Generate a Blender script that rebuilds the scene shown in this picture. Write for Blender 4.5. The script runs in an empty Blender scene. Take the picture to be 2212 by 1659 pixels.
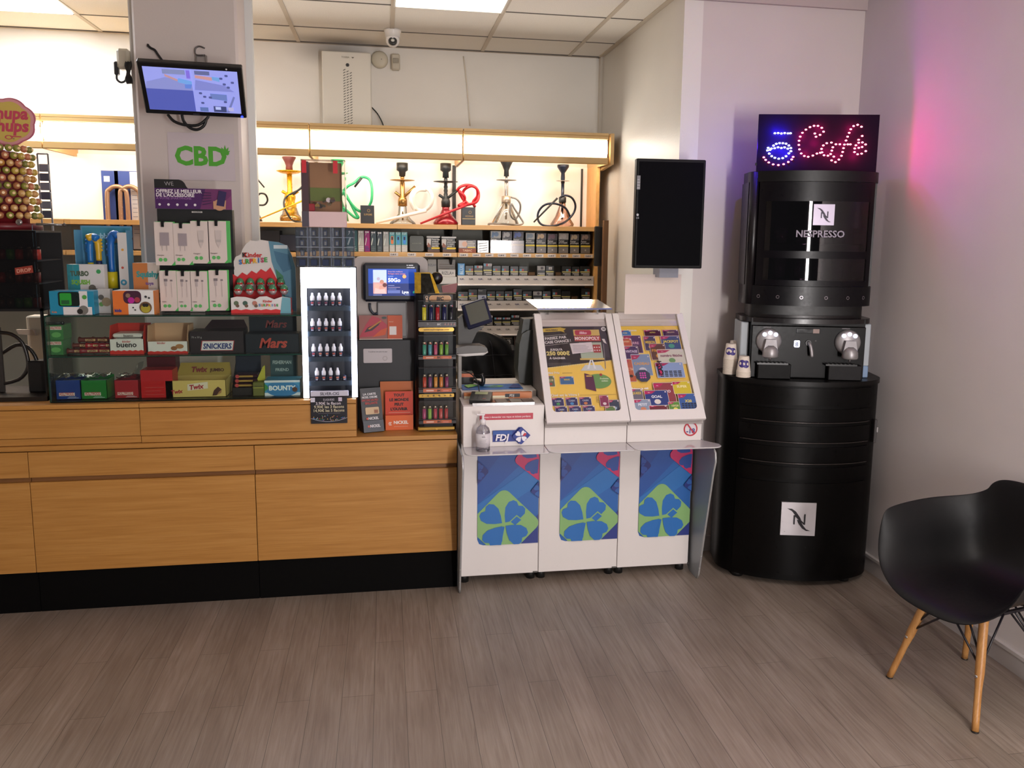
import bpy, math, random
from mathutils import Vector, Matrix
random.seed(7)
S = bpy.context.scene
COL = S.collection
PI = math.pi

# ------------------------------------------------------------------ camera
EYE = Vector((0, 0, 1.72))
def _rodr(r):
    v = Vector(r); a = v.length; k = v / a
    K = Matrix(((0, -k.z, k.y), (k.z, 0, -k.x), (-k.y, k.x, 0)))
    return Matrix.Identity(3) + math.sin(a) * K + (1 - math.cos(a)) * (K @ K)
RM = _rodr((0.144616374, -0.173141099, 0.000371306)) @ Matrix(((1, 0, 0), (0, 0, -1), (0, 1, 0)))
FPX, CX, CY = 1779.5, 1145.7, 767.45
cam = bpy.data.objects.new('camera', bpy.data.cameras.new('camera'))
COL.objects.link(cam); S.camera = cam
cam.data.sensor_width = 36; cam.data.lens = 36 * FPX / 2212
cam.data.shift_x = -(CX - 1106) / 2212; cam.data.shift_y = -(829.5 - CY) / 2212
cam.data.clip_start = .05; cam.data.clip_end = 60
m3 = Matrix((RM[0], -RM[1], -RM[2])).transposed()
cam.matrix_world = Matrix.Translation(EYE) @ m3.to_4x4()

# ------------------------------------------------------------------ light of the place
S.view_settings.view_transform = 'Standard'; S.view_settings.look = 'None'
S.view_settings.gamma = 1; S.view_settings.exposure = 0.0
S.view_settings.use_curve_mapping = False
w = bpy.data.worlds.new('world'); S.world = w; w.use_nodes = True
bg = w.node_tree.nodes['Background']; bg.inputs[0].default_value = (.95, .93, 1, 1); bg.inputs[1].default_value = .11
def area(name, loc, rot, sx, sy, power, col):
    l = bpy.data.lights.new(name, 'AREA'); l.shape = 'RECTANGLE'; l.size = sx; l.size_y = sy; l.energy = power; l.color = col
    o = bpy.data.objects.new(name, l); COL.objects.link(o); o.location = loc; o.rotation_euler = rot
    return o
# daylight through the glazed door of the shop front, behind and to the right of the photographer
area('door_daylight', (1.55, -1.9, 1.3), (math.radians(90), 0, math.radians(-10)), .24, 1.8, 132, (1, .945, .93))
# ceiling panels of the public side
for (x_, y_, p_) in ((1.8, 1.5, 15), (1.8, -.1, 28), (1.2, -1.3, 24)):
    area('ceiling_panel_light', (x_, y_, 2.93), (0, 0, 0), .58, .58, p_, (1, .95, .925))

# ------------------------------------------------------------------ reading points of the survey photo on known planes of the room
def _ray(px, py): return RM.transposed() @ Vector(((px - CX) / FPX, (py - CY) / FPX, 1))
def at(px, py, Y): d = _ray(px, py); return EYE + d * (Y / d.y)
def atz(px, py, z): d = _ray(px, py); return EYE + d * ((z - EYE.z) / d.z)
def atx(px, py, x): d = _ray(px, py); return EYE + d * (x / d.x)

# ------------------------------------------------------------------ materials
_mc = {}
def lin(h):
    r = []
    for i in (0, 2, 4):
        c = int(h[i:i + 2], 16) / 255
        r.append(c / 12.92 if c <= .04045 else ((c + .055) / 1.055) ** 2.4)
    return r
def M(h, rough=.5, metal=0, emit=0, coat=0, spec=.5, var=.06):
    k = (h, rough, metal, emit, coat, spec)
    if k in _mc: return _mc[k]
    m = bpy.data.materials.new('paint_' + h); m.use_nodes = True
    nt = m.node_tree; b = nt.nodes['Principled BSDF']; c = lin(h)
    b.inputs['Base Color'].default_value = (*c, 1); b.inputs['Roughness'].default_value = rough
    b.inputs['Metallic'].default_value = metal; b.inputs['Specular IOR Level'].default_value = spec
    if coat: b.inputs['Coat Weight'].default_value = coat; b.inputs['Coat Roughness'].default_value = .08
    if emit:
        b.inputs['Emission Color'].default_value = (*c, 1); b.inputs['Emission Strength'].default_value = emit
    else:
        n = nt.nodes.new('ShaderNodeTexNoise'); n.inputs['Scale'].default_value = 60; n.inputs['Detail'].default_value = 3
        t = nt.nodes.new('ShaderNodeTexCoord'); nt.links.new(t.outputs['Object'], n.inputs['Vector'])
        r = nt.nodes.new('ShaderNodeMapRange'); r.inputs['To Min'].default_value = max(.02, rough - var); r.inputs['To Max'].default_value = min(1, rough + var)
        nt.links.new(n.outputs['Fac'], r.inputs['Value']); nt.links.new(r.outputs['Result'], b.inputs['Roughness'])
    _mc[k] = m
    return m
def glass(name, tint='f2fbf7', refl=.08, rough=.02):
    k = ('g', name)
    if k in _mc: return _mc[k]
    m = bpy.data.materials.new(name); m.use_nodes = True; nt = m.node_tree; nt.nodes.clear()
    o = nt.nodes.new('ShaderNodeOutputMaterial'); mx = nt.nodes.new('ShaderNodeMixShader')
    tr = nt.nodes.new('ShaderNodeBsdfTransparent'); tr.inputs[0].default_value = (*lin(tint), 1)
    gl = nt.nodes.new('ShaderNodeBsdfGlossy'); gl.inputs['Roughness'].default_value = rough
    fr = nt.nodes.new('ShaderNodeLayerWeight'); fr.inputs['Blend'].default_value = .25
    mr = nt.nodes.new('ShaderNodeMapRange'); mr.inputs['To Min'].default_value = refl; mr.inputs['To Max'].default_value = .9
    nt.links.new(fr.outputs['Fresnel'], mr.inputs['Value']); nt.links.new(mr.outputs[0], mx.inputs[0])
    nt.links.new(tr.outputs[0], mx.inputs[1]); nt.links.new(gl.outputs[0], mx.inputs[2]); nt.links.new(mx.outputs[0], o.inputs[0])
    _mc[k] = m
    return m
def nodes_mat(name, rough=.5):
    m = bpy.data.materials.new(name); m.use_nodes = True; nt = m.node_tree
    b = nt.nodes['Principled BSDF']; b.inputs['Roughness'].default_value = rough
    t = nt.nodes.new('ShaderNodeTexCoord')
    return m, nt, b, t
def ramp(nt, src, stops):
    r = nt.nodes.new('ShaderNodeValToRGB'); e = r.color_ramp.elements
    while len(e) < len(stops): e.new(.5)
    for i, (p, h) in enumerate(stops): e[i].position = p; e[i].color = (*lin(h), 1)
    nt.links.new(src, r.inputs[0]); return r.outputs[0]
def mapping(nt, src, sc, rot=(0, 0, 0)):
    mp = nt.nodes.new('ShaderNodeMapping'); mp.inputs['Scale'].default_value = sc; mp.inputs['Rotation'].default_value = rot
    nt.links.new(src, mp.inputs['Vector']); return mp.outputs[0]
def noise(nt, vec, scale, detail=4, dist=0):
    n = nt.nodes.new('ShaderNodeTexNoise'); n.inputs['Scale'].default_value = scale; n.inputs['Detail'].default_value = detail
    n.inputs['Distortion'].default_value = dist; nt.links.new(vec, n.inputs['Vector']); return n.outputs['Fac']
def mixc(nt, a, b, fac, mode='MULTIPLY'):
    m = nt.nodes.new('ShaderNodeMix'); m.data_type = 'RGBA'; m.blend_type = mode
    if isinstance(fac, (int, float)): m.inputs[0].default_value = fac
    else: nt.links.new(fac, m.inputs[0])
    nt.links.new(a, m.inputs[6]); nt.links.new(b, m.inputs[7]); return m.outputs[2]
def wood(name, c1, c2, c3, sc=(1.2, 14, 26), rough=.42):
    m, nt, b, t = nodes_mat(name, rough)
    v = mapping(nt, t.outputs['Object'], sc)
    a = ramp(nt, noise(nt, v, 2.2, 6, .6), [(.25, c1), (.5, c2), (.78, c3)])
    v2 = mapping(nt, t.outputs['Object'], (sc[0] * 1.3, sc[1] * 6, sc[2] * 6))
    g = ramp(nt, noise(nt, v2, 3, 3), [(.3, 'd8ccc0'), (.6, 'ffffff')])
    nt.links.new(mixc(nt, a, g, .55), b.inputs['Base Color']); return m
OAK = wood('oak_veneer', 'ad7838', 'b88341', 'c28e4c')
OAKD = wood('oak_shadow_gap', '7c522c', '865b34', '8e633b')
BEECH = wood('beech_shelf', 'c99a5c', 'd2a566', 'd9ae70')
OAKL = wood('leg_beech', 'a8743e', 'b38048', 'be8c54', (20, 20, 1.5))
def wall_mat(name, h, bump=.15, rough=.6):
    m, nt, b, t = nodes_mat(name, rough)
    n = noise(nt, t.outputs['Object'], 2.5, 3)
    c = lin(h); r = nt.nodes.new('ShaderNodeValToRGB'); e = r.color_ramp.elements
    e[0].color = (*[x * .95 for x in c], 1); e[1].color = (*c, 1); e[0].position = .3; e[1].position = .7
    nt.links.new(n, r.inputs[0]); nt.links.new(r.outputs[0], b.inputs['Base Color'])
    bp = nt.nodes.new('ShaderNodeBump'); bp.inputs['Strength'].default_value = bump; bp.inputs['Distance'].default_value = .002
    nt.links.new(noise(nt, t.outputs['Object'], 90, 2), bp.inputs['Height']); nt.links.new(bp.outputs[0], b.inputs['Normal'])
    return m
def soot(m, P, r, k, h='4a423a', sc=(1, 1, 1)):
    """smoke stain around a point of the room, mixed over the paint"""
    nt = m.node_tree; b = nt.nodes['Principled BSDF']; src = b.inputs['Base Color'].links[0].from_socket
    g = nt.nodes.new('ShaderNodeNewGeometry'); s = nt.nodes.new('ShaderNodeVectorMath'); s.operation = 'SUBTRACT'; s.inputs[1].default_value = P
    nt.links.new(g.outputs['Position'], s.inputs[0]); q = nt.nodes.new('ShaderNodeVectorMath'); q.operation = 'MULTIPLY'; q.inputs[1].default_value = sc; nt.links.new(s.outputs[0], q.inputs[0])
    l = nt.nodes.new('ShaderNodeVectorMath'); l.operation = 'LENGTH'; nt.links.new(q.outputs[0], l.inputs[0])
    mr = nt.nodes.new('ShaderNodeMapRange'); mr.inputs['From Min'].default_value = 0; mr.inputs['From Max'].default_value = r; mr.inputs['To Min'].default_value = k; mr.inputs['To Max'].default_value = 0; mr.interpolation_type = 'SMOOTHSTEP'
    nt.links.new(l.outputs['Value'], mr.inputs['Value']); c = nt.nodes.new('ShaderNodeRGB'); c.outputs[0].default_value = (*lin(h), 1)
    nt.links.new(mixc(nt, src, c.outputs[0], mr.outputs[0], 'MIX'), b.inputs['Base Color']); return m
def floor_mat():
    m, nt, b, t = nodes_mat('vinyl_planks', .42)
    v = mapping(nt, t.outputs['Object'], (1, 1, 1), (0, 0, PI / 2))
    br = nt.nodes.new('ShaderNodeTexBrick'); br.offset = .37; br.squash = 1
    br.inputs['Scale'].default_value = 1; br.inputs['Brick Width'].default_value = 1.1; br.inputs['Row Height'].default_value = .118
    br.inputs['Mortar Size'].default_value = .0009; br.inputs['Mortar Smooth'].default_value = .2
    br.inputs['Color1'].default_value = (0, 0, 0, 1); br.inputs['Color2'].default_value = (1, 1, 1, 1); br.inputs['Mortar'].default_value = (.5, .5, .5, 1)
    nt.links.new(v, br.inputs['Vector'])
    base = ramp(nt, br.outputs['Color'], [(0, '95887d'), (.5, '998c81'), (1, '9f9186')])
    v2 = mapping(nt, t.outputs['Object'], (34, 1.6, 1))
    g = ramp(nt, noise(nt, v2, 2.4, 7, .8), [(.25, 'c4bcb6'), (.5, 'e6e2de'), (.75, 'ffffff')])
    v3 = mapping(nt, t.outputs['Object'], (3, 1, 1))
    g2 = ramp(nt, noise(nt, v3, 2.2, 3), [(.3, 'cfc8c3'), (.7, 'ffffff')])
    c = mixc(nt, base, g, .8); c = mixc(nt, c, g2, .6)
    dk = nt.nodes.new('ShaderNodeRGB'); dk.outputs[0].default_value = (*lin('4c433c'), 1)
    c = mixc(nt, c, dk.outputs[0], br.outputs['Fac'], 'MIX')
    nt.links.new(c, b.inputs['Base Color'])
    bp = nt.nodes.new('ShaderNodeBump'); bp.inputs['Strength'].default_value = .25; bp.inputs['Distance'].default_value = .002
    nt.links.new(noise(nt, v2, 8, 4), bp.inputs['Height']); nt.links.new(bp.outputs[0], b.inputs['Normal'])
    return m
def brushed(name, h, rough=.35):
    m, nt, b, t = nodes_mat(name, rough); b.inputs['Metallic'].default_value = .7; b.inputs['Base Color'].default_value = (*lin(h), 1)
    r = nt.nodes.new('ShaderNodeMapRange'); r.inputs['To Min'].default_value = rough - .1; r.inputs['To Max'].default_value = rough + .12
    nt.links.new(noise(nt, mapping(nt, t.outputs['Object'], (3, 3, 120)), 4, 3), r.inputs['Value']); nt.links.new(r.outputs[0], b.inputs['Roughness'])
    return m
CLEAR = glass('clear_acrylic', 'fbfcfc', .02, .03); PANE = glass('green_edge_glass', 'f8fdfa', .02, .01)
SMOKE = glass('smoked_door', '9a8e98', .025, .03); PGLASS = glass('polished_glass', 'eef2f4', .12, .02)
WHITE = M('efe6e2', .35); BLACK = M('0a090a', .4, 0, 0, 0, .3); GLOSSK = M('060506', .18, 0, 0, .3); CHROME = M('c8c8ca', .18, 1); GOLD = M('d3a12c', .22, .9)

# ------------------------------------------------------------------ mesh building
_tc = {}
def text_geo(s, bold, shear):
    k = (s, bold, shear)
    if k in _tc: return _tc[k]
    cu = bpy.data.curves.new('t', 'FONT'); cu.body = s; cu.size = 1; cu.resolution_u = 2; cu.offset = bold; cu.shear = shear; cu.align_x = 'LEFT'
    o = bpy.data.objects.new('t', cu); COL.objects.link(o)
    dg = bpy.context.evaluated_depsgraph_get(); dg.update()
    me = bpy.data.meshes.new_from_object(o.evaluated_get(dg))
    vs = [v.co.copy() for v in me.vertices]; fs = [list(p.vertices) for p in me.polygons]
    bpy.data.objects.remove(o); bpy.data.curves.remove(cu); bpy.data.meshes.remove(me)
    x0 = min((v.x for v in vs), default=0); x1 = max((v.x for v in vs), default=1)
    _tc[k] = (vs, fs, x0, x1 - x0)
    return _tc[k]
V = Vector
class MB:
    def __init__(s, mx=None): s.v = []; s.f = []; s.m = []; s.ms = []; s.sm = []; s.T = mx
    def mi(s, m):
        if m not in s.ms: s.ms.append(m)
        return s.ms.index(m)
    def add(s, vs, fs, m, smooth=False):
        b = len(s.v); T = s.T
        s.v += [T @ V(p) for p in vs] if T else [V(p) for p in vs]
        i = s.mi(m)
        for f in fs: s.f.append([b + q for q in f]); s.m.append(i); s.sm.append(smooth)
        return s
    def box(s, x0, x1, y0, y1, z0, z1, m, bev=0):
        if x0 > x1: x0, x1 = x1, x0
        if y0 > y1: y0, y1 = y1, y0
        if z0 > z1: z0, z1 = z1, z0
        if bev:
            b = min(bev, (x1 - x0) / 2.1, (y1 - y0) / 2.1, (z1 - z0) / 2.1); vs = []; idx = {}
            for i, (X, sx) in enumerate(((x0, 1), (x1, -1))):
                for j, (Yy, sy) in enumerate(((y0, 1), (y1, -1))):
                    for k, (Z, sz) in enumerate(((z0, 1), (z1, -1))):
                        for a in range(3):
                            p = [X + sx * b, Yy + sy * b, Z + sz * b]; p[a] = (X, Yy, Z)[a]
                            idx[i, j, k, a] = len(vs); vs.append(p)
            fs = []
            for a in range(3):
                o = [q for q in range(3) if q != a]
                for e in (0, 1):
                    q = []
                    for (g, h) in ((0, 0), (1, 0), (1, 1), (0, 1)):
                        k = [0, 0, 0]; k[a] = e; k[o[0]] = g; k[o[1]] = h; q.append(idx[(*k, a)])
                    fs.append(q if (e == 1) == (a != 1) else q[::-1])
            for a in range(3):
                o = [q for q in range(3) if q != a]
                for g in (0, 1):
                    for h in (0, 1):
                        def K(e, w):
                            k = [0, 0, 0]; k[a] = e; k[o[0]] = g; k[o[1]] = h; return idx[(*k, w)]
                        fs.append([K(0, o[0]), K(1, o[0]), K(1, o[1]), K(0, o[1])])
            for i in (0, 1):
                for j in (0, 1):
                    for k in (0, 1): fs.append([idx[i, j, k, 0], idx[i, j, k, 1], idx[i, j, k, 2]])
            return s.add(vs, fs, m)
        vs = [(x0, y0, z0), (x1, y0, z0), (x1, y1, z0), (x0, y1, z0), (x0, y0, z1), (x1, y0, z1), (x1, y1, z1), (x0, y1, z1)]
        return s.add(vs, [(3, 2, 1, 0), (4, 5, 6, 7), (0, 1, 5, 4), (1, 2, 6, 5), (2, 3, 7, 6), (3, 0, 4, 7)], m)
    def lathe(s, c, prof, m, n=20, axis='z', sc=(1, 1)):
        vs = []; fs = []
        for (r, h) in prof:
            for i in range(n):
                a = 2 * PI * i / n; x = r * math.cos(a) * sc[0]; y = r * math.sin(a) * sc[1]
                vs.append({'z': (c[0] + x, c[1] + y, c[2] + h), 'y': (c[0] + x, c[1] + h, c[2] + y), 'x': (c[0] + h, c[1] + x, c[2] + y)}[axis])
        k = len(prof)
        for j in range(k - 1):
            for i in range(n): fs.append((j * n + i, j * n + (i + 1) % n, (j + 1) * n + (i + 1) % n, (j + 1) * n + i))
        if prof[0][0] > 1e-5: fs.append(tuple(range(n))[::-1])
        if prof[-1][0] > 1e-5: fs.append(tuple((k - 1) * n + i for i in range(n)))
        s.add(vs, fs[:(k - 1) * n], m, True)
        if len(fs) > (k - 1) * n:
            b = len(s.v) - len(vs); i = s.mi(m)
            for f in fs[(k - 1) * n:]: s.f.append([b + q for q in f]); s.m.append(i); s.sm.append(False)
        return s
    def cyl(s, c, r, h, m, n=20, axis='z', r2=None): return s.lathe(c, [(r, 0), (r if r2 is None else r2, h)], m, n, axis)
    def ball(s, c, r, m, n=14, sc=(1, 1, 1)):
        return s.lathe(c, [(max(1e-6, r * math.sin(PI * i / 8)), -r * sc[2] * math.cos(PI * i / 8)) for i in range(9)], m, n, 'z', sc[:2])
    def tube(s, pts, r, m, n=8, smooth=3, closed=False):
        P = [V(p) for p in pts]
        if smooth and len(P) > 2:
            Q = []
            L = len(P)
            for i in range(L if closed else L - 1):
                p0, p1, p2, p3 = (P[(i - 1) % L] if closed or i > 0 else P[0]), P[i], P[(i + 1) % L], (P[(i + 2) % L] if closed or i < L - 2 else P[-1])
                for k in range(smooth):
                    t = k / smooth
                    Q.append(.5 * (2 * p1 + (p2 - p0) * t + (2 * p0 - 5 * p1 + 4 * p2 - p3) * t * t + (3 * p1 - p0 - 3 * p2 + p3) * t ** 3))
            if not closed: Q.append(P[-1])
            P = Q
        L = len(P); vs = []; fs = []; up = None
        for i, p in enumerate(P):
            d = (P[(i + 1) % L] - P[i - 1]) if closed else (P[min(i + 1, L - 1)] - P[max(i - 1, 0)])
            d.normalize() if d.length > 1e-9 else None
            if up is None: up = V((0, 0, 1)) if abs(d.z) < .9 else V((1, 0, 0))
            a = d.cross(up); a = a.normalized() if a.length > 1e-6 else V((1, 0, 0)); up = a.cross(d).normalized()
            rr = r[i * (len(r) - 1) // max(1, L - 1)] if isinstance(r, (list, tuple)) else r
            for k in range(n): t = 2 * PI * k / n; vs.append(p + a * math.cos(t) * rr + up * math.sin(t) * rr)
        for i in range(L if closed else L - 1):
            for k in range(n): fs.append((i * n + k, i * n + (k + 1) % n, ((i + 1) % L) * n + (k + 1) % n, ((i + 1) % L) * n + k))
        if not closed: fs += [tuple(range(n))[::-1], tuple((L - 1) * n + k for k in range(n))]
        return s.add(vs, fs, m, True)
    def prism(s, poly, d, m, top=None):
        """poly: 3-D outline, d: extrusion vector"""
        n = len(poly); P = [V(p) for p in poly]; D = V(d); vs = P + [p + D for p in P]
        s.add(vs, [tuple(range(n))[::-1], tuple(range(n, 2 * n))] + [(i, (i + 1) % n, n + (i + 1) % n, n + i) for i in range(n)], m); return s
    def grid(s, rows, m, thick=None):
        n = len(rows[0]); vs = [p for r in rows for p in r]
        return s.add(vs, [(i * n + j, i * n + j + 1, (i + 1) * n + j + 1, (i + 1) * n + j) for i in range(len(rows) - 1) for j in range(n - 1)], m, True)
    def build(s, name, parent=None, label=None):
        me = bpy.data.meshes.new(name); o = bpy.data.objects.new(name, me)
        if parent is not None:
            mi = _mw(parent).inverted(); vs = [mi @ p for p in s.v]; o.parent = parent
        else:
            xs = [p.x for p in s.v]; ys = [p.y for p in s.v]; zs = [p.z for p in s.v]
            c = V(((min(xs) + max(xs)) / 2, (min(ys) + max(ys)) / 2, min(zs))); vs = [p - c for p in s.v]; o.location = c
        me.from_pydata([tuple(p) for p in vs], [], s.f)
        for m in s.ms: me.materials.append(m)
        me.polygons.foreach_set('material_index', s.m); me.polygons.foreach_set('use_smooth', s.sm); me.update()
        COL.objects.link(o)
        if label: o['label'] = label
        return o
def _mw(o):
    L = Matrix.Translation(o.location) @ o.rotation_euler.to_matrix().to_4x4()
    return _mw(o.parent) @ L if o.parent else L
class Fc:
    """a flat printed face: origin lower left, right and up vectors, metres"""
    def __init__(s, mb, O, R, U, W, H, lift=.0006):
        s.b = mb; s.O = V(O); s.R = V(R).normalized(); s.U = V(U).normalized(); s.N = s.R.cross(s.U); s.W = W; s.H = H; s.k = lift; s.n = 1
    def p(s, u, v, l): return s.O + s.R * (u * s.W) + s.U * (v * s.H) + s.N * (l * s.k)
    def L(s, l):
        if l is None: s.n += 1; return s.n
        return l
    def rect(s, u0, v0, u1, v1, m, l=None): l = s.L(l); s.b.add([s.p(u0, v0, l), s.p(u1, v0, l), s.p(u1, v1, l), s.p(u0, v1, l)], [(0, 1, 2, 3)], m); return s
    def poly(s, pts, m, l=None): l = s.L(l); s.b.add([s.p(u, v, l) for u, v in pts], [tuple(range(len(pts)))], m); return s
    def disc(s, u, v, r, m, l=None, n=20, sy=1, r0=0, a0=0, a1=2 * PI):
        l = s.L(l); c = s.p(u, v, l); pts = [c + (s.R * math.cos(a0 + (a1 - a0) * i / n) + s.U * sy * math.sin(a0 + (a1 - a0) * i / n)) * r for i in range(n + 1)]
        if r0:
            q = [c + (p - c) * (r0 / r) for p in pts]; s.b.add(pts + q, [(i, i + 1, n + 2 + i, n + 1 + i) for i in range(n)], m)
        else: s.b.add([c] + pts, [(0, i + 1, i + 2) for i in range(n)], m)
        return s
    def rrect(s, u0, v0, u1, v1, r, m, l=None):
        pts = []
        ru = r / s.W; rv = r / s.H
        for cu, cv, a in ((u1 - ru, v1 - rv, 0), (u0 + ru, v1 - rv, 90), (u0 + ru, v0 + rv, 180), (u1 - ru, v0 + rv, 270)):
            for k in range(5): t = math.radians(a + 22.5 * k); pts.append((cu + ru * math.cos(t), cv + rv * math.sin(t)))
        return s.poly(pts, m, l)
    def text(s, t, u, v, h, m, al='c', bold=.012, shear=0, l=None, maxw=None, rot=0):
        """h = size in metres; u, v = anchor, text baseline"""
        vs, fs, x0, w = text_geo(t, bold, shear); l = s.L(l); kx = h
        if maxw and w * h > maxw * s.W: kx = maxw * s.W / w
        off = {'c': -w * kx / 2, 'l': 0, 'r': -w * kx}[al]; O = s.p(u, v, l); c, sn = math.cos(rot), math.sin(rot); R = s.R * c + s.U * sn; U = s.U * c - s.R * sn
        s.b.add([O + R * ((q.x - x0) * kx + off) + U * (q.y * h) for q in vs], fs, m); return s
    def lines(s, u0, v0, u1, v1, n, m, l=None, fill=.45):
        l = s.L(l); d = (v1 - v0) / n
        for i in range(n): e = u1 - (u1 - u0) * random.choice((0, .08, .2, .3)); s.rect(u0, v0 + i * d, e, v0 + (i + fill) * d, m, l)
        return s
def tag(o, label=None, cat=None, group=None, kind=None):
    if label: o['label'] = label
    if cat: o['category'] = cat
    if group: o['group'] = group
    if kind: o['kind'] = kind
    return o
def thing(name, label, cat, loc, rz=0, group=None):
    o = bpy.data.objects.new(name, None); COL.objects.link(o); o.location = loc; o.rotation_euler = (0, 0, rz); o.empty_display_size = .05
    return tag(o, label, cat, group)
def struct(mb, name, label=None):
    o = mb.build(name); o['kind'] = 'structure'
    if label: o['label'] = label
    return o
def kids(o): return [c for c in bpy.data.objects if c.parent == o]
def dup(o, loc, label=None, rz=None, parent=None, tree=None):
    c = o.copy(); COL.objects.link(c)
    if parent is not None: c.parent = parent
    else:
        c.location = loc
        if rz is not None: c.rotation_euler = (0, 0, rz)
        if label: c['label'] = label
    for k in kids(o): dup(k, None, parent=c)
    return c
ORD = ['first', 'second', 'third', 'fourth', 'fifth', 'sixth', 'seventh', 'eighth', 'ninth', 'tenth', 'eleventh', 'twelfth', 'thirteenth', 'fourteenth', 'fifteenth', 'sixteenth']
EX = (1, 0, 0); EZ = (0, 0, 1)
def pr_x(p): q = RM @ (V(p) - EYE); return CX + FPX * q.x / q.z
def pr_y(p): q = RM @ (V(p) - EYE); return CY + FPX * q.y / q.z
# ================================================================== the setting
XR, XS, YB, YP, ZC = 2.487, 1.497, 5.79, 4.155, 2.952
b = MB(); b.box(-4.5, XR, -2.2, YB + .1, -.1, 0, floor_mat()); struct(b, 'floor')
WALLB = wall_mat('wall_cream', 'e8e4dc'); WALLP = wall_mat('wall_warm_white', 'cfc5c0'); WALLR = wall_mat('wall_right_white', 'd6cecb')
b = MB(); b.box(-4.5, XS, YB, YB + .1, 0, ZC + .1, soot(wall_mat('wall_back_cream', 'e8e4dc'), at(716, 108, YB), .2, .55, sc=(.55, 1, 1.4)))
b.tube([at(1001, 122, YB) - V((0, .006, 0)), at(1008, 180, YB) - V((0, .006, 0)), at(1015, 272, YB) - V((0, .006, 0))], .005, M('d9d0c0', .5), 6)
struct(b, 'wall_back')
b = MB(); b.box(XS, XS + .1, YP, YB + .1, 0, ZC + .1, wall_mat('wall_inner_paint', 'e2ded6', .35, .4)); b.box(XS - .02, XS, YB - .05, YB, 0, ZC, M('d5cfc4')); struct(b, 'wall_inner')
b = MB(); b.box(XS + .1, XR + .1, YP, YP + .1, 0, ZC + .1, WALLP); struct(b, 'wall_coffee')
b = MB(); b.box(XR, XR + .1, -2.2, YP, 0, ZC + .1, WALLR); struct(b, 'wall_right')
b = MB(); b.box(-4.6, -4.5, -2.2, YB + .1, 0, ZC + .1, WALLB); struct(b, 'wall_left')
b = MB(); b.box(-1.19, -.705, 4.42, 4.70, 0, ZC, WALLP, .012)
b.box(-1.225, -1.19, 4.50, 4.56, 0, ZC, M('c9c6c0')); b.box(-.668, -.705, 4.66, 4.70, 0, ZC, M('d3d5d3')); struct(b, 'wall_pillar')
b = MB(); b.box(XR - .012, XR, -2.2, YP, 0, .085, M('b9b3b0', .4)); b.box(XR - .018, XR, -2.2, YP, .075, .09, M('c4bebb', .35)); struct(b, 'baseboard_right')
b = MB(); b.box(XS, XR - .012, YP - .012, YP, 0, .085, M('b9b3b0', .4)); struct(b, 'baseboard_back')
b = MB(); b.box(XS, XR, YP - .02, YP, 2.905, ZC, M('b8a9a6', .6)); struct(b, 'trim_1')
# suspended ceiling, 600 mm tiles
cm, nt, bb, t = nodes_mat('ceiling_tile', .8)
cc = ramp(nt, noise(nt, t.outputs['Object'], 260, 2), [(.35, 'e4e0d8'), (.6, 'f0ece4')]); nt.links.new(cc, bb.inputs['Base Color']); soot(cm, at(716, 90, YB - .1), .25, .55, sc=(.5, 1, 1))
b = MB(); b.box(-4.5, XR, -2.2, YB, ZC, ZC + .1, cm)
TB = M('c4b9a8', .5); TBD = M('5d5750', .6)
for x in (-3.52, -2.93, -2.33, -1.734, -1.137, -.54, .057, .66, 1.262): b.box(x - .012, x + .012, 2.3, YB, ZC - .005, ZC, TB)
for y in (5.36, 4.76, 4.16, 3.56): b.box(-4.5, XS, y - .005, y + .005, ZC - .003, ZC, TBD)
b.box(-4.5, XS, YB - .03, YB, ZC - .006, ZC, TB); b.box(-4.5, XS, YB - .034, YB - .030, ZC - .008, ZC, TBD); b.box(XS - .03, XS, YP, YB, ZC - .006, ZC, TB)
struct(b, 'ceiling')
cl = thing('ceiling_light', 'square white lit ceiling panel above the back wall shelves', 'ceiling light', (.358, 4.46, ZC - .012))
b = MB(); b.box(.07, .645, 4.175, 4.745, ZC - .010, ZC - .004, M('f6f2e8', .5, 0, 4.5)); b.build('diffuser', cl)
b = MB()
for a in ((.06, .07, 4.165, 4.755), (.645, .655, 4.165, 4.755), (.07, .645, 4.165, 4.175), (.07, .645, 4.745, 4.755)): b.box(*a, ZC - .014, ZC - .001, M('d9d4ca'))
b.build('frame', cl)
b = MB(); b.box(-2.31, -1.75, 4.79, 5.33, ZC - .010, ZC - .004, M('f0f6ff', .5, 0, 34)); o = b.build('diffuser')
cl2 = thing('ceiling_light', 'very bright white ceiling panel over the far left end of the counter', 'ceiling light', (-2.03, 5.06, ZC - .012)); o.parent = cl2; o.location -= cl2.location

# ================================================================== things on the back wall
e = thing('electrical_cabinet', 'white flat metal box high on the back wall with a column of slots', 'cabinet', at(748, 272, YB - .1))
p0, p1 = at(698, 268, YB - .12), at(801, 114, YB - .12)
b = MB(); ZE = at(1000, 277, 5.25).z + .003; b.box(p0.x, p1.x, YB - .12, YB - .001, ZE, p1.z, M('dcd8cc', .4), .006); b.build('casing', e)
b = MB(); f = Fc(b, (p0.x, YB - .12, ZE), EX, EZ, p1.x - p0.x, p1.z - ZE)
f.text('TOSIBA', .48, .92, .015, M('8a8270'), bold=.02); f.poly([(.60, .935), (.66, .935), (.63, .918)], M('5a5240')); f.disc(.52, .835, .012, M('333333'), n=6)
for i in range(23):
    for j in range(3):
        if i < 2 and j > i: continue
        u = .43 + j * .065; v = .76 - i * .033 + j * .015; f.poly([(u, v), (u + .045, v + .015), (u + .045, v + .027), (u, v + .012)], M('6c6a62'), 1)
b.build('slot_pattern', e)
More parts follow.
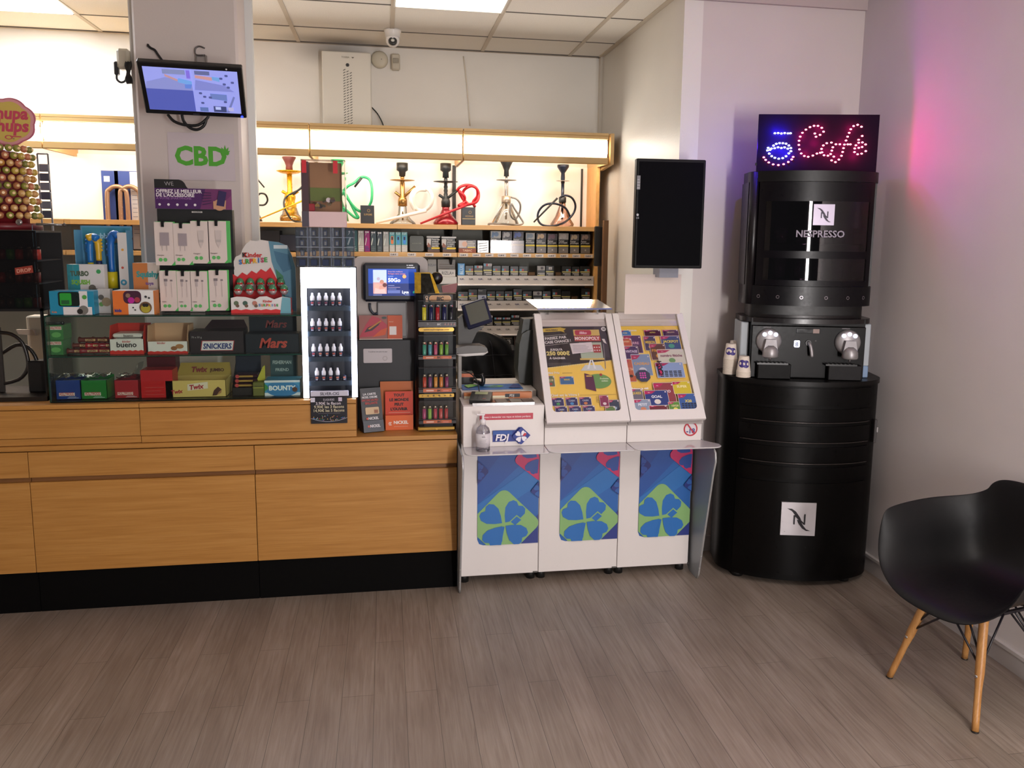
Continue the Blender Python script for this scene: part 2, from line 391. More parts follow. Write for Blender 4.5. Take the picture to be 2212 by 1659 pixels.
b = MB(); q = at(820, 128, YB - .03); b.lathe((q.x, YB - .002, q.z), [(.055, 0), (.055, -.02), (.045, -.032), (.02, -.036), (0, -.036)], M('cfc8b4', .5), 24, 'y'); b.cyl((q.x + .012, YB - .0385, q.z), .003, .004, M('55504a'), 8, 'y')
tag(b.build('smoke_detector'), 'round cream detector on the back wall right of the white cabinet', 'detector')
md = thing('motion_sensor', 'small rectangular grey motion sensor on the back wall below the ceiling camera', 'sensor', at(855, 150, YB - .05))
p0, p1 = at(846, 150, YB - .05), at(864, 116, YB - .05)
b = MB(); b.box(p0.x, p1.x, YB - .05, YB - .001, p0.z, p1.z, M('c3bcab', .4), .008); b.build('casing', md)
b = MB(); b.box(p0.x + .008, p1.x - .008, YB - .055, YB - .049, (p0.z + p1.z) / 2 - .01, p1.z - .03, M('9d9788', .3), .003); b.build('lens_window', md)
b = MB(); b.tube([at(803, 232, YB - .01), at(815, 245, YB - .03), at(825, 263, YB - .03), at(829, 275, YB - .03)], .004, M('1d2a2c', .5), 6); tag(b.build('cable'), 'short dark cable curling out beside the white electrical cabinet', 'cable')
dc = thing('dome_camera', 'white dome security camera hanging from the ceiling grid', 'security camera', V(at(848, 66, 5.32)) * 1.0)
q = V((dc.location.x, 5.32, ZC)); dc.location = (q.x, q.y, ZC - .12)
b = MB(); b.lathe(q, [(.052, -.001), (.052, -.012), (.047, -.022), (.044, -.045)], M('eeeae4', .3), 24); b.build('mounting_base', dc)
b = MB(); b.ball((q.x, q.y, ZC - .062), .042, M('f2eeea', .25), 20); b.build('eyeball', dc)
b = MB(); b.T = Matrix.Translation((q.x, q.y - .033, ZC - .078)) @ Matrix.Rotation(math.radians(-25), 4, 'X')
b.lathe((0, 0, 0), [(.026, 0), (.026, -.012), (.022, -.016)], M('3c3c3c', .3), 20, 'y'); b.lathe((0, -.0165, 0), [(.012, 0), (.008, -.003), (0, -.003)], M('d8d8d0', .2), 14, 'y'); b.build('lens', dc)

# ================================================================== shelving wall
YF, YK = 5.50, YB - .006       # shelf front edge, back panel
zs = [at(1130, 496, YF).z, at(1130, 549, YF).z]
Z1 = at(1000, 486, YF).z; Z2 = at(1130, 547.5, YF).z
Z3 = at(1130, 596, YF).z; Z4 = at(1130, 650, YF).z; Z5 = at(1130, 704, YF).z; Z6 = at(1130, 752, YF).z; Z7 = at(1150, 795, YF).z
XU = [-4.3, -3.05, -1.93, at(668, 400, 5.27).x, at(988, 540, YF).x, 1.405]
GREYB = M('7f8078', .6); LIP = M('c4bcb4', .35); LIPE = M('e8e2dc', .25)
LBL = ['at the far left edge', 'behind the pillar', 'left of the pillar column of hookahs', 'with boxed products and hookahs behind the chrome display', 'with cigarette packs']
names = ['pale panelled shelving unit at the far left end of the back wall', 'shelving unit of beech and white panels seen left of the pillar', 'beech shelving unit mostly hidden behind the pillar', 'beech shelving unit holding gold and red hookahs above boxed goods', 'beech shelving unit with white price rails full of dark tobacco packs']
units = []
for i in range(5):
    x0, x1 = XU[i], XU[i + 1]
    u = thing('shelving_unit', names[i], 'shelving unit', ((x0 + x1) / 2, 5.64, 0), 0, 'back wall shelving units'); units.append(u)
    b = MB(); b.box(x0, x1, YK - .018, YK, .02, Z1 - .002, GREYB); b.box(x0, x1, YK - .018, YK, Z1, 2.2, M('f2f0ee', .6)); b.build('back_panel', u)
    lst = [(Z1, .03, BEECH)] + ([(Z2, .028, BEECH)] if i >= 3 else [(at(60, 540, YF).z, .028, BEECH)])
    for (z, th, m) in lst:
        b = MB(); b.box(x0 + .002, x1 - .002, YF, YK - .018, z - th, z, m, .001); b.build('shelf', u)
    if i == 4:
        for z in (Z3, Z4, Z5):
            b = MB(); b.box(x0 + .002, x1 - .004, YF, YK - .018, z - .012, z - .001, LIP); b.box(x0 + .002, x1 - .004, YF - .004, YF + .008, z - .058, z, LIP); b.box(x0 + .002, x1 - .004, YF - .012, YF + .008, z - .066, z - .056, LIPE, .002)
            f = Fc(b, (x0, YF - .004, z - .058), EX, EZ, x1 - x0, .058); n = 15
            for k in range(n): f.text('12,50', (k + .45) / n, .54, .0125, M(random.choice(('332f30', '33305a', '4a3a30'))), bold=.05, l=1); f.rect((k + .66) / n, .5, (k + .8) / n, .56, M('9a9494'), 1)
            b.build('price_rail_shelf', u)
    if i == 3:
        for z in (Z3 - .01, Z4):
            b = MB(); b.box(x0 + .002, x1 - .004, YF, YK - .018, z - .045, z, M('c9c6c0', .4)); b.build('shelf', u)
    if i >= 3:
        b = MB(); f = Fc(b, (x0, YF, Z2 - .028), EX, EZ, x1 - x0, .028)
        n = 8 if i == 3 else 11
        for k in range(n):
            if i == 3 and k < 4: continue
            c = (k + .5) / n if i == 4 else (k + .4) / n
            f.rect(c - .03, .12, c + .03, .9, M('cfc4bc', .4), 1); f.text('13,40 €', c - .004, .34, .012, M('2e2c30'), bold=.04, l=2, maxw=.04)
        b.build('price_tag', u)
    if i >= 3:
        for z in (Z1 - .03, Z2 - .028):
            b = MB(); b.prism([(x1 - .04, YF + .03, z), (x1 - .04, YK - .02, z), (x1 - .04, YK - .02, z - .09), (x1 - .04, YF + .1, z - .05), (x1 - .04, YF + .05, z - .02)], (.012, 0, 0), M('1f2021', .5)); b.build('bracket', u)
b = MB(); b.box(1.405, 1.428, YF - .002, YK, .02, 2.192, wood('beech_side', 'd9a35e', 'e0ac66', 'e6b472', (20, 14, 1.4))); b.build('side_panel', units[4])
b = MB(); b.box(-.012, .012, YK - .03, YK - .018, Z1, 2.19, M('262626')); o = b; o = b.build('upright', units[3])
o.location.x += XU[4] - .0; 
b = MB(); b.box(1.36, 1.372, YK - .03, YK - .018, Z1, 2.19, M('262626')); b.build('upright', units[4])
# lit pelmet boxes
YC = 5.25; zt, zb = at(1000, 277, YC).z, at(1000, 346, YC).z
PX = [-4.3, -3.05, -1.93, at(668, 300, YC).x, at(1001, 300, YC).x, at(1316, 300, YC).x]
PLAB = ['lit pelmet box behind the flower shaped candy sign', 'long lit pelmet box at the top left of the pillar', 'short lit pelmet box just right of the pillar', 'lit pelmet box above the gold and green hookahs', 'lit pelmet box above the two grey hookahs at the right end']
LWOOD = M('c4a068', .45); DIFF = M('fff7ec', .5, 0, 11)
for i in range(5):
    x0, x1 = PX[i] + .003, PX[i + 1] - .003
    u = thing('pelmet_light', PLAB[i], 'light box', ((x0 + x1) / 2, YC + .2, zb), 0, 'lit pelmet boxes above the shelves')
    b = MB(); b.box(x0, x1, YC, YK, zt - .016, zt, LWOOD); b.box(x0, x1, YC + .012, YC + .03, zb, zb + .022, LWOOD)
    b.box(x0, x1, YC, YC + .018, zt - .04, zt - .016, LWOOD, .004); b.box(x0, x1, YC, YC + .018, zb, zb + .042, LWOOD, .004); b.box(x0, x0 + .008, YC + .03, YK, zb, zt - .016, LWOOD); b.box(x1 - .008, x1, YC + .03, YK, zb, zt - .016, LWOOD)
    b.build('housing', u)
    b = MB(); n = 10; pr = []
    for k in range(n + 1):
        a = -PI / 2 + PI * k / n; pr.append((YC + .022 - .022 * math.cos(a), (zb + zt) / 2 + (zt - zb - .086) / 2 * math.sin(a)))
    b.grid([[(x, y, z) for x in (x0 + .006, x1 - .006)] for y, z in pr], DIFF); b.build('diffuser', u)
    b = MB(); b.box(x0 + .02, x1 - .02, YC + .12, YC + .17, zb + .05, zb + .09, M('fff6ea', .5, 0, 10)); b.build('tube', u)
b = MB(); b.prism([(1.431, YC, zt), (1.431, YK, zt), (1.431, YK, zb - .02), (1.431, YF, zb - .02), (1.431, YC, zb)], (.022, 0, 0), LWOOD)
tag(b.build('pelmet_end_panel'), 'beech end panel closing the right end of the lit pelmet', 'panel')
# brown boards and black screen back between shelves and inner wall
b = MB(); p = at(1311, 458, 5.2); b.box(1.40, 1.43, 5.25, 5.29, 0, at(1305, 476, 5.25).z, M('7d5a3c', .7)); tag(b.build('timber_batten'), 'upright brown timber batten leaning beside the end of the shelves', 'batten')
p0, p1 = at(1284, 575, 5.3), at(1302, 489, 5.3)
b = MB(); b.box(p0.x, p1.x, 5.30, 5.33, p0.z, p1.z, M('16181b', .4), .004); tag(b.build('hanging_box'), 'black flat box hanging at the right end of the shelves', 'box')
# ================================================================== water pipes on the beech shelf
YH = 5.62
CG = glass('clear_vase', 'eef2f2', .10, .03)
def px2(p, Y=YH): return at(p[0], p[1], Y)
def pipe(label, px, top, base_y, vase, vmat, stem, smat, tray, tmat, bowl, bmat, hose=None, hmat=None, hr=.008, mouth=None, mmat=None, ports=None, extra=None, Y=YH):
    c = at(px, base_y, Y); c.z = Z1 + .001
    zz = lambda y: at(px, y, Y).z - c.z
    t = thing('water_pipe', label, 'hookah', c, 0, 'water pipes on the top shelf')
    sc = 5.62 / 1779.5 * 1.03
    b = MB(); b.lathe(c, [(r * sc, max(0, zz(y))) for r, y in vase], vmat, 24); b.build('vase', t)
    b = MB(); b.lathe(c, [(r * sc, zz(y)) for r, y in stem], smat, 16)
    if ports:
        for s, y, dx, dy in ports:
            a = c + V((0, 0, zz(y))); b.tube([a, a + V((s * dx * sc, -.005, -dy * sc))], .0095, smat, 8, 0)
    b.build('stem', t)
    b = MB(); b.lathe(c, [(r * sc, zz(y)) for r, y in tray], tmat, 28); b.build('tray', t)
    b = MB(); b.lathe(c, [(r * sc, zz(y)) for r, y in bowl], bmat, 20); b.build('bowl', t)
    if hose:
        b = MB(); n = len(hose)
        b.tube([at(p[0], p[1], Y - .05 - .02 * math.sin(i * 1.3)) for i, p in enumerate(hose)], hr, hmat, 8, 4); h = b.build('hose', t)
        if mouth:
            b = MB(); b.tube([at(p[0], p[1], Y - .07) for p in mouth], [hr * .95, hr * .7], mmat or hmat, 8, 0); b.build('mouthpiece', h)
    if extra: extra(t, c, sc, zz)
    return t
YEL = M('d9a01c', .28, .55); GLD = M('a8814a', .25, .75); BLK = M('22272a', .45); RED = M('c0202a', .45); REDG = M('8e1424', .25, .2, 0, .3)
GRN = M('34b070', .4); GRY = M('8d8b88', .4, .2); SIL = M('b8b6b2', .25, .8); DBL = M('2b3242', .3, .4); MRN = M('6a3a3a', .4); WHO = M('eee8dc', .5)
pipe('bright gold water pipe with clear conical vase and brown bowl', 628, 338, 478,
     [(21, 478), (21, 470), (18, 464), (17, 464), (13, 449), (12, 448)], CG,
     [(19, 477.9), (20, 470), (17, 465), (13.5, 465), (12, 447), (12.5, 443), (9, 437), (11, 428), (11, 423), (7, 417), (5, 413), (5, 372), (3, 371)], YEL,
     [(4, 377), (18, 374), (25, 370), (24, 369), (3, 372)], YEL,
     [(7, 368), (6.5, 358), (9, 350), (13.5, 341), (13, 339), (5, 345)], MRN,
     [(634, 420), (644, 411), (652, 404), (646, 410), (620, 424), (613, 438), (618, 456), (632, 476), (655, 481)], BLK, .006,
     [(655, 433), (556, 475)], M('d8b030', .3, .4), [(-1, 424, 15, -10), (1, 424, 16, -10)])
b = 0
pipe('green water pipe half hidden behind the clear prize box', 732, 345, 478,
     [(20, 478), (18, 462), (10, 440), (9, 436)], M('2d9a60', .2, 0, 0, .3),
     [(9, 438), (7, 428), (5, 415), (5, 378)], GRN, [(3, 378), (14, 377), (20, 374), (20, 373), (3, 375)], GRN,
     [(7, 373), (8, 360), (13, 350), (13.5, 345), (5, 348)], GRN,
     [(742, 412), (752, 402), (765, 395), (780, 383), (796, 386), (803, 402), (803, 430), (798, 444), (790, 458), (770, 452), (748, 425), (742, 414), (750, 425), (768, 460), (774, 470), (764, 468), (742, 448)], GRN, .009,
     [(781, 384), (766, 404)], BLK, [(1, 424, 14, -8)])
pipe('gold stemmed water pipe with clear bell vase and coiled white hose', 870, 345, 486,
     [(27, 485.5), (25, 480), (18, 474), (9, 462), (8, 446), (7, 445)], CG,
     [(1.5, 476), (1.5, 446), (9.5, 445), (9.5, 433), (8, 427), (5, 424), (5, 396), (3, 388), (4, 386), (4, 381)], GLD,
     [(3, 393), (15, 391.5), (25, 390), (25, 389), (3, 392)], GLD,
     [(6, 381), (7, 371), (11.5, 368), (11.5, 352), (5, 352)], BLK,
     [(895, 452), (888, 436), (890, 418), (900, 408), (914, 405), (928, 412), (934, 428), (928, 446), (914, 455), (900, 452), (893, 440), (894, 420), (905, 410), (920, 410)], WHO, .013,
     [(921, 455), (812, 481)], WHO, [(-1, 428, 15, -12), (1, 428, 26, -24)])
pipe('black stemmed water pipe with glossy red vase and looped red hose', 963, 348, 487,
     [(25, 485.5), (26, 481), (21, 474), (12, 463), (7.5, 452), (8, 446)], REDG,
     [(9, 447), (9.5, 436), (8, 430), (4, 427), (4.4, 420), (3.4, 416), (4.4, 412), (3.4, 408), (4.4, 404), (3.4, 400), (4, 388), (3, 384)], BLK,
     [(3, 396), (14, 394.5), (25, 393), (25, 392), (3, 395)], M('2c2f33', .35),
     [(6.5, 384), (6, 372), (11, 368), (11, 353), (5, 353)], BLK,
     [(988, 411), (994, 404), (1006, 400), (1022, 402), (1032, 411), (1034, 425), (1028, 437), (1010, 442), (990, 444), (1000, 440), (1004, 428), (1000, 420), (992, 414), (1000, 430), (1010, 440), (1002, 444), (992, 443), (1004, 436), (999, 424), (1003, 410), (1018, 402), (1030, 408), (1031, 424), (1022, 436), (1026, 447)], RED, .0095,
     [(1008, 443), (908, 483)], M('b02030', .4), [(-1, 431, 14, -9), (1, 431, 24, -19)])
def band(t, c, sc, zz):
    b = MB(); b.lathe(c, [(9.5 * sc, zz(438)), (9.8 * sc, zz(436)), (9.8 * sc, zz(424)), (6 * sc, zz(423))], M('a89c8c', .3, .5), 20); b.build('collar', t)
pipe('grey water pipe with clear conical vase and grey hose lying around its foot', 1093, 347, 486,
     [(26, 486), (27, 482), (17, 460), (9, 436)], CG,
     [(2, 474), (3, 436), (4, 424), (4, 392), (2.5, 388), (2.5, 381)], SIL,
     [(2, 392), (12, 390.5), (21, 389.5), (21, 388.5), (2, 391)], GRY,
     [(5.5, 381), (5, 368), (9, 358), (13, 350), (13, 347), (5, 349)], BLK,
     [(1104, 426), (1116, 430), (1124, 442), (1122, 460), (1112, 474), (1102, 462), (1104, 440), (1112, 452), (1124, 470), (1130, 482), (1118, 486), (1090, 484), (1066, 483), (1055, 484), (1058, 489)], GRY, .0065,
     [(1085, 441), (1064, 481)], SIL, None, band)
def band2(t, c, sc, zz):
    b = MB(); b.lathe(c, [(7.5 * sc, zz(438)), (7.8 * sc, zz(436)), (7.8 * sc, zz(426)), (5 * sc, zz(425))], BLK, 20); b.build('collar', t)
pipe('dark blue water pipe with pinkish clear vase and coiled dark hose', 1214, 356, 490,
     [(24, 489), (25, 484), (15, 468), (7, 446), (6.5, 438)], glass('rose_vase', 'f3dcd2', .12, .03),
     [(2, 474), (2.6, 438), (3.4, 426), (3.4, 394)], DBL,
     [(2, 392.5), (8, 392), (14, 391.2), (14, 390.6), (2, 391.6)], SIL,
     [(4, 396), (4.5, 384), (4, 374), (8, 368), (12.5, 361), (12.5, 356), (5, 358)], DBL,
     [(1211, 426), (1222, 422), (1236, 428), (1243, 444), (1238, 462), (1220, 480), (1195, 488), (1172, 486), (1162, 474), (1164, 456), (1178, 442), (1200, 440), (1222, 450), (1232, 470)], DBL, .0075,
     [(1204, 428), (1153, 480)], BLK, None, band2)
t = pipe('dark water pipe almost hidden at the right edge of the pillar', 540, 350, 478, [(24, 478), (22, 470), (10, 445)], M('26303a', .2), [(9, 446), (5, 430), (4, 385)], BLK, [(3, 386), (18, 384), (18, 383)], BLK, [(6, 383), (10, 360), (5, 360)], BLK,
     [(556, 424), (562, 418), (573, 420), (578, 432), (572, 442), (560, 443), (550, 440)], BLK, .006, [(546, 375), (571, 405)], BLK)
# small black cartons between the pipes
for (a, y0, c, y1, lab, gold) in ((779, 479, 808, 444, 'small black carton beside the green hose', 0), (998, 485, 1027, 448, 'small black carton with a gold stripe beside the red pipe', 1)):
    p0, p1 = at(a, y0, YH - .07), at(c, y1, YH - .07); b = MB(); b.box(p0.x, p1.x, YH - .07, YH + .01, Z1 + .001, p1.z, M('24272c', .4), .001)
    f = Fc(b, (p0.x, YH - .07, Z1), EX, EZ, p1.x - p0.x, p1.z - Z1); f.disc(.6, .72, .01, M('8a7040', .4), n=12, r0=.007); f.text('SUPREME' if not gold else 'HOOKAH', .55, .45, .017, M('9a8050', .4), maxw=.6)
    if gold: f.rect(0.02, .34, .98, .37, M('b8a060', .4))
    tag(b.build('carton'), lab, 'box', 'cartons between the water pipes')

# ================================================================== goods on the second shelf, left of the seam
def goods(name, label, cat, a, c, ytop, z, Y, d, m, group, deco=None, bev=.0015, tilt=0):
    p0, p1 = at(a, ytop, Y), at(c, ytop, Y); b = MB(); b.box(p0.x + .0006, p1.x - .0006, Y, Y + d, z + .0008, p0.z, m, bev)
    if deco: deco(Fc(b, (p0.x, Y, z), EX, EZ, p1.x - p0.x, p0.z - z))
    return tag(b.build(name), label, cat, group)
YG = 5.53; G = 'boxed vaping goods on the second shelf'
def vape(dc, dark):
    def f(F):
        F.lines(.12, .06, .9, .3, 3, M(dc, .5)); F.disc(.3, .93, .006, M('e8e8e8'), n=8); F.disc(.65, .93, .006, M('e8e8e8'), n=8); F.poly([(.1, .35), (.35, .7), (.42, .62), (.2, .3)], M('dfe8e0', .2)); F.poly([(.15, .75), (.3, .9), (.34, .86)], M('f0f8f0', .2))
    return f
def pod(c):
    def f(F):
        F.rect(.02, .36, .98, .98, M('4fa3a8', .4)); F.text('PUFF', .5, .86, .018, M('d8eef0'), maxw=.7); F.rrect(.26, .4, .74, .8, .008, M(c, .35)); F.rrect(.36, .6, .64, .76, .004, M('2a3844')); F.lines(.1, .06, .9, .3, 3, M('c8ccca'))
    return f
for a, c, y, m, d, lab in ((747, 772, 497, '2f5a60', vape('88a0a0', 1), 'dark teal tall slim box at the left of the vaping boxes'), (773, 786, 498, 'b8b8b4', vape('e0e0e0', 0), 'white tall slim box next to the magenta one'),
    (787, 799, 498, 'a02878', vape('4a4a90', 0), 'magenta tall slim box'), (800, 813, 499, '3e5058', vape('6a7a80', 0), 'slate tall slim box right of the magenta box'), (814, 826, 500, '3a4550', vape('6a7a80', 0), 'slate tall slim box second right of the magenta box'),
    (827, 840, 500, 'a5aaa8', vape('c8cccc', 0), 'light grey tall slim box beside the turquoise boxes'), (841, 853, 501, 'b9bcb8', pod('e07838'), 'turquoise box showing an orange device'), (854, 866, 501, 'b9bcb8', pod('2f8ed0'), 'turquoise box showing a blue device, between two others'), (867, 880, 501, 'b9bcb8', pod('2a86d8'), 'turquoise box showing a blue device beside the black square tin')):
    goods('vape_box', lab, 'box', a, c, y, Z2, YG, .06, M(m, .35), G, d)
def tin(F): F.rrect(.06, .06, .94, .94, .012, M('3f433b', .35)); F.text('MADE IN CUBA', .5, .48, .01, M('8f9488'), maxw=.6)
goods('square_tin', 'square dark olive tin with rounded corners', 'tin', 883, 917, 507, Z2, YG, .035, M('282a25', .4), None, tin, .012)
def tub(F, sh):
    F.rect(.02, .9, .98, 1, M('b8b4ae', .3)); F.poly([(.03, .45), (.3, .35), (.34, .85), (.03, .85)], M('c8c4c0')); F.poly([(.05, .35), (.3, .3), (.3, .45), (.12, .62)], M('8a5a48')); F.rect(.36, .22, .95, .32, M('e0c02a'), 9)
    for k in range(4): F.text(('Fumer', 'peut nuire', 'à votre', 'santé')[k] if sh else ('Fumer tue', 'arrêtez', 'maintenant', 'appelez')[k], .4, .76 - k * .13, .014, M('e8e6e2'), 'l', l=10, maxw=.55)
    F.rect(.1, .03, .95, .17, M('5a4238'), 3)
for i, (a, c, lab) in enumerate(((921, 951, 'black and white tobacco tub, the left of two'), (953, 986, 'black and white tobacco tub, the right of two'))):
    goods('tobacco_tub', lab, 'tub', a, c, 510 + i, Z2, YG, .08, M('1e1c1c', .35), 'tobacco tubs on the second shelf', lambda F, i=i: tub(F, i), .01)
def pouch(F):
    F.rect(.03, .4, .45, .95, M('d0c8c8')); F.disc(.35, .68, .018, M('d8b09c'), n=10); F.lines(.5, .45, .95, .95, 4, M('d8d6d2')); F.rect(.5, .38, .95, .46, M('d8bf40')); F.rect(.02, .02, .98, .34, M('8a4a34')); F.text('TABAC', .5, .1, .02, M('e0c8b0'), maxw=.8)
goods('tobacco_pouch', 'brown and white tobacco pouch lying at the left of the pouch row', 'pouch', 990, 1029, 518, Z2, YG, .05, M('3a3030', .3), None, pouch)
goods('tobacco_pouch', 'shiny black crumpled pouch in the middle of the second shelf', 'pouch', 1031, 1056, 519, Z2, YG, .07, M('1a1a1a', .15), None, lambda F: [F.poly([(.1, .1 + k * .2), (.8, .2 + k * .19), (.9, .28 + k * .18), (.2, .16 + k * .2)], M('6a6a66', .3)) for k in range(4)])
def cig(k):
    im = ('7088a8', 'b8b8b8', '6878b0', '8898a8', 'd0b898', '806878', 'c8c8c8', 'c8b89c', 'a89890')[k]
    def f(F):
        F.rect(.04, .68, .96, .98, M('b4b4b2' if k in (0, 3, 6) else '5c5a60')); F.disc(.55, .84, .016, M(im, .5), n=10); F.poly([(.1, .7), (.3, .7), (.4, .9), (.2, .95)], M(im, .6))
        F.text('Fumer', .06, .58, .015, M('e4e2de'), 'l', maxw=.8); F.text('provoque', .06, .5, .015, M('e4e2de'), 'l', maxw=.85, l=4); F.rect(.02, .34, .98, .42, M('d8c244'), 5); F.rect(.05, .03, .95, .32, M('6a6662' if k > 4 else '574f4c', .3), 6); F.disc(.5, .18, .006, M('aaa6a0'), n=8, l=7)
    return f
G = 'large tobacco pouches on the second shelf'
for k, (a, c) in enumerate(((1059, 1083), (1084, 1107), (1108, 1132), (1135, 1156), (1158, 1181), (1182, 1205), (1206, 1229), (1231, 1252), (1254, 1276))):
    goods('rolling_tobacco_pack', 'tall black tobacco pack with a picture warning, %s from the left on the second shelf' % ORD[k], 'tobacco pack', a, c, (498, 499, 499, 502, 503, 504, 503, 505, 505)[k], Z2, YG + (.0 if k < 3 else .015), .06, M('141312', .35), G, cig(k), .004)
b = MB(); p0, p1 = at(1060, 545, YG - .01), at(1132, 520, YG - .01); b.box(p0.x, p1.x, YG - .012, YG - .008, Z2 + .0005, p1.z, glass('clear_pusher', 'f8f0ee', .2, .1)); tag(b.build('clear_pusher'), 'clear reflecting plastic pusher in front of the first three tall tobacco packs', 'pusher')
# dark parcels seen just right of the pillar
goods('dark_parcel', 'flat black parcel on the second shelf beside the pillar', 'box', 556, 604, 497, Z2, 5.56, .15, M('23242a', .5), None)
goods('dark_parcel', 'long slate blue box lower on the second shelf beside the pillar', 'box', 604, 648, 507, Z2, 5.56, .15, M('2b3040', .5), None)
goods('dark_parcel', 'blue grey low box under the black parcel', 'box', 575, 603, 530, Z2, 5.52, .03, M('56707a', .5), None)
# ------------------------------------------------------------------ cigarette packs on the white rails
MK = [M('6fa8c4'), M('b85a5a'), M('cdc8c6')]
def pk(st):
    def f(F):
        if st == 0 or st == 3: u = .08 if st == 0 else .45; F.rect(u, .50, u + .25, .70, MK[0], 2); F.rect(u + .25, .50, u + .48, .70, MK[1], 2)
        if st == 1: F.rect(.06, .74, .3, .94, MK[0], 2); F.rect(.3, .74, .52, .94, MK[1], 2); F.rect(.52, .74, .96, .94, MK[2], 2); F.text('17', .74, .78, .011, M('4a4a4a'), l=3, bold=.03)
        if st != 5: F.rect(.02, .36, .98, .46, M('d6cc7c'), 2)
        F.rect(.12, .2, .94, .28, M('c4c0ba'), 2); F.rect(.3, .06, .94, .14, M('aeaaa4'), 2)
        if st == 5: F.rect(.04, .55, .96, .97, M('aaa6a2'), 2); F.disc(.6, .76, .01, M('5a5256'), 3, 8); F.rect(.04, .02, .96, .08, M('d6cc7c'), 3)
        if st == 4: F.rect(.35, .62, .75, .88, MK[2], 3); F.text('10', .55, .68, .01, M('4a4a4a'), l=4, bold=.03)
        if st == 6: F.text('Fumer', .1, .8, .011, M('e0ded8'), 'l', l=3); F.rect(.02, .05, .98, .48, M('b9c0d0'), 4); F.disc(.65, .22, .012, M('3c4470'), 5, 10)
        F.rect(0, 0, 1, .02, M('3a3836'), 1)
    return f
rows = [(Z3, 'upper white rail', 596, [(1005, 1023, 574, 3), (1024, 1043, 573, 1), (1044, 1063, 568, 1), (1064, 1082, 574, 0), (1083, 1100, 574, 0), (1102, 1120, 575, 0), (1121, 1140, 575, 0), (1160, 1178, 574, 5), (1179, 1197, 574, 4), (1214, 1234, 575, 3), (1235, 1252, 576, 3), (1253, 1275, 575, 3)]),
        (Z4, 'middle white rail', 650, [(989, 1011, 630, 0), (1012, 1031, 625, 0), (1032, 1051, 624, 6), (1052, 1070, 629, 0), (1071, 1089, 629, 0), (1090, 1107, 629, 0), (1109, 1128, 624, 0), (1129, 1149, 629, 0), (1151, 1171, 629, 5), (1172, 1190, 629, 0), (1193, 1212, 624, 0), (1213, 1232, 629, 2), (1256, 1275, 623, 3)]),
        (Z5, 'lower white rail', 704, [(1047, 1065, 680, 1), (1067, 1084, 685, 1), (1085, 1103, 685, 1), (1104, 1122, 680, 1), (1123, 1140, 685, 0), (1141, 1160, 685, 0)])]
for z, nm, yb, L in rows:
    for k, (a, c, yt, st) in enumerate(L):
        goods('cigarette_pack', 'small dark cigarette pack, %s from the left on the %s' % (ORD[k], nm), 'cigarette pack', a, c, yt, z, YG, .055, M('151412', .35), 'cigarette packs on the white rails', pk(st), .001)
def blue(F): F.text('BLUE', .75, .1, .028, M('cfe8f8'), 'l', rot=PI / 2); F.rect(.1, .1, .3, .9, M('6ab0e0'))
goods('filter_box', 'bright blue slim box at the left end of the upper white rail', 'box', 989, 1004, 569, Z3, YG, .055, M('2c86c4', .35), None, blue)
for a, c, z, r in ((1141, 1156, Z3, 'upper'), (1200, 1213, Z3, 'upper'), (1234, 1248, Z4, 'middle')):
    goods('empty_pack_slot', 'low brown cardboard stub on the %s white rail, %s' % (r, 'left of the crumpled pack' if a == 1141 else ('before the last three packs' if a == 1200 else 'near its right end')), 'cardboard stub', a, c, 588 if z == Z3 else 640, z, YG + .03, .03, M('7d5f42', .8), 'brown stubs in empty slots')
# stationery behind the lighter tower
goods('rolling_paper_carton', 'grey and white carton standing upright behind the lighter tower', 'carton', 924, 943, 560, Z3 - .01, 5.6, .1, M('aaa8a4'), 'pale cartons behind the lighter tower', lambda F: F.text('RIZLA+', .5, .6, .022, M('6c7480'), maxw=.9))
goods('rolling_paper_carton', 'wide grey carton behind the lighter tower', 'carton', 945, 984, 560, Z3 - .01, 5.62, .1, M('a29c96'), 'pale cartons behind the lighter tower', lambda F: F.lines(.1, .4, .9, .8, 3, M('8a8078')))
goods('rolling_paper_carton', 'low white printed carton at the right of the lighter tower top', 'carton', 947, 984, 582, Z3 - .01, 5.53, .07, M('c8c4c0'), 'pale cartons behind the lighter tower', lambda F: F.text('RIZLA+', .55, .3, .03, M('6a6a6a'), maxw=.7))
# lower right shelf goods seen between jacket and monitor
u = units[4]
for z, nm in ((Z6, 0), (Z7, 1)):
    b = MB(); b.box(XU[4] + .002, XU[5] - .004, YF, YK - .018, z - .03, z, LIP); b.build('price_rail_shelf', u)
def ocb(F): F.text('OCB', .5, .35, .04, M('c8c6c0'), bold=.03, maxw=.6); F.rect(.1, .8, .9, .86, M('8a7a60')); F.rect(.1, .12, .9, .18, M('7a6a52'))
goods('rolling_paper_box', 'black rolling paper box above the jacket', 'box', 1083, 1108, 727, Z6, YG, .08, M('22201d', .4), None, ocb)
goods('rolling_paper_box', 'brown box with a white star beside the black rolling paper box', 'box', 1110, 1128, 727, Z6, YG, .08, M('3a2620', .4), None, lambda F: F.poly([(.5 + (.35 if i % 2 == 0 else .15) * math.sin(i * PI / 5), .5 + (.4 if i % 2 == 0 else .17) * math.cos(i * PI / 5)) for i in range(10)], M('d8cfc0')))
def heat(F): F.rect(0, 0, 1, .45, M('8a6484')); F.rect(.48, 0, .5, 1, M('6a7084'))
goods('vape_carton', 'lilac and blue carton on the low shelf beside the jacket', 'carton', 1090, 1130, 760, Z7, YG, .1, M('6c8494', .4), None, heat)
z8 = at(1150, 820, YG).z
b = MB(); b.box(XU[4] + .002, XU[5] - .004, YF, YK - .018, z8 - .03, z8, BEECH); b.build('shelf', u)
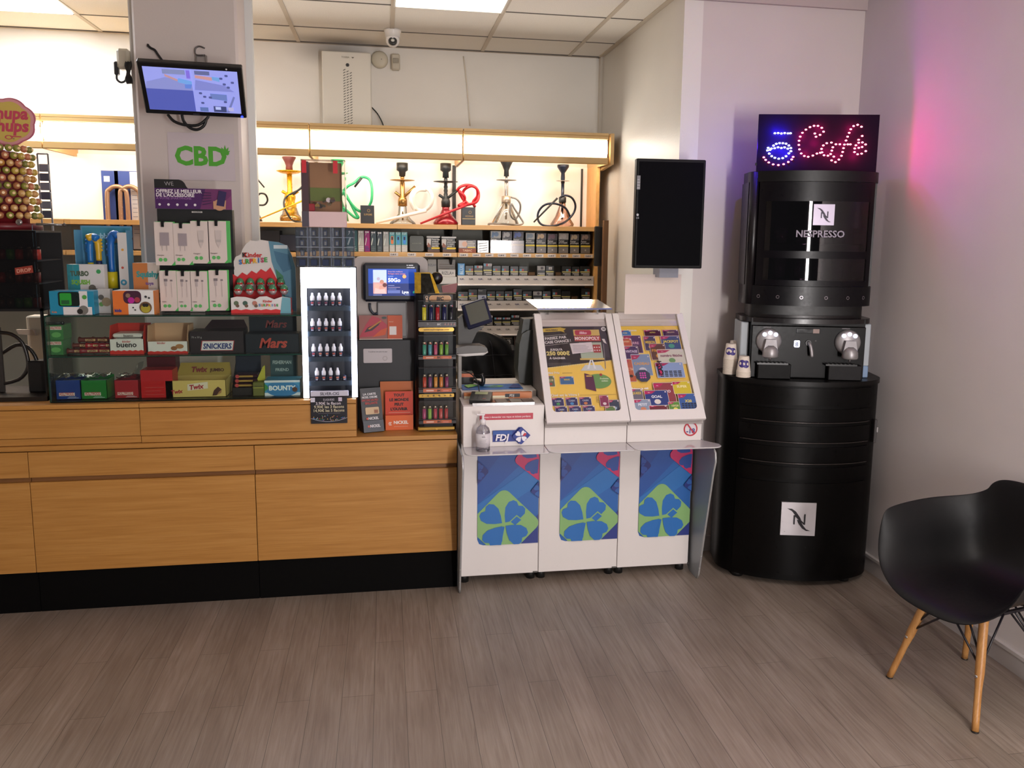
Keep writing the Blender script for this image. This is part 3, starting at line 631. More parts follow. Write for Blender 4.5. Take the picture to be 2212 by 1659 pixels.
goods('vape_carton', 'white carton with a teal power symbol on the lowest shelf in view', 'carton', 1098, 1130, 797, z8, YG, .1, M('b8c8ca', .4), None, lambda F: (F.disc(.45, .5, .03, M('5a9aa0'), n=20, r0=.022, a0=-4, a1=1), F.rect(.41, .45, .49, .9, M('5a9aa0')), F.rect(0, 0, 1, .1, M('2f7a78'))))
# ================================================================== the oak counter
YQ = 3.85
zl = lambda y, x=700: at(x, y, YQ).z
ZB = .194; ZG0, ZG1 = at(770, 1018, YQ).z, at(770, 1008, YQ).z; ZD = .752; ZT = .775
cx = [-3.47, -2.52, -1.563, -.607, .328]
clabs = ['oak counter cabinet under the dark display at the far left', 'left oak counter cabinet, cut by the left edge of the photo', 'middle oak counter cabinet between two vertical seams', 'right oak counter cabinet next to the white lottery desk']
for i in range(1, 4):
    x0, x1 = cx[i] + .0015, cx[i + 1] - .0015
    u = thing('counter_cabinet', clabs[i], 'cabinet', ((x0 + x1) / 2, 4.1, 0), 0, 'oak cabinets of the counter')
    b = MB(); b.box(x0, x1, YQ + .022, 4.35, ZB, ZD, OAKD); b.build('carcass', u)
    b = MB(); b.box(x0, x1, YQ + .02, 4.33, .0, ZB, M('050404', .7, 0, 0, 0, .1)); b.build('plinth', u)
    b = MB(); b.box(x0, x1, YQ, YQ + .02, ZB, ZG0, OAK, .0012); b.build('door', u)
    b = MB(); b.box(x0, x1, YQ, YQ + .02, ZG1, ZD - .003, OAK, .0012); b.build('drawer_front', u)
b = MB(); b.box(-2.52, .328, YQ - .002, 4.35, ZD + .002, ZT, OAK, .001); tag(b.build('worktop'), 'long oak worktop ledge running over the counter cabinets', 'worktop')
ZR = .958
for x0, x1, lab in ((-2.045, -1.094, 'left oak riser box on the worktop under the dark display cabinet'), (-1.091, -.144, 'right oak riser box on the worktop under the glass sweet case')):
    u = thing('counter_riser', lab, 'counter riser', ((x0 + x1) / 2, 4.1, ZT), 0, 'oak riser boxes on the counter')
    dy = 0 if x0 < -1.5 else -.004
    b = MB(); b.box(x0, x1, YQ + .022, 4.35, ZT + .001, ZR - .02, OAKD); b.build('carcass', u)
    b = MB(); b.box(x0, x1, YQ + .012 + dy, YQ + .024, ZT + .0015, ZT + .032, OAK, .001); b.build('base_rail', u)
    b = MB(); b.box(x0, x1, YQ + .004 + dy, YQ + .024, ZT + .035, ZR - .023, OAK, .0012); b.build('front_panel', u)
    b = MB(); b.box(x0, x1, YQ + .002 + dy, 4.35, ZR - .020, ZR, OAK, .0015); b.build('top_board', u)

# ================================================================== glass sweet case on the riser
YC0, YC1 = 3.90, 4.26
xl, xr = at(104, 760, YC0).x, at(652, 760, YC0).x
zs1, zs2 = at(380, 767, YC0).z, at(380, 681, YC0).z
gc = thing('glass_display_case', 'long two level glass case full of sweets on the oak counter', 'display case', ((xl + xr) / 2, 4.08, ZR))
EDG = M('1c3a2e', .1); b = MB()
def pane(x0, x1, y0, y1, z0, z1, nm='glass_panel', par=None, edge='front'):
    b = MB(); b.box(x0, x1, y0, y1, z0, z1, PANE)
    return b.build(nm, par)
g = .006
for z, nm in ((ZR + .001, 'base_glass'), (zs1 - g, 'shelf_glass'), (zs2 - g, 'top_glass')):
    b = MB(); b.box(xl, xr, YC0 + .001, YC1, z, z + g, PANE); b.box(xl, xr, YC0 - .0006, YC0 + .001, z, z + g, EDG); b.build(nm, gc)
b = MB(); b.box(xl, xr, YC0 - .006, YC0 - .001, ZR + .001, zs1 - .01, PANE); b.box(xl, xr, YC0 - .007, YC0, ZR + .001, ZR + .006, M('101512', .2)); b.build('front_glass', gc)
b = MB(); b.box(xl, xr, YC0 - .006, YC0 - .001, zs1 + .002, zs2 - .01, PANE); b.build('front_glass', gc)
b = MB(); b.box(xl - .006, xl, YC0, YC1, ZR + .001, zs2, PANE); b.box(xl - .007, xl + .001, YC0 - .001, YC0 + .001, ZR, zs2, EDG); b.build('side_glass', gc)
for z in (zs2 - .035,):
    b = MB(); b.cyl((xl + .0, YC0 + .03, z), .005, .05, M('181a1a', .3), 10, 'x'); b.ball((xl + .055, YC0 + .03, z), .009, M('181a1a', .3)); b.build('clamp', gc)
# wooden and white backdrop that the glass shows (service shelf behind the counter)
# ------------------------------------------------------------------ sweets in the case
def crate(name, label, cat, a, c, yt, z, Y, d, m, group=None, deco=None, top=None, bev=.001): 
    o = goods(name, label, cat, a, c, yt, z, Y, d, m, group, deco, bev); return o
SW = 'boxed sweets in the glass case'
def holly(F): F.rect(.12, .2, .75, .36, M('e8ddd4'), 1); F.text('HOLLYWOOD', .435, .22, .02, M('c02830'), l=2, maxw=.58, bold=.03); F.rect(.45, .08, .9, .1, M('c8d0d4'), 1); F.rect(.5, .13, .8, .145, M('c8d0d4'), 1)
zb0 = ZR + .007
YS = 3.935
for a, c, m, lab in ((119, 173, '1f3c86', 'blue chewing gum box on the bottom glass'), (174, 230, '1f7a30', 'green chewing gum box on the bottom glass'), (246, 299, 'a8242e', 'red chewing gum box under torn clear film')):
    t = thing('chewing_gum_box', lab, 'box', at((a + c) / 2, 860, YS + .05), 0, SW); t.location.z = zb0
    p0, p1 = at(a, 822, YS), at(c, 822, YS); x0, x1 = p0.x, p1.x; z1 = p0.z; MM = M(m, .35)
    b = MB(); b.box(x0, x1, YS, YS + .002, zb0, z1, MM); b.box(x0, x0 + .002, YS, YS + .11, zb0, z1, MM); b.box(x1 - .002, x1, YS, YS + .11, zb0, z1, MM); b.box(x0, x1, YS + .108, YS + .11, zb0, z1 + .01, MM); b.box(x0, x1, YS, YS + .11, zb0, zb0 + .003, MM)
    holly(Fc(b, (x0, YS, zb0), EX, EZ, x1 - x0, z1 - zb0)); b.build('tray', t)
    b = MB(); b.box(x0 + .004, x1 - .004, YS + .006, YS + .1, zb0 + .004, z1 - .012, M('8a8f96' if m != 'a8242e' else 'b05058', .3))
    b.build('packets', t)
    b = MB(); pts = []
    rnd = random.Random(a)
    for i in range(7):
        pts.append([V((x0 + .003 + (x1 - x0 - .006) * j / 7, YS + .015 + .09 * i / 6 + rnd.uniform(-.006, .006), z1 + .004 + rnd.uniform(0, .022) + (.05 if m == 'a8242e' and j > 4 else 0) * i / 6)) for j in range(8)])
    b.grid(pts, glass('crinkled_film', 'e8ecec', .22, .12)); b.build('film', t)
z, Y = zs1 + .001, 3.95
for k in (0, 1):
    p = 0.05 * k
    q0, q1 = at(107, 762 - 36 * k, YS), at(137, 762 - 36 * k, YS)
    zz0 = z + (at(107, 702, YS).z - z) / 2 * k; zz1 = z + (at(107, 702, YS).z - z) / 2 * (k + 1)
    b = MB(); b.box(q0.x, q1.x, YS, YS + .1, zz0, zz1 - .001, M('3f7a42', .4), .001); f = Fc(b, (q0.x, YS, zz0), EX, EZ, q1.x - q0.x, zz1 - zz0)
    f.rect(.08, .68, .9, .9, M('e8ddd4')); f.text('HOLLYWOOD', .49, .72, .016, M('c02830'), maxw=.76, bold=.03); f.disc(.5, .35, .02, M('68a85c'), n=14, sy=.6)
    tag(b.build('chewing_gum_box'), 'green chewing gum carton, the %s of the stacked pair in the glass case' % ('lower' if k == 0 else 'upper'), 'box', SW)
# loose chocolate bars
n = 0
for r in range(3):
    for k in range(3 if r < 2 else 2):
        x = at(150 + 28 * k + 12 * r, 760, YS).x; zq = z + .0145 + r * .024
        t = MB(); t.T = Matrix.Translation((x + .03, 3.965 + .006 * r, zq)) @ Matrix.Rotation(random.uniform(-.2, .2), 4, 'Z')
        t.lathe((-.05, 0, 0), [(.004, 0), (.021, .004), (.015, .014), (.017, .06), (.015, .104), (.021, .112), (.004, .116)], M(random.choice(('a81c26', '8a2028', '6a3028')), .25), 10, 'x', (1, .7))
        f = Fc(t, (-.045, -.0175, -.005), EX, EZ, .1, .012); f.rect(.3, .1, .72, .9, M('c8a070')); f.text('LION', .5, .2, .012, M('5a1010'), bold=.03)
        tag(t.build('chocolate_bar'), 'red wrapped chocolate bar in the loose pile, %s row, %s from the left' % (('bottom', 'middle', 'top')[r], ORD[k]), 'chocolate bar', 'loose chocolate bars on the glass shelf'); n += 1
def flapbox(label, a, c, yt, yflap, m, mi, deco, z, Y=YS, d=.13, flapw=.35, bars=None):
    t = thing('chocolate_box', label, 'box', (at((a + c) / 2, yt, Y).x, Y + d / 2, z), 0, SW)
    x0, x1 = at(a, yt, Y).x, at(c, yt, Y).x; z1 = at(a, yt, Y).z; zf = at(a, yflap, Y).z; MM = M(m, .4); MI = M(mi, .5)
    b = MB(); b.box(x0, x1, Y, Y + .002, z, z1, MM); b.prism([(x0, Y, z), (x0, Y + d, z), (x0, Y + d, zf), (x0, Y + .02, zf), (x0, Y, z1)], (.002, 0, 0), MI)
    b.prism([(x1 - .002, Y, z), (x1 - .002, Y + d, z), (x1 - .002, Y + d, zf), (x1 - .002, Y + .03, zf), (x1 - .002, Y, z1)], (.002, 0, 0), MI)
    b.box(x0, x1, Y + d - .002, Y + d, z, zf, MI); b.box(x0, x1, Y, Y + d, z, z + .002, MM)
    deco(Fc(b, (x0, Y, z), EX, EZ, x1 - x0, z1 - z)); b.build('tray', t)
    if bars:
        for k in range(bars[0]):
            b = MB(); zc = z + .012 + (z1 - z) * (k + .2) / bars[0] * 1.3; b.box(x0 + .01, x1 - .01, Y + .01, Y + d - .01, zc - .009, zc + .009, M(bars[1], .3), .006)
            f = Fc(b, (x0 + .01, Y + .01, zc - .009), EX, EZ, x1 - x0 - .02, .018); f.text(bars[2], .55, .2, .016, M(bars[3]), bold=.02, maxw=.7); b.build('bar', t)
    return t
def zig(F, h, m, l=None):
    pts = [(0, 0), (1, 0)]
    for i in range(13): pts.append((1 - i / 12, h + (.06 if i % 2 else 0)))
    F.poly(pts, m, l)
def bueno(F): zig(F, .22, M('d22a1e')); F.text('kinder', .5, .78, .014, M('c02020'), maxw=.5); F.text('bueno', .5, .48, .034, M('231818'), bold=.02, maxw=.7)
flapbox('white and red wafer bar box with a red side flap', 236, 310, 733, 704, 'e8e2dc', 'd23424', bueno, z, bars=(4, 'e6e0da', 'bueno', '3a2620'))
def bueno2(F): zig(F, .18, M('d22a1e')); F.text('kinder', .35, .8, .014, M('c02020'), maxw=.4); F.disc(.8, .6, .018, M('b07848'), n=12, sy=.6); F.disc(.66, .45, .014, M('9a6238'), n=12, sy=.7)
flapbox('white wafer box with beige inner flaps, half empty', 318, 405, 738, 704, 'e8e2dc', 'd6a884', bueno2, z)
# dark lidded box with blue edged lettering
t = thing('chocolate_box', 'dark brown bar box with raised lid and blue letters in a white frame', 'box', (at(465, 760, YS).x, YS + .07, z), 0, SW)
x0, x1 = at(411, 760, YS).x, at(527, 760, YS).x; z1 = at(411, 716, YS).z
b = MB(); b.box(x0, x1, YS, YS + .13, z, z1, M('2a1c20', .4), .001); f = Fc(b, (x0, YS, z), EX, EZ, x1 - x0, z1 - z)
sh = lambda u0, v0, u1, v1, m: f.poly([(u0, v0), (u1 - .03, v0), (u1, v1), (u0 + .03, v1)], m)
sh(.19, .12, .83, .58, M('b03038')); sh(.205, .145, .815, .555, M('e8e0e0')); sh(.22, .18, .80, .52, M('e4dcdc')); f.text('SNICKERS', .51, .22, .034, M('1c2c74'), bold=.035, shear=.1, maxw=.53); f.text('70 x 50 g', .13, .7, .012, M('a09a9a')); b.build('tray', t)
b = MB(); zf = at(460, 692, YS + .12).z; b.prism([(x0 + .04, YS + .13, z1), (x1, YS + .13, z1), (x1 - .02, YS + .15, zf), (x0 + .07, YS + .15, zf)], (0, .002, 0), M('38252a', .4)); b.build('lid', t)
def mars(F): F.text('Mars', .52, .28, .062, M('c8503c'), bold=.03, shear=.25, maxw=.75); F.text('Mars', .515, .285, .060, M('b83c30'), bold=.012, shear=.25, maxw=.74)
t = thing('chocolate_box', 'navy bar box with red script lettering on front and raised lid', 'box', (at(590, 760, YS).x, YS + .07, z), 0, SW)
x0, x1 = at(531, 760, YS).x, at(646, 760, YS).x; z1 = at(531, 722, YS).z; zf = at(540, 684, YS + .11).z
b = MB(); b.box(x0, x1, YS, YS + .12, z, z1, M('10131f', .4), .001); mars(Fc(b, (x0, YS, z), EX, EZ, x1 - x0, z1 - z)); b.build('tray', t)
b = MB(); b.box(x0, x1 - .02, YS + .118, YS + .121, z1, zf, M('121624', .4)); F = Fc(b, (x0, YS + .118, z1), EX, EZ, x1 - x0, zf - z1); F.text('Mars', .52, .25, .05, M('8c3434'), bold=.02, shear=.25, maxw=.7); b.build('lid', t)
# bottom level, right half
z = zb0
def kk(F): F.lines(.15, .12, .85, .5, 3, M('c8504c'), fill=.12)
crate('chocolate_box', 'bright red box in the middle of the bottom glass', 'box', 302, 372, 800, z, YS, .1, M('bf1c20', .35), SW, kk)
def kit(F): F.text('KitKat', .5, .45, .05, M('d8b0a8'), bold=.03, shear=.15, maxw=.8)
crate('chocolate_box', 'dark red box with pale lettering behind the bright red one', 'box', 316, 379, 771, z, YS + .13, .08, M('5c0e1a', .35), SW, kit)
t = thing('chocolate_box', 'open yellow biscuit bar box with a raised printed lid', 'box', (at(425, 860, YS).x, YS + .08, z), 0, SW)
x0, x1 = at(359, 860, YS).x, at(489, 860, YS).x; z1 = at(359, 823, YS).z; YL = M('d8bc6c', .45)
b = MB(); b.box(x0, x1, YS, YS + .002, z, z1, YL); b.box(x0, x0 + .002, YS, YS + .15, z, z1, YL); b.box(x1 - .002, x1, YS, YS + .15, z, z1, YL); b.box(x0, x1, YS + .148, YS + .15, z, z1, YL); b.box(x0, x1, YS, YS + .15, z, z + .002, YL)
F = Fc(b, (x0, YS, z), EX, EZ, x1 - x0, z1 - z); F.text('Twix', .19, .25, .024, M('b02430'), bold=.04, shear=.2, rot=.12); F.poly([(.36, .4), (.7, .52), (.7, .92), (.36, .78)], M('e4d8c0')); F.text('Twix', .52, .5, .03, M('b02430'), bold=.04, shear=.2, rot=.1)
F.poly([(.77, .08), (.8, .4), (.87, .62), (.93, .45), (.92, .25), (.84, .1)], M('4c2418')); F.poly([(.84, .1), (.92, .25), (.93, .45), (.88, .3)], M('a87848')); b.build('tray', t)
b = MB(); zf = at(400, 785, YS + .15).z; b.prism([(x0 + .015, YS + .15, z1), (x1, YS + .15, z1), (x1 - .01, YS + .17, zf), (x0 + .03, YS + .17, zf)], (0, .002, 0), M('b09444', .45)); F = Fc(b, (x0, YS + .149, z1), EX, (0, .2, 1), x1 - x0, zf - z1); F.text('Twix', .45, .28, .034, M('8a2c2c'), bold=.04, shear=.2); F.text('JUMBO', .75, .3, .02, M('5a2c20'), bold=.03); b.build('lid', t)
def nuts(F): F.text('Nuts', .5, .2, .03, M('b88c50'), bold=.03, shear=.1)
t = thing('chocolate_box', 'black open box of dark gold wrapped bars between the yellow and green boxes', 'box', (at(535, 860, YS).x, YS + .08, z), 0, SW)
x0, x1 = at(502, 860, YS + .03).x, at(558, 860, YS + .03).x; z1 = at(502, 838, YS + .03).z; Yq = YS + .03
b = MB(); b.box(x0, x1, Yq, Yq + .12, z, z1, M('1c1618', .4)); b.box(x0, x1, Yq + .118, Yq + .12, z, at(520, 775, Yq).z, M('141a30', .4)); b.prism([(x0, Yq, z), (x0, Yq + .12, z), (x0, Yq + .12, at(520, 790, Yq).z), (x0, Yq, z1)], (.002, 0, 0), M('140f12')); b.build('tray', t)
for k in range(3):
    b = MB(); b.box(x0 + .006, x1 - .002, Yq + .004 + .008 * k, Yq + .1, z1 + .002 + k * .02, z1 + .019 + k * .02, M('3a1420', .3), .006); F = Fc(b, (x0 + .006, Yq + .004 + .008 * k, z1 + .002 + k * .02), EX, EZ, x1 - x0 - .008, .017); F.rect(.15, .25, .8, .75, M('a8843c', .3)); F.disc(.15, .5, .009, M('b83c3c'), n=10); b.build('bar', t)
t = thing('chocolate_box', 'olive green sweet box with an arched yellow side flap', 'box', (at(560, 860, YS).x, YS + .05, z), 0, SW)
x0, x1 = at(547, 860, YS).x, at(571, 860, YS).x; z1 = at(547, 826, YS).z
b = MB(); b.box(x0, x1, YS, YS + .1, z, z1, M('67682a', .45), .002); F = Fc(b, (x0, YS, z), EX, EZ, x1 - x0, z1 - z); F.rect(0, .58, 1, .62, M('b8b450')); F.rect(.15, .7, .85, .74, M('3a3c18')); b.build('tray', t)
b = MB(); b.prism([(x0 + .01, YS + .05, z1), (x1, YS + .05, z1), (x1, YS + .05, at(571, 792, YS).z), (x0 + .04, YS + .05, at(571, 796, YS).z)], (0, .003, 0), M('c0b838', .45)); b.build('flap', t)
def bounty(F): F.rect(0, .0, 1, .2, M('dfe4e8')); F.disc(.5, .45, .075, M('2e7cb4'), n=24, sy=.5); F.text('BOUNTY', .5, .36, .03, M('eef2f4'), bold=.04, maxw=.75); F.rect(0, .86, 1, 1, M('dfe4e8')); F.poly([(.0, .3), (.12, .5), (.06, .7), (0, .8)], M('3a8a48')); F.disc(.85, .4, .012, M('5a3424'), n=10)
crate('chocolate_box', 'blue and white coconut bar box at the right end of the bottom glass', 'box', 571, 648, 822, z, YS, .11, M('4a9cc8', .35), SW, bounty)
crate('chocolate_box', 'dark teal box with pale letters behind the coconut bar box', 'box', 583, 640, 767, z, YS + .13, .06, M('3c5458', .35), SW, lambda F: (F.text('FISHERMAN', .45, .75, .024, M('c8d4d0'), bold=.02, maxw=.7), F.text('FRIEND', .45, .55, .02, M('c8d4d0'), maxw=.5)))
# ------------------------------------------------------------------ things standing on the glass top
z = zs2 + .001; G = 'toy sweet boxes on the glass top'
t = thing('toy_display_box', 'tall blue toy box with yellow and blue animal bubble toys', 'toy box', (at(222, 600, 4.16).x, 4.19, z), 0, G)
Y = 4.16; x0, x1 = at(163, 560, Y).x, at(276, 560, Y).x; z1 = at(163, 487, Y).z; LB = M('5a96b8', .45)
b = MB(); b.box(x0, x1, Y + .09, Y + .093, z, z1, LB); b.box(x0, x0 + .003, Y, Y + .09, z, z1 - .02, LB); b.box(x1 - .003, x1, Y, Y + .09, z, z1 - .02, LB); b.box(x0, x1, Y, Y + .003, z, z + .09, M('d0d0d2', .4))
F = Fc(b, (x0, Y + .09, z), EX, EZ, x1 - x0, z1 - z); F.rect(.03, .78, .97, .98, M('3c8aa0')); F.text('Bubble', .42, .85, .035, M('9cc8dc'), bold=.04, maxw=.4); F.disc(.84, .9, .012, M('3a9a58'), n=12); F.rect(.5, .8, .8, .86, M('8a8a7c')); F.disc(.95, .85, .014, M('7a5238'), n=10)
F = Fc(b, (x1 - .04, Y - .001, z), EX, EZ, .04, z1 - z - .03); F.rect(0, .0, 1, 1, M('d6d2d0')); F.disc(.5, .78, .006, M('d8a040'), n=8); F.disc(.4, .55, .006, M('c05040'), n=8); F.disc(.45, .36, .014, M('3c90b0'), n=14, r0=.006)
F = Fc(b, (x0, Y, z), EX, EZ, x1 - x0 - .045, .09); F.disc(.3, .7, .008, M('3c5ab0'), n=8); F.disc(.75, .6, .006, M('d09030'), n=8); F.disc(.85, .25, .02, M('6a4a38'), n=12); b.build('carton', t)
for k, (px, y0, y1, m, sg) in enumerate(((196, 567, 512, '2470b8', 1), (214, 563, 512, 'd2a828', -1), (242, 588, 505, '2468b8', 1))):
    b = MB(); c0 = at(px, y0, Y + .03); c1 = at(px, y1, Y + .03); h = c1.z - c0.z
    b.tube([c0, c0 + V((0, 0, h * .5)), c0 + V((.004 * sg, 0, h * .85)), c0 + V((.022 * sg, -.01, h)), c0 + V((.042 * sg, -.02, h * .93))], [.013, .015, .018, .017, .011], M(m, .35), 12, 4)
    for i in range(4): b.ball(c0 + V((-.014 * sg, 0, h * (.45 + .14 * i))), .006, M(m, .35), 8)
    b.ball(c0 + V((.03 * sg, -.022, h * 1.0)), .005, M('f0f0f0'), 8); b.build('animal_topper', t)
    b = MB(); c = at(px, y0, Y + .03); b.cyl(c - V((0, 0, .075 if k == 2 else .03)), .024 if k == 2 else .013, .077 if k == 2 else .03, M('c8b820' if k != 1 else '1c2858', .35), 16); b.build('bubble_tube', t)
def turbo(F): F.rect(0, 0, .33, 1, M('2a8c98'), 1); F.text('TURBO', .33, .76, .03, M('4a5a44'), bold=.05, maxw=.5); F.text('SQUISH', .35, .58, .028, M('74b03c'), bold=.05, maxw=.5); F.disc(.85, .85, .01, M('3a9a58'), n=12); F.disc(.72, .35, .032, M('7c7870'), n=16); F.disc(.66, .5, .016, M('68645c'), n=12); F.disc(.52, .25, .014, M('24221f'), n=12); F.rect(.35, .0, .95, .08, M('5a8a48'))
crate('toy_display_box', 'teal and white toy box with a grey creature picture', 'toy box', 144, 224, 571, z, 4.10, .05, M('d4d0d0', .4), G, turbo)
t = thing('toy_display_box', 'low teal and white toy box with a green tin behind its window', 'toy box', (at(160, 670, 3.93).x, 3.97, z), 0, G)
x0, x1 = at(108, 670, 3.93).x, at(204, 670, 3.93).x; z1 = at(150, 629, 3.93).z
b = MB(); b.box(x0, x1, 3.93, 4.03, z, z1, M('1f86a8', .4), .001); F = Fc(b, (x0, 3.93, z), EX, EZ, x1 - x0, z1 - z); F.rect(.3, 0, .95, .33, M('dcd8d8')); F.rect(.67, .33, .86, 1, M('dcd8d8'), 2); F.rrect(.2, .36, .68, .97, .01, M('12211c', .3), 3); F.rrect(.24, .4, .5, .92, .006, M('2e9a38', .3), 4); F.rect(.27, .45, .45, .62, M('1c5a30'), 5); F.disc(.76, .2, .02, M('76726c'), 6); F.disc(.68, .14, .012, M('26221f'), 7); F.disc(.8, .75, .01, M('4a9a40'), 8, 8); F.text('Kids', .1, .08, .012, M('e08040'), bold=.02); b.build('carton', t)
b = MB(); b.box(x1 - .004, x1 + .05, 3.99, 4.03, z, z1 + .005, M('b8b4b0', .4), .001); F = Fc(b, (x1 - .004, 3.99, z), EX, EZ, .054, z1 - z); F.disc(.3, .7, .012, M('54504a')); F.disc(.3, .4, .01, M('5a8a48')); F.disc(.7, .5, .02, M('8a7a60')); b.build('side_flap', t)
t = thing('toy_display_box', 'orange and white toy box with a round window of pink capsules', 'toy box', (at(290, 670, 3.93).x, 3.97, z), 0, G)
x0, x1 = at(245, 670, 3.93).x, at(333, 670, 3.93).x; z1 = at(250, 628, 3.93).z
b = MB(); b.box(x0, x1, 3.93, 4.03, z, z1, M('e0e0de', .4), .001); F = Fc(b, (x0, 3.93, z), EX, EZ, x1 - x0, z1 - z); F.rect(0, 0, .37, 1, M('d8702a')); F.rrect(.26, .46, .7, 1.0, .02, M('4a2c3c', .2)); F.disc(.45, .6, .014, M('b42c90', .3)); F.disc(.6, .62, .012, M('a04048', .3)); F.disc(.38, .8, .01, M('8a6a58')); F.disc(.8, .3, .026, M('6a4a30')); F.disc(.8, .26, .02, M('a89a30')); F.disc(.77, .4, .008, M('1f1a18')); F.disc(.83, .4, .008, M('1f1a18')); F.disc(.82, .75, .006, M('3a3a3a'), n=6); F.disc(.9, .7, .005, M('3a3a3a'), n=6); F.text('kids', .13, .12, .018, M('2a3a8a'), bold=.04); F.disc(.5, .3, .004, M('3a3a3a'), n=6); F.disc(.55, .2, .004, M('3a3a3a'), n=6); b.build('carton', t)
b = MB(); b.box(x1, x1 + .006, 3.93, 4.0, z, z1, M('c07030', .5)); b.build('side_flap', t)
def sq(F): F.rect(0, 0, .55, 1, M('b8703a')); F.text('Squishy', .55, .72, .036, M('2f8a8c'), bold=.05, maxw=.85); F.text('toys', .6, .56, .02, M('6a4a8c'), bold=.04); F.disc(.82, .3, .028, M('5a4236')); F.disc(.82, .32, .018, M('8a7058'))
crate('toy_display_box', 'brown orange toy box with teal lettering left of the cable stand', 'toy box', 286, 344, 568, z, 4.05, .06, M('c8b8b0', .4), G, sq)
# phone accessory stand
t = thing('accessory_stand', 'tall black cardboard stand with a purple header and hanging cable packs', 'display stand', (at(425, 670, 4.05).x, 4.08, z))
Y = 4.06; X0, X1 = at(346, 600, Y).x, at(507, 600, Y).x; zt = at(430, 452, Y).z; zh = at(430, 408, Y).z; zh2 = at(380, 388, Y).z
b = MB(); b.box(X0, X1, Y, Y + .05, z, zt, M('101013', .5), .002); F = Fc(b, (X0, Y, z), EX, EZ, X1 - X0, zt - z); F.rect(.46, .965, .6, .98, M('c8c4c0'), 1); F.text('GALERIEN', .53, .967, .008, M('303030'), l=2); b.box(X0 + .02, X1 - .02, Y - .03, Y, z, z + .02, M('101013', .5)); F2 = Fc(b, (X0, Y - .03, z), EX, EZ, X1 - X0, .02); F2.rect(.4, .1, .6, .7, M('c8c4c0')); b.build('back_board', t)
Yh = Y - .012
b = MB(); W = X1 - X0 + .004; x0 = X0 - .002
F = Fc(b, (x0, Yh, zt), EX, EZ, W, zh - zt); b.box(x0, x0 + W, Yh, Yh + .004, zt, zh, M('4a1f5c', .4)); k = (zh2 - zt) / (zh - zt)
pts = [(0, 1), (.43, 1)] + [(.43 - .02 - .1 * (1 - math.cos(a)) , 1 + (k - 1) * math.sin(a)) for a in (.3, .6, .9, 1.2, 1.5)] + [(0, k)]
P = [F.p(u, v, 0) for u, v in pts]; b.prism(P, (0, .004, 0), M('121214', .5))
F.text('WE', .19, 1.12, .026, M('b0acb0'), bold=-.01, maxw=.2, shear=-.1)
F.poly([(.58, 0), (1, 0), (1, 1), (.66, 1)], M('6a2a60')); F.poly([(.78, 0), (1, 0), (1, .7)], M('7c3468'))
F.text('OFFREZ LE MEILLEUR', .02, .78, .021, M('e8e0e4'), 'l', bold=.03, maxw=.6); F.text("DE L'ACCESSOIRE", .02, .59, .021, M('e8e0e4'), 'l', bold=.03, maxw=.52); F.text('À VOTRE SMARTPHONE', .02, .46, .014, M('9a6aa8'), 'l', maxw=.48)
for i in range(5): F.disc(.06 + .115 * i, .2, .006, M('e0dce0'), n=6 + i)
F.disc(.84, .22, .026, M('c09070')); F.poly([(.76, .02), (.92, .02), (.93, .45), (.76, .4)], M('c09070')); F.poly([(.80, .2), (.9, .14), (.94, .85), (.84, .93)], M('2a1c50'))
for i in range(5): F.poly([(.62, .2 + i * .15), (.74, .3 + i * .12), (.74, .33 + i * .12), (.62, .24 + i * .15)], M('301848'))
b.build('header_card', t)
hook = M('0e0e10', .3)
HG = 'phone accessory packs on the black stand'
pack_l = (('charger pack', 'plug', 337, 375, 480, 573, 'white charger pack hanging upper left on the black stand'), ('c', 'plug', 377, 413, 483, 572, 'white charger pack hanging second in the upper row'), ('c', 'car', 415, 452, 478, 569, 'white car charger pack hanging third in the upper row'), ('c', 'car', 452, 490, 478, 568, 'white car charger pack with wide green edge at the right of the upper row'),
          ('k', 'cab', 348, 382, 585, 672, 'white cable pack hanging lower left on the black stand'), ('k', 'cab', 385, 413, 586, 672, 'white cable pack hanging second in the lower row'), ('k', 'cab', 414, 449, 586, 672, 'white cable pack hanging third in the lower row'), ('k', 'cab', 454, 492, 584, 671, 'white cable pack reflecting a light at the right of the lower row'))
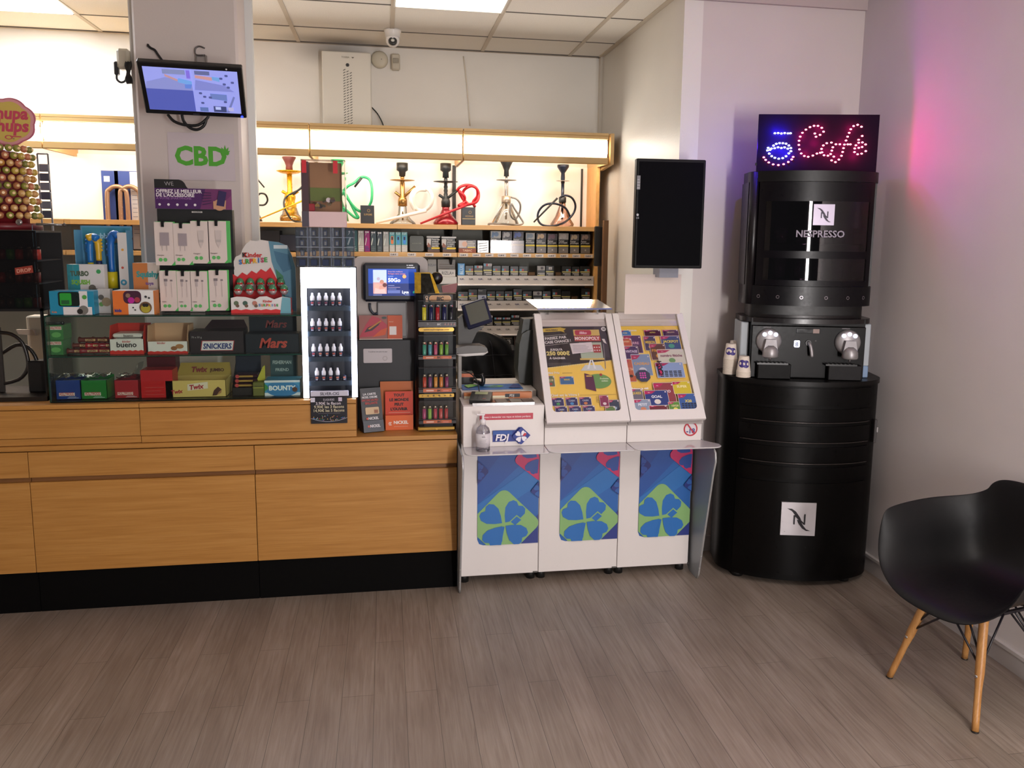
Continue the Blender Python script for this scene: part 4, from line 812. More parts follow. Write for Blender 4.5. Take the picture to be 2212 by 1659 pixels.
for i, (_, kind, a, c, y0, y1, lab) in enumerate(pack_l):
    Yp = Y - .075 if i < 4 else Y - .06
    p0, p1 = at(a, y1, Yp), at(c, y0, Yp); w, h = p1.x - p0.x, p1.z - p0.z
    b = MB(); G_ = M('4fb058', .45); b.box(p0.x + .004, p1.x + (.012 if i == 3 else .003), Yp + .001, Yp + .012, p0.z + .001, p1.z + .002, G_, .002); b.box(p0.x, p1.x - .004, Yp - .001, Yp + .001, p0.z, p1.z, M('d6c8c2', .4))
    F = Fc(b, (p0.x, Yp - .001, p0.z), EX, EZ, w, h); F.poly([(.8, 0), (1, 0), (1, .1)], G_)
    F.disc(.26, .13, w * .1, M('5cb060'), n=16); F.disc(.5, .13, w * .1, M('5cb060'), n=16); F.text('Chargeur' if i < 4 else 'Câble', .1, .22, .008, M('5a4a4a'), 'l')
    if kind == 'plug': F.rect(.28, .46, .74, .76, M('9a8f94')); F.rect(.36, .34, .4, .46, M('b8aeac')); F.rect(.6, .34, .64, .46, M('b8aeac'))
    elif kind == 'car': F.poly([(.36, .78), (.7, .78), (.66, .5), (.53, .36), (.4, .5)], M('c4b8b4')); F.rect(.4, .5, .66, .56, M('b0a6a4'))
    else:
        F.rect(.26, .74, .46, .8, M('7c7276')); F.rect(.3, .62, .42, .74, M('b4a8a8')); F.rect(.35, .35, .37, .62, M('b4a8a8')); F.rect(.62, .74, .74, .78, M('7c7276')); F.rect(.67, .35, .69, .72, M('b4a8a8'))
    o = b.build('accessory_pack'); tag(o, lab, 'accessory pack', HG)
    b = MB(); b.box((p0.x + p1.x) / 2 - .009, (p0.x + p1.x) / 2 + .003, Yp - .012, Y, p1.z - .004, p1.z + .004, hook); b.box((p0.x + p1.x) / 2 - .009, (p0.x + p1.x) / 2 + .003, Yp - .014, Yp - .010, p1.z - .022, p1.z + .004, hook); b.build('hook', t)
b = MB(); b.box(X0, X1, Y - .002, Y, at(400, 582, Y).z, at(400, 575, Y).z, hook); b.build('rail', t)
# chocolate egg display
t = thing('egg_display', 'red and white chocolate egg display with a cloud shaped card back', 'sweet display', (at(560, 675, 4.0).x, 4.0, z))
Y = 4.06; x0, x1 = at(505, 640, Y).x, at(640, 640, Y).x; W = x1 - x0; H = at(560, 518, Y).z - z
b = MB(); out = [(0, 0), (1, 0), (1, .45), (1, .62), (.95, .78), (.88, .92), (.74, .97), (.58, .985), (.46, 1), (.38, .98), (.3, .99), (.22, .94), (.16, .86), (.14, .8), (.05, .76), (.02, .7), (.02, .62), (0, .5)]
F = Fc(b, (x0, Y, z), EX, EZ, W, H); b.prism([F.p(u, v, 0) for u, v in out], (0, .004, 0), M('d8d0cc', .4))
F.poly([(.58, .985), (.74, .97), (.88, .92), (.95, .78), (1, .62), (1, .45), (1, 0), (.75, 0), (.72, .4), (.62, .7), (.6, .85)], M('5a8aa0')); F.poly([(.66, .85), (.9, .8), (.94, .6), (.8, .55), (.7, .7)], M('41708c')); F.poly([(.68, .6), (.72, .3), (.82, .2), (.8, .5)], M('3a7a58')); F.rect(.66, .88, .88, .93, M('c8d4d8'))
pts = [(0, .1), (.78, .1), (.76, .35), (.66, .52), (.6, .62)] + [(.6 - .6 * i / 8, .62 - .05 * (i % 2) - .012 * i) for i in range(1, 9)]; F.poly(pts, M('c8242a'))
F.poly([(.1, .3), (.36, .3), (.36, .38), (.1, .38)], M('c8a0a0')); F.text('Kinder', .33, .76, .03, M('c02420'), bold=.03, maxw=.34); F.text('K', .2, .76, .03, M('1a1a1a'), bold=.03)
for i, (ch, cc) in enumerate(zip('SURPRISE', ('2a6ab0', 'd8782a', '3a9a48', 'c03030', 'e0a828', '2a6ab0', 'b03058', '3a9a48'))): F.text(ch, .13 + .058 * i, .66 + .005 * i, .03, M(cc), bold=.04)
b.build('back_card', t)
b = MB(); Yf = Y - .10; xa, xb = at(499, 660, Yf).x, at(628, 660, Yf).x; Hf = at(560, 640, Yf).z - z
F = Fc(b, (xa, Yf, z), EX, EZ, xb - xa, Hf); out = [(0, 0), (1, 0), (1, .9)] + [(.86, .98), (.72, .82), (.6, 1), (.48, .98), (.4, .82), (.24, .96), (.1, .98), (0, .9)]
b.prism([F.p(u, v, 0) for u, v in out], (0, .003, 0), M('d8d4d2', .4)); zig(F, .2, M('cc2a2c')); F.poly([(.82, 0), (1, 0), (1, .9), (.86, .95)], M('6aa0ac'))
for u, m in ((.09, '5a6a50'), (.24, '3a5a4c'), (.4, 'b07060')): F.disc(u, .6, .011, M(m), n=10); F.disc(u + .02, .45, .008, M('6a5040'), n=8)
for i, (ch, cc) in enumerate(zip('SURPRISE', ('2a6ab0', 'd8782a', '3a9a48', 'c03030', 'e0a828', '2a6ab0', 'b03058', '3a9a48'))): F.text(ch, .48 + .043 * i, .42, .016, M(cc), bold=.04)
F.text('Kinder', .62, .66, .015, M('c02420'), bold=.03)
b.box(xa, xb, Yf + .003, Y, z, z + .01, M('b02028')); b.box(xa, xb, Yf + .05, Yf + .053, z, z + .07, M('8a1c22')); b.build('tray', t)
G = 'foil wrapped chocolate eggs'
for r, (Ye, dz, n0, n1) in enumerate(((Yf + .026, .058, 507, 618), (Yf + .078, .092, 512, 612))):
    n = 5
    for k in range(n):
        px = n0 + 8 + (n1 - n0 - 12) * k / (n - 1); x = at(px, 640, Ye).x; zc = at(px, 626 if r == 0 else 612, Ye).z
        b = MB(); c = V((x, Ye, zc - .024)); b.lathe(c, [(0.0005, 0), (.011, .003), (.017, .012), (.019, .021)], M('b8a8a8', .2, .4), 16); b.lathe(c, [(.019, .021), (.017, .035), (.011, .045), (0.0005, .05)], M('4c8460', .2, .2), 16)
        for q in range(3): a = -PI / 2 + (q - 1) * .5; b.ball(c + V((.018 * math.cos(a), .018 * math.sin(a), .024)), .005, M('c03030', .2), 8)
        tag(b.build('chocolate_egg'), 'foil wrapped egg in the egg display, %s row, %s from the left' % (('front', 'rear')[r], ORD[k]), 'chocolate egg', G)
# ================================================================== far left: dark cabinet and lollipop stand
YL0 = 3.95
xa, xb = at(0, 600, YL0).x - .22, at(83, 600, YL0).x; zt = at(40, 498, YL0).z; zm = at(40, 667, YL0).z
t = thing('dark_display_cabinet', 'dark smoked acrylic cabinet with coloured goods at the left edge', 'display cabinet', ((xa + xb) / 2, 4.1, ZR))
b = MB(); b.box(xa, xb, YL0, YL0 + .006, zm, zt, glass('smoked_front', 'c4b8b2', .02, .05)); b.build('front_panel', t)
b = MB(); b.box(xa, xb, 4.24, 4.25, zm, zt, M('17110f', .5)); b.box(xa, xb, YL0 + .006, 4.24, zm - .012, zm, M('0e0c0c', .4)); b.box(xb - .006, xb, YL0 + .006, YL0 + .03, ZR + .001, zm, M('0e0c0c', .4)); b.box(xa, xb, YL0 + .006, 4.24, zt - .008, zt, M('15100f', .4)); b.box(xa, xb, YL0, 4.25, ZR, ZR + .02, M('1a1512', .4))
for z in (at(40, 562, YL0).z, at(40, 612, YL0).z): b.box(xa, xb - .006, YL0 + .01, 4.24, z - .006, z, M('231d1b', .4))
b.build('casing', t)
b = MB(); F = Fc(b, (at(34, 594, YL0).x, YL0 - .001, at(34, 594, YL0).z), (1, 0, .12), (-.12, 0, 1), .075, .034); F.poly([(0, 0), (.98, .06), (1, 1), (.03, .9)], M('8a3426', .4)); F.text('DROP', .5, .25, .022, M('c8907c'), bold=.03, maxw=.8); b.build('sticker', t)
random.seed(3); cols = ('8a2420', 'a83428', '3f8a2a', '6a2420', '7a3a30', '903028', '2a6a38', '40301f')
G = 'coloured tins in the smoked cabinet'
nn = 0
for r, (py, lab) in enumerate(((556, 'top'), (606, 'middle'), (657, 'bottom'))):
    for k in range(5):
        px = 4 + 19 * k; q = at(px, py, YL0 + .05)
        zq = (at(40, 562, YL0).z, at(40, 612, YL0).z, zm)[r]
        b = MB(); b.cyl((q.x, YL0 + .05, zq + .001), .017, .045, M(random.choice(cols), .35), 14); b.cyl((q.x, YL0 + .05, zq + .046), .012, .012, M('201c1a', .3), 12)
        tag(b.build('jar'), 'small coloured jar in the smoked cabinet, %s shelf, %s from the left' % (lab, ORD[k]), 'jar', G)
# black hookah like machine below: grinder with hoses
t = thing('black_appliance', 'black appliance with curved arms standing under the smoked cabinet', 'appliance', (at(75, 840, 4.08).x, 4.1, ZR + .021))
b = MB(); p0, p1 = at(62, 840, 4.06), at(100, 780, 4.06); b.box(p0.x, p1.x, 4.06, 4.14, ZR + .021, p1.z, M('0f0d0c', .4), .004); b.build('body', t)
b = MB(); b.tube([at(0, 718, 4.08), at(25, 722, 4.08), at(48, 740, 4.08), at(60, 775, 4.08), at(58, 800, 4.08), at(40, 820, 4.08), at(2, 830, 4.08)], .009, M('1a1514', .3)); b.tube([at(5, 763, 4.1), at(35, 745, 4.1), at(60, 750, 4.1), at(75, 768, 4.1), at(80, 782, 4.1)], .009, M('1a1514', .3)); b.build('arm', t)
b = MB(); q = at(4, 830, 4.08); b.box(q.x - .012, q.x + .012, 4.07, 4.09, ZR + .021, at(4, 706, 4.08).z, M('4a4644', .3, .6), .003); b.build('post', t)
# acrylic header corner between the two cases
b = MB(); p0, p1 = at(77, 600, 3.97), at(150, 471, 3.97); b.box(p0.x, p1.x, 3.97, 3.975, zm, p1.z, CLEAR); b.tube([at(78, 484, 3.965), at(139, 486, 3.965)], .005, M('8a8a8a', .2, .8), 8, 0); b.ball(at(139, 486, 3.962), .008, M('55504c', .3, .6)); b.ball(at(41, 480, 3.94), .014, M('8a8482', .25, .8), 14, (1, .5, 1))
tag(b.build('clear_acrylic_sheet'), 'clear acrylic sheet with metal rod and knobs left of the blue toy box', 'acrylic sheet')
b = MB(); q = at(118, 540, 4.02); b.box(q.x - .014, q.x + .014, 4.01, 4.04, zs2, at(118, 500, 4.02).z, M('8a9090', .4)); F = Fc(b, (q.x - .014, 4.01, zs2), EX, EZ, .028, .1)
b = 0
# lollipop tower
cxp = at(8, 460, 4.12)
t = thing('lollipop_stand', 'red lollipop stand topped by a yellow flower shaped sign', 'sweet display', (cxp.x, 4.12, at(30, 497, YL0).z + .001))
zb_, ztp = t.location.z, at(30, 318, 4.12).z
b = MB(); b.cyl((cxp.x, 4.12, zb_), .02, ztp - zb_ + .03, M('8a1c24', .4), 16); b.cyl((cxp.x, 4.12, zb_), .15, .03, M('6a1820', .4), 28); b.lathe((cxp.x, 4.12, zb_ + .03), [(.1, 0), (.105, .15), (.10, ztp - zb_ - .06), (.03, ztp - zb_ - .04)], M('7c1a22', .5), 28); b.build('core', t)
b = MB(); q = at(15, 263, 4.08); r0 = .111; out = []
for i in range(64): a = 2 * PI * i / 64; rr = r0 * (1 + .07 * abs(math.sin(a * 3.5 + .4)) * 1.2); out.append(V((q.x + rr * math.cos(a), 4.08, q.z + rr * math.sin(a) * .88)))
b.prism(out, (0, .004, 0), M('c06a80', .4)); F = Fc(b, (q.x - r0, 4.079, q.z - r0), EX, EZ, 2 * r0, 2 * r0)
pl = lambda k: [(.5 + .5 * k * (1 + .08 * abs(math.sin(i * PI / 32 * 3.5 + .4))) * math.cos(i * PI / 32), .5 + .44 * k * (1 + .08 * abs(math.sin(i * PI / 32 * 3.5 + .4))) * math.sin(i * PI / 32)) for i in range(64)]
F.poly(pl(.95), M('d8989c', .4)); F.poly(pl(.84), M('cdb45c', .4)); F.text('Chupa', .5, .56, .07, M('c0445c'), bold=.04, shear=.15, maxw=.8); F.text('Chups', .5, .32, .07, M('c0445c'), bold=.04, shear=.15, maxw=.8); F.disc(.52, .2, .016, M('c0445c'), n=14, r0=.011, sy=.6); F.rect(.55, .205, .75, .225, M('c0445c')); F.text('TM', .6, .16, .008, M('8a6a5c'))
b.build('flower_sign', t)
b = MB(); b.box(cxp.x - .012 + .03, cxp.x + .012 + .03, 4.082, 4.1, ztp, q.z - .1, M('a83040', .4)); b.build('sign_neck', t)
random.seed(11); G = 'lollipops stuck in the red stand'; n = 0; WR = ('c89a60', 'b8843c', 'a86c48', '8a8a3c', 'c07858', 'b8a048', '7a7a3a')
proto = {}
for r in range(10):
    zz = ztp - .012 - r * (ztp - zb_ - .065) / 9.3
    for k in range(11):
        a = math.radians(-150 + 14 * k + (7 if r % 2 else 0)); rr = .135 + .016 * (r / 9)
        p = V((cxp.x + rr * math.cos(a), 4.12 + rr * math.sin(a), zz))
        if pr_x(p) < -70: continue
        cI = random.randrange(7)
        if cI not in proto:
            m = MB(); m.ball((0, 0, 0), .0155, M(WR[cI], .3), 12); m.cyl((0, -.0165, 0), .006, .004, M('e0c088', .35), 10, 'y'); m.lathe((0, 0, 0), [(.0022, .01), (.0022, .05)], M('d8d0c8', .4), 6, 'y'); o = m.build('lollipop'); proto[cI] = [o, o.location.copy(), False]
        o, off, used = proto[cI]; lab = 'foil lollipop in the red stand, %s row down, %s from the left' % (ORD[r], ORD[k])
        d = Matrix.Rotation(a + PI / 2, 4, 'Z') @ off.to_4d()
        if not used: proto[cI][2] = True; q = o
        else: q = o.copy(); COL.objects.link(q)
        q.location = p + V(d[:3]); q.rotation_euler = (0, 0, a + PI / 2); tag(q, lab, 'lollipop', G); n += 1
# wire sweet rack behind the lollipops
t = thing('bag_rack', 'grey wire rack with clear bags behind the lollipop stand', 'rack', (at(104, 460, 4.3).x, 4.3, ZR)); p0, p1 = at(88, 470, 4.3), at(116, 333, 4.3)
b = MB()
for x in (at(85, 400, 4.3).x, at(108, 400, 4.3).x): b.tube([(x, 4.3, ZR), (x, 4.3, p1.z)], .004, M('8a8c92', .3, .7), 6, 0)
b.tube([(at(85, 400, 4.3).x, 4.3, p1.z), (at(108, 400, 4.3).x, 4.3, p1.z)], .004, M('8a8c92', .3, .7), 6, 0); b.build('frame', t)
b = MB()
for k in range(6): z0 = at(100, 355 + 20 * k, 4.3).z; b.box(at(86, 400, 4.28).x, at(107, 400, 4.28).x, 4.28, 4.295, z0 - .035, z0, M('4a525c' if k % 2 else '6c747c', .3), .003)
b.build('strip', t)
# hose packages and goods seen through the gap left of the pillar
zl2 = at(200, 538, 5.5).z
for a, c, y0, lab in ((228, 254, 369, 'blue backed hose card, the left of two'), (256, 300, 370, 'blue backed hose card with a white printed panel beside the pillar')):
    t = thing('hose_card', lab, 'hose pack', (at((a + c) / 2, 538, 5.6).x, 5.6, zl2 + .001), 0, 'hose packs left of the pillar')
    p0, p1 = at(a, 538, 5.6), at(c, y0, 5.6)
    b = MB(); b.box(p0.x, p1.x, 5.6, 5.604, zl2 + .001, p1.z, M('3c5090', .4)); F = Fc(b, (p0.x, 5.6, zl2), EX, EZ, p1.x - p0.x, p1.z - zl2); F.rect(.15, .86, .5, .93, M('d8d8dc')) if a < 240 else F.rect(.62, 0, 1, .99, M('dcdce0'))
    if a > 240: F.lines(.68, .2, .95, .85, 12, M('8890a8'), fill=.12)
    b.build('backing_card', t)
    xm0 = at(a + 8, 500, 5.57).x; xm1 = xm0 + .115; zt_ = at(a, 402, 5.57).z
    b = MB(); b.tube([(xm0, 5.57, zl2 + .012), (xm0, 5.57, zt_ - .07), (xm0 + .015, 5.57, zt_ - .02), ((xm0 + xm1) / 2, 5.57, zt_), (xm1 - .015, 5.57, zt_ - .02), (xm1, 5.57, zt_ - .07), (xm1, 5.57, zl2 + .012)], .014, M('a88468', .25, .3), 12, 4); b.build('hose', t)
b = MB(); p0, p1 = at(62, 640, 4.5), at(110, 600, 4.5)
tq = thing('till_printer', 'pale receipt printer with red front behind the smoked cabinet', 'printer', (at(62, 735, 4.33).x, 4.36, ZR))
b = MB(); p0, p1 = at(56, 700, 4.36), at(92, 683, 4.36); b.box(p0.x, p1.x, 4.36, 4.46, ZR, p1.z, M('cfc4b0', .4), .006); b.build('body', tq)
b = MB(); b.prism([at(34, 712, 4.34), at(70, 712, 4.34), at(78, 725, 4.34), at(40, 722, 4.34)], (0, .02, 0), M('b0a090', .4)); b.build('paper_flap', tq)
# white boards of the service side seen through the glass case
b = MB(); b.box(-1.19, -.30, 4.405, 4.415, .98, at(300, 684, 4.4).z, M('e0dcd8', .5)); tag(b.build('service_partition'), 'pale grey partition board seen through the glass case below the pillar', 'partition')

# ================================================================== pillar monitor, adaptor, poster
t = thing('cctv_monitor', 'small black tilted monitor on the pillar showing four camera views', 'monitor', (at(420, 190, 4.3).x, 4.41, at(420, 190, 4.3).z))
P = [at(315, 245, 4.24), at(533, 256, 4.24), at(531, 149, 4.12), at(298, 128, 4.08)]
P[1] = at(533, 256, 4.26); 
R = (P[1] - P[0]).normalized(); U = ((P[3] - P[0]) - R * (P[3] - P[0]).dot(R)).normalized(); Nn = R.cross(U)
W = (P[1] - P[0]).length; H = ((P[3] - P[0]).dot(U) + (P[2] - P[1]).dot(U)) / 2
mx = Matrix((R, U, Nn)).transposed().to_4x4(); mx.translation = P[0]
b = MB(mx); b.box(0, W, 0, H, -.035, 0, M('0d0e12', .3), .004); b.build('casing', t)
b = MB(mx); F = Fc(b, (.022, .024, .0005), (1, 0, 0), (0, 1, 0), W - .044, H - .045)
F.b.T = mx
def em(h, s=.72): return M(h, .3, 0, s)
F.rect(0, 0, 1, 1, em('8f98e0'), 1); F.rect(0, 0, .5, .5, em('4d58a8'), 2)
F.poly([(0, .5), (.5, .5), (.5, .7), (.22, .78), (.02, .66)], em('8088c4'), 2); F.poly([(.22, .8), (.35, .7), (.35, .75), (.22, .86)], em('b08c94'), 3); F.poly([(.35, .68), (.5, .62), (.5, .72), (.36, .78)], em('6a9ad8'), 3); F.poly([(.42, .55), (.48, .55), (.5, .65), (.42, .64)], em('5c7ccc'), 4)
F.rect(.2, .86, .44, .97, em('7a84b0'), 3); F.rect(.45, .78, .49, .97, em('7a6ad0'), 3)
F.poly([(.54, .8), (.72, .76), (.72, .84), (.54, .87)], em('b88c90'), 3); F.poly([(.52, .52), (.95, .52), (.85, .66), (.54, .76)], em('7880c4'), 2); F.rect(.54, .88, .7, .97, em('5c6490'), 3); F.poly([(.72, .78), (.8, .74), (.8, .84), (.72, .86)], em('6a9ad0'), 3)
for u, v in ((.83, .67), (.87, .6), (.92, .72), (.8, .8), (.86, .87), (.56, .43), (.57, .2), (.6, .35), (.66, .34), (.82, .25)): F.rrect(u, v, u + .035, v + .05, .004, em('4c5488'), 5)
F.poly([(.68, .33), (.86, .3), (.86, .45), (.68, .46)], em('6478b4'), 4); F.rect(.7, .02, .84, .16, em('3c4470'), 4); F.rect(.72, .08, .78, .15, em('a8b4e8'), 6); F.rect(.86, .06, .92, .15, em('a8a8d0'), 6); F.rect(.55, .02, .64, .12, em('5a70a8'), 4)
F.poly([(.84, .02), (.87, .02), (.95, .4), (.93, .42)], em('6a74ac'), 5); F.rect(.5, .5, .506, 1, em('9aa0e0'), 6)
b.build('screen', t)
b = MB(mx); F = Fc(b, (0, 0, .0008), (1, 0, 0), (0, 1, 0), W, .022); F.text('PHILIPS', .5, .35, .009, M('5a5a64')); F.disc(.955, .4, .006, M('2030ff', .3, 0, 6)); F.O += V((0, H - .022, 0)); F.disc(.85, .5, .004, M('e8e8e8', .3)); b.build('bezel_marks', t)
q = at(434, 110, 4.4)
b = MB(); Yw = 4.405
for dx in (-.022, .022): b.box(q.x + dx - .003, q.x + dx + .003, Yw - .012, Yw + .012, q.z - .12, q.z - .02, M('8d8886', .3, .7))
b.box(q.x - .022, q.x + .022, Yw, Yw + .004, q.z - .12, q.z - .02, M('b0a9a6', .35, .6)); b.tube([(q.x + .02, Yw - .01, q.z + .012), (q.x - .005, Yw - .01, q.z + .02), (q.x - .024, Yw - .01, q.z + .008), (q.x - .022, Yw - .01, q.z - .02), (q.x + .02, Yw - .01, q.z - .02)], .004, M('6d6866', .3, .7), 6); b.box(q.x - .05, q.x + .05, 4.2, 4.41, q.z - .19, q.z - .15, M('2a2a2c', .4)); b.build('wall_bracket', t)
KC = M('141416', .4)
for k, pts in enumerate(([(319, 98), (326, 104), (334, 108), (341, 118), (352, 133)], [(362, 247), (376, 262), (400, 270), (428, 270), (448, 255), (449, 248)], [(393, 248), (397, 262), (410, 276), (426, 280), (440, 272), (446, 258)])):
    b = MB(); b.tube([at(x, y, 4.40 if k == 0 else 4.3) for x, y in pts], .007 if k else .006, KC, 8, 4)
    if k == 0: b.tube([at(x, y, 4.41) for x, y in ((320, 95), (319, 101))], .005, M('2a2424'), 8, 0)
    b.build('cable', t)
t = thing('power_adaptor', 'white socket box with black plug and bundled cord on the left face of the pillar', 'power adaptor', at(265, 140, 4.5))
b = MB(); p0, p1 = at(256, 151, 4.5), at(277, 107, 4.5); b.box(p0.x, p1.x + .01, 4.47, 4.53, p0.z, p1.z, M('b8b2a0', .4), .012); b.build('socket_box', t)
b = MB(); p0, p1 = at(249, 163, 4.5), at(257, 134, 4.5); b.box(p0.x, p1.x, 4.48, 4.51, p0.z, p1.z, M('2a2c30', .4), .005); b.build('plug', t)
b = MB(); b.tube([at(252, 162, 4.49), at(253, 172, 4.49), at(262, 178, 4.49), at(272, 172, 4.49), at(276, 150, 4.49)], .005, M('2e3034', .4), 8, 4); b.build('cord', t)
b = MB()
for k in range(4): b.tube([at(273 + k * 3, 133, 4.47 + .008 * k), at(271 + k * 4, 142, 4.47), at(276 + k, 158, 4.46), at(272 + k * 4, 170, 4.47), at(276 + k * 3, 181, 4.47)], .005, M('17191c', .4), 7, 3)
b.build('cord_bundle', t)
b = MB(); Y = 4.418; q0, q1 = at(366, 388, Y), at(505, 290, Y); b.box(q0.x, q1.x, Y - .002, Y, q0.z, q1.z, M('cabfc4', .5)); F = Fc(b, (q0.x, Y - .002, q0.z), EX, EZ, q1.x - q0.x, q1.z - q0.z)
GR = M('4fa82e', .5); F.text('CBD', .49, .33, .125, GR, bold=.04, maxw=.78)
for i in range(7):
    a = math.radians(15 + 25 * i); L = (.07, .1, .13, .15, .13, .1, .07)[i] * 1.0; c = (.86, .56); W_, H_ = F.W, F.H
    F.poly([(c[0] + .01 * math.sin(a), c[1] - .01 * math.cos(a)), (c[0] + L * .5 * math.cos(a) + .02 * math.sin(a), c[1] + (L * .5 * math.sin(a) - .02 * math.cos(a)) * W_ / H_), (c[0] + L * math.cos(a), c[1] + L * math.sin(a) * W_ / H_), (c[0] + L * .5 * math.cos(a) - .02 * math.sin(a), c[1] + (L * .5 * math.sin(a) + .02 * math.cos(a)) * W_ / H_)], GR)
tag(b.build('poster'), 'white poster with big green letters and a leaf on the pillar', 'poster')
# ================================================================== lit bottle display
Y = 3.875; z0 = ZR + .001
x0, x1 = at(652, 700, Y).x, at(770, 700, Y).x; zt = at(705, 578, Y).z; dD = .13
t = thing('lit_bottle_display', 'tall black display framed by brilliant white LED strips holding small white capped bottles', 'display stand', ((x0 + x1) / 2, Y + .06, z0))
b = MB(); b.box(x0, x1, Y + dD, Y + dD + .006, z0, zt, M('14151c', .4)); b.box(x0, x0 + .008, Y, Y + dD, z0, zt, M('14151c', .4)); b.box(x1 - .008, x1, Y, Y + dD, z0, zt, M('14151c', .4)); b.box(x0, x1, Y, Y + dD, zt - .006, zt, M('14151c', .4)); b.box(x0, x1, Y, Y + dD, z0, z0 + .01, M('14151c', .4)); b.build('cabinet', t)
LED = M('dfe6ff', .4, 0, 16); sw = at(664, 700, Y).x - x0
zhd = at(705, 622, Y).z
for a, c, e, f in ((x0, x0 + sw, z0 + .004, zt), (x1 - sw, x1, z0 + .004, zt)):
    b = MB(); b.box(a, c, Y - .005, Y - .001, e, f, LED, .001); b.build('led_strip', t)
b = MB(); b.box(x0 + sw, x1 - sw, Y - .005, Y - .001, zhd, zt, M('eef2ff', .4, 0, 5)); b.build('lit_header', t)
shz = [at(705, y, Y).z for y in (663, 718, 773, 825)]
for z in shz:
    b = MB(); b.box(x0 + .009, x1 - .009, Y + .004, Y + dD, z - .006, z, M('3a4450', .25)); b.box(x0 + sw, x1 - sw, Y + .002, Y + .004, z - .018, z + .004, M('2c3844', .3)); b.build('shelf', t)
G = 'white capped bottles in the lit display'; prot = None
for r in range(4):
    for k in range(5):
        if r == 3 and k == 4: capless = True
        else: capless = False
        px = (676, 675, 676, 682)[r] + (14.7 if r < 3 else 15) * k; p = at(px, 700, Y + .025); p.z = shz[r] + .001
        lab = 'small white capped bottle in the lit display, %s row, %s from the left' % (('top', 'second', 'third', 'bottom')[r], ORD[k])
        if capless: lab = 'small dark capless bottle ending the bottom row of the lit display'
        t2 = thing('dropper_bottle', lab, 'bottle', p, 0, G)
        if prot is None or capless or True:
            b = MB(); b.lathe(p, [(.0085, 0), (.0095, .003), (.0095, .022), (.0075, .027)], M('272a3c', .3), 12); F = Fc(b, p + V((-.006, -.0097, .004)), EX, EZ, .012, .018); F.rect(0, .5, 1, .9, M(random.choice(('8a3038', 'a04a3c', '6a2a44', 'b06a5a')))); F.rect(.1, .1, .9, .35, M('a8a8b4')); b.build('body', t2)
            if not capless:
                b = MB(); b.lathe(p, [(.0098, .027), (.0098, .044), (.0055, .052), (.005, .060), (.003, .062)], M('d8d8e0', .4), 14); b.build('cap', t2)
b = MB(); p0, p1 = at(672, 855, Y), at(753, 842, Y); b.box(p0.x, p1.x, Y - .022, Y - .008, p0.z, p1.z, M('c4c2d0', .4), .002); F = Fc(b, (p0.x, Y - .022, p0.z), EX, EZ, p1.x - p0.x, p1.z - p0.z); F.text('SILVER-CIG', .5, .25, .019, M('3a3a48'), bold=.02, maxw=.5); b.build('name_rail', t)
b = MB(); p0, p1 = at(673, 914, Y - .02), at(750, 856, Y - .02); Yc = Y - .036; b.box(p0.x, p1.x, Yc, Yc + .001, p0.z, p1.z, M('14151f', .4)); F = Fc(b, (p0.x, Yc, p0.z), EX, EZ, p1.x - p0.x, p1.z - p0.z)
F.text('3,90€ le flacon', .48, .72, .019, M('d8cfd8'), bold=.01, maxw=.72); F.text('9,90€ les 3 flacons', .5, .59, .019, M('cfc6a8'), bold=.01, maxw=.82); F.text('14,90€ les 5 flacons', .5, .45, .019, M('cfc6a8'), bold=.01, maxw=.84); F.rect(.2, .39, .8, .395, M('b0a8b4')); F.text('E-LIQUIDES', .5, .88, .013, M('b8b4c0'), maxw=.3)
F.rect(.0, .83, .12, 1, M('c8c6d4')); F.rect(.76, .85, .86, 1, M('c0b4c8'))
random.seed(5)
for i in range(46): u = random.uniform(.05, .95); v = .08 + .26 * random.random() * (1 - (u - .5) ** 2 * 1.2) ; v = max(v, .14 + .5 * (u - .5) ** 2); F.poly([(u - .012, v), (u + .012, v), (u, v + .04)], M(random.choice(('d8b43c', '4a9ad8', 'c8503c', 'd8d0d0', '50a860', 'c86aa8'))), 30)
for i in range(16): u0 = i / 16; u1 = (i + 1) / 16; g_ = lambda u: .1 + .55 * (u - .5) ** 2; F.poly([(u0, g_(u0)), (u1, g_(u1)), (u1, g_(u1) + .012), (u0, g_(u0) + .012)], M('b8b8c8'), 31)
tag(b.build('price_card'), 'dark price card with coloured drops hanging under the lit bottle display', 'card')
# clear drawer block and prize box on top
Yd = Y + .02; p0, p1 = at(640, 576, Yd), at(764, 492, Yd); zq = zt + .001
t = thing('clear_drawer_block', 'clear acrylic block of small drawers standing on the lit bottle display', 'drawer block', ((p0.x + p1.x) / 2, Yd + .05, zq))
b = MB(); AC = glass('acrylic_block', 'f2f5fa', .12, .1); b.box(p0.x, p1.x, Yd, Yd + .004, zq, p1.z, AC); b.box(p0.x, p1.x, Yd + .1, Yd + .104, zq, p1.z, AC); b.box(p0.x, p1.x, Yd, Yd + .104, p1.z - .004, p1.z, AC); b.box(p0.x, p0.x + .004, Yd, Yd + .1, zq, p1.z, AC); b.box(p1.x - .004, p1.x, Yd, Yd + .1, zq, p1.z, AC)
Hh = p1.z - zq; Wd = p1.x - p0.x
for r in range(1, 4): b.box(p0.x, p1.x, Yd + .002, Yd + .1, zq + Hh * r / 4 - .001, zq + Hh * r / 4 + .001, M('a8b0c0', .3))
for k in range(1, 5): b.box(p0.x + Wd * k / 5 - .001, p0.x + Wd * k / 5 + .001, Yd + .002, Yd + .1, zq, p1.z, M('9aa2b4', .3))
b.build('case', t)
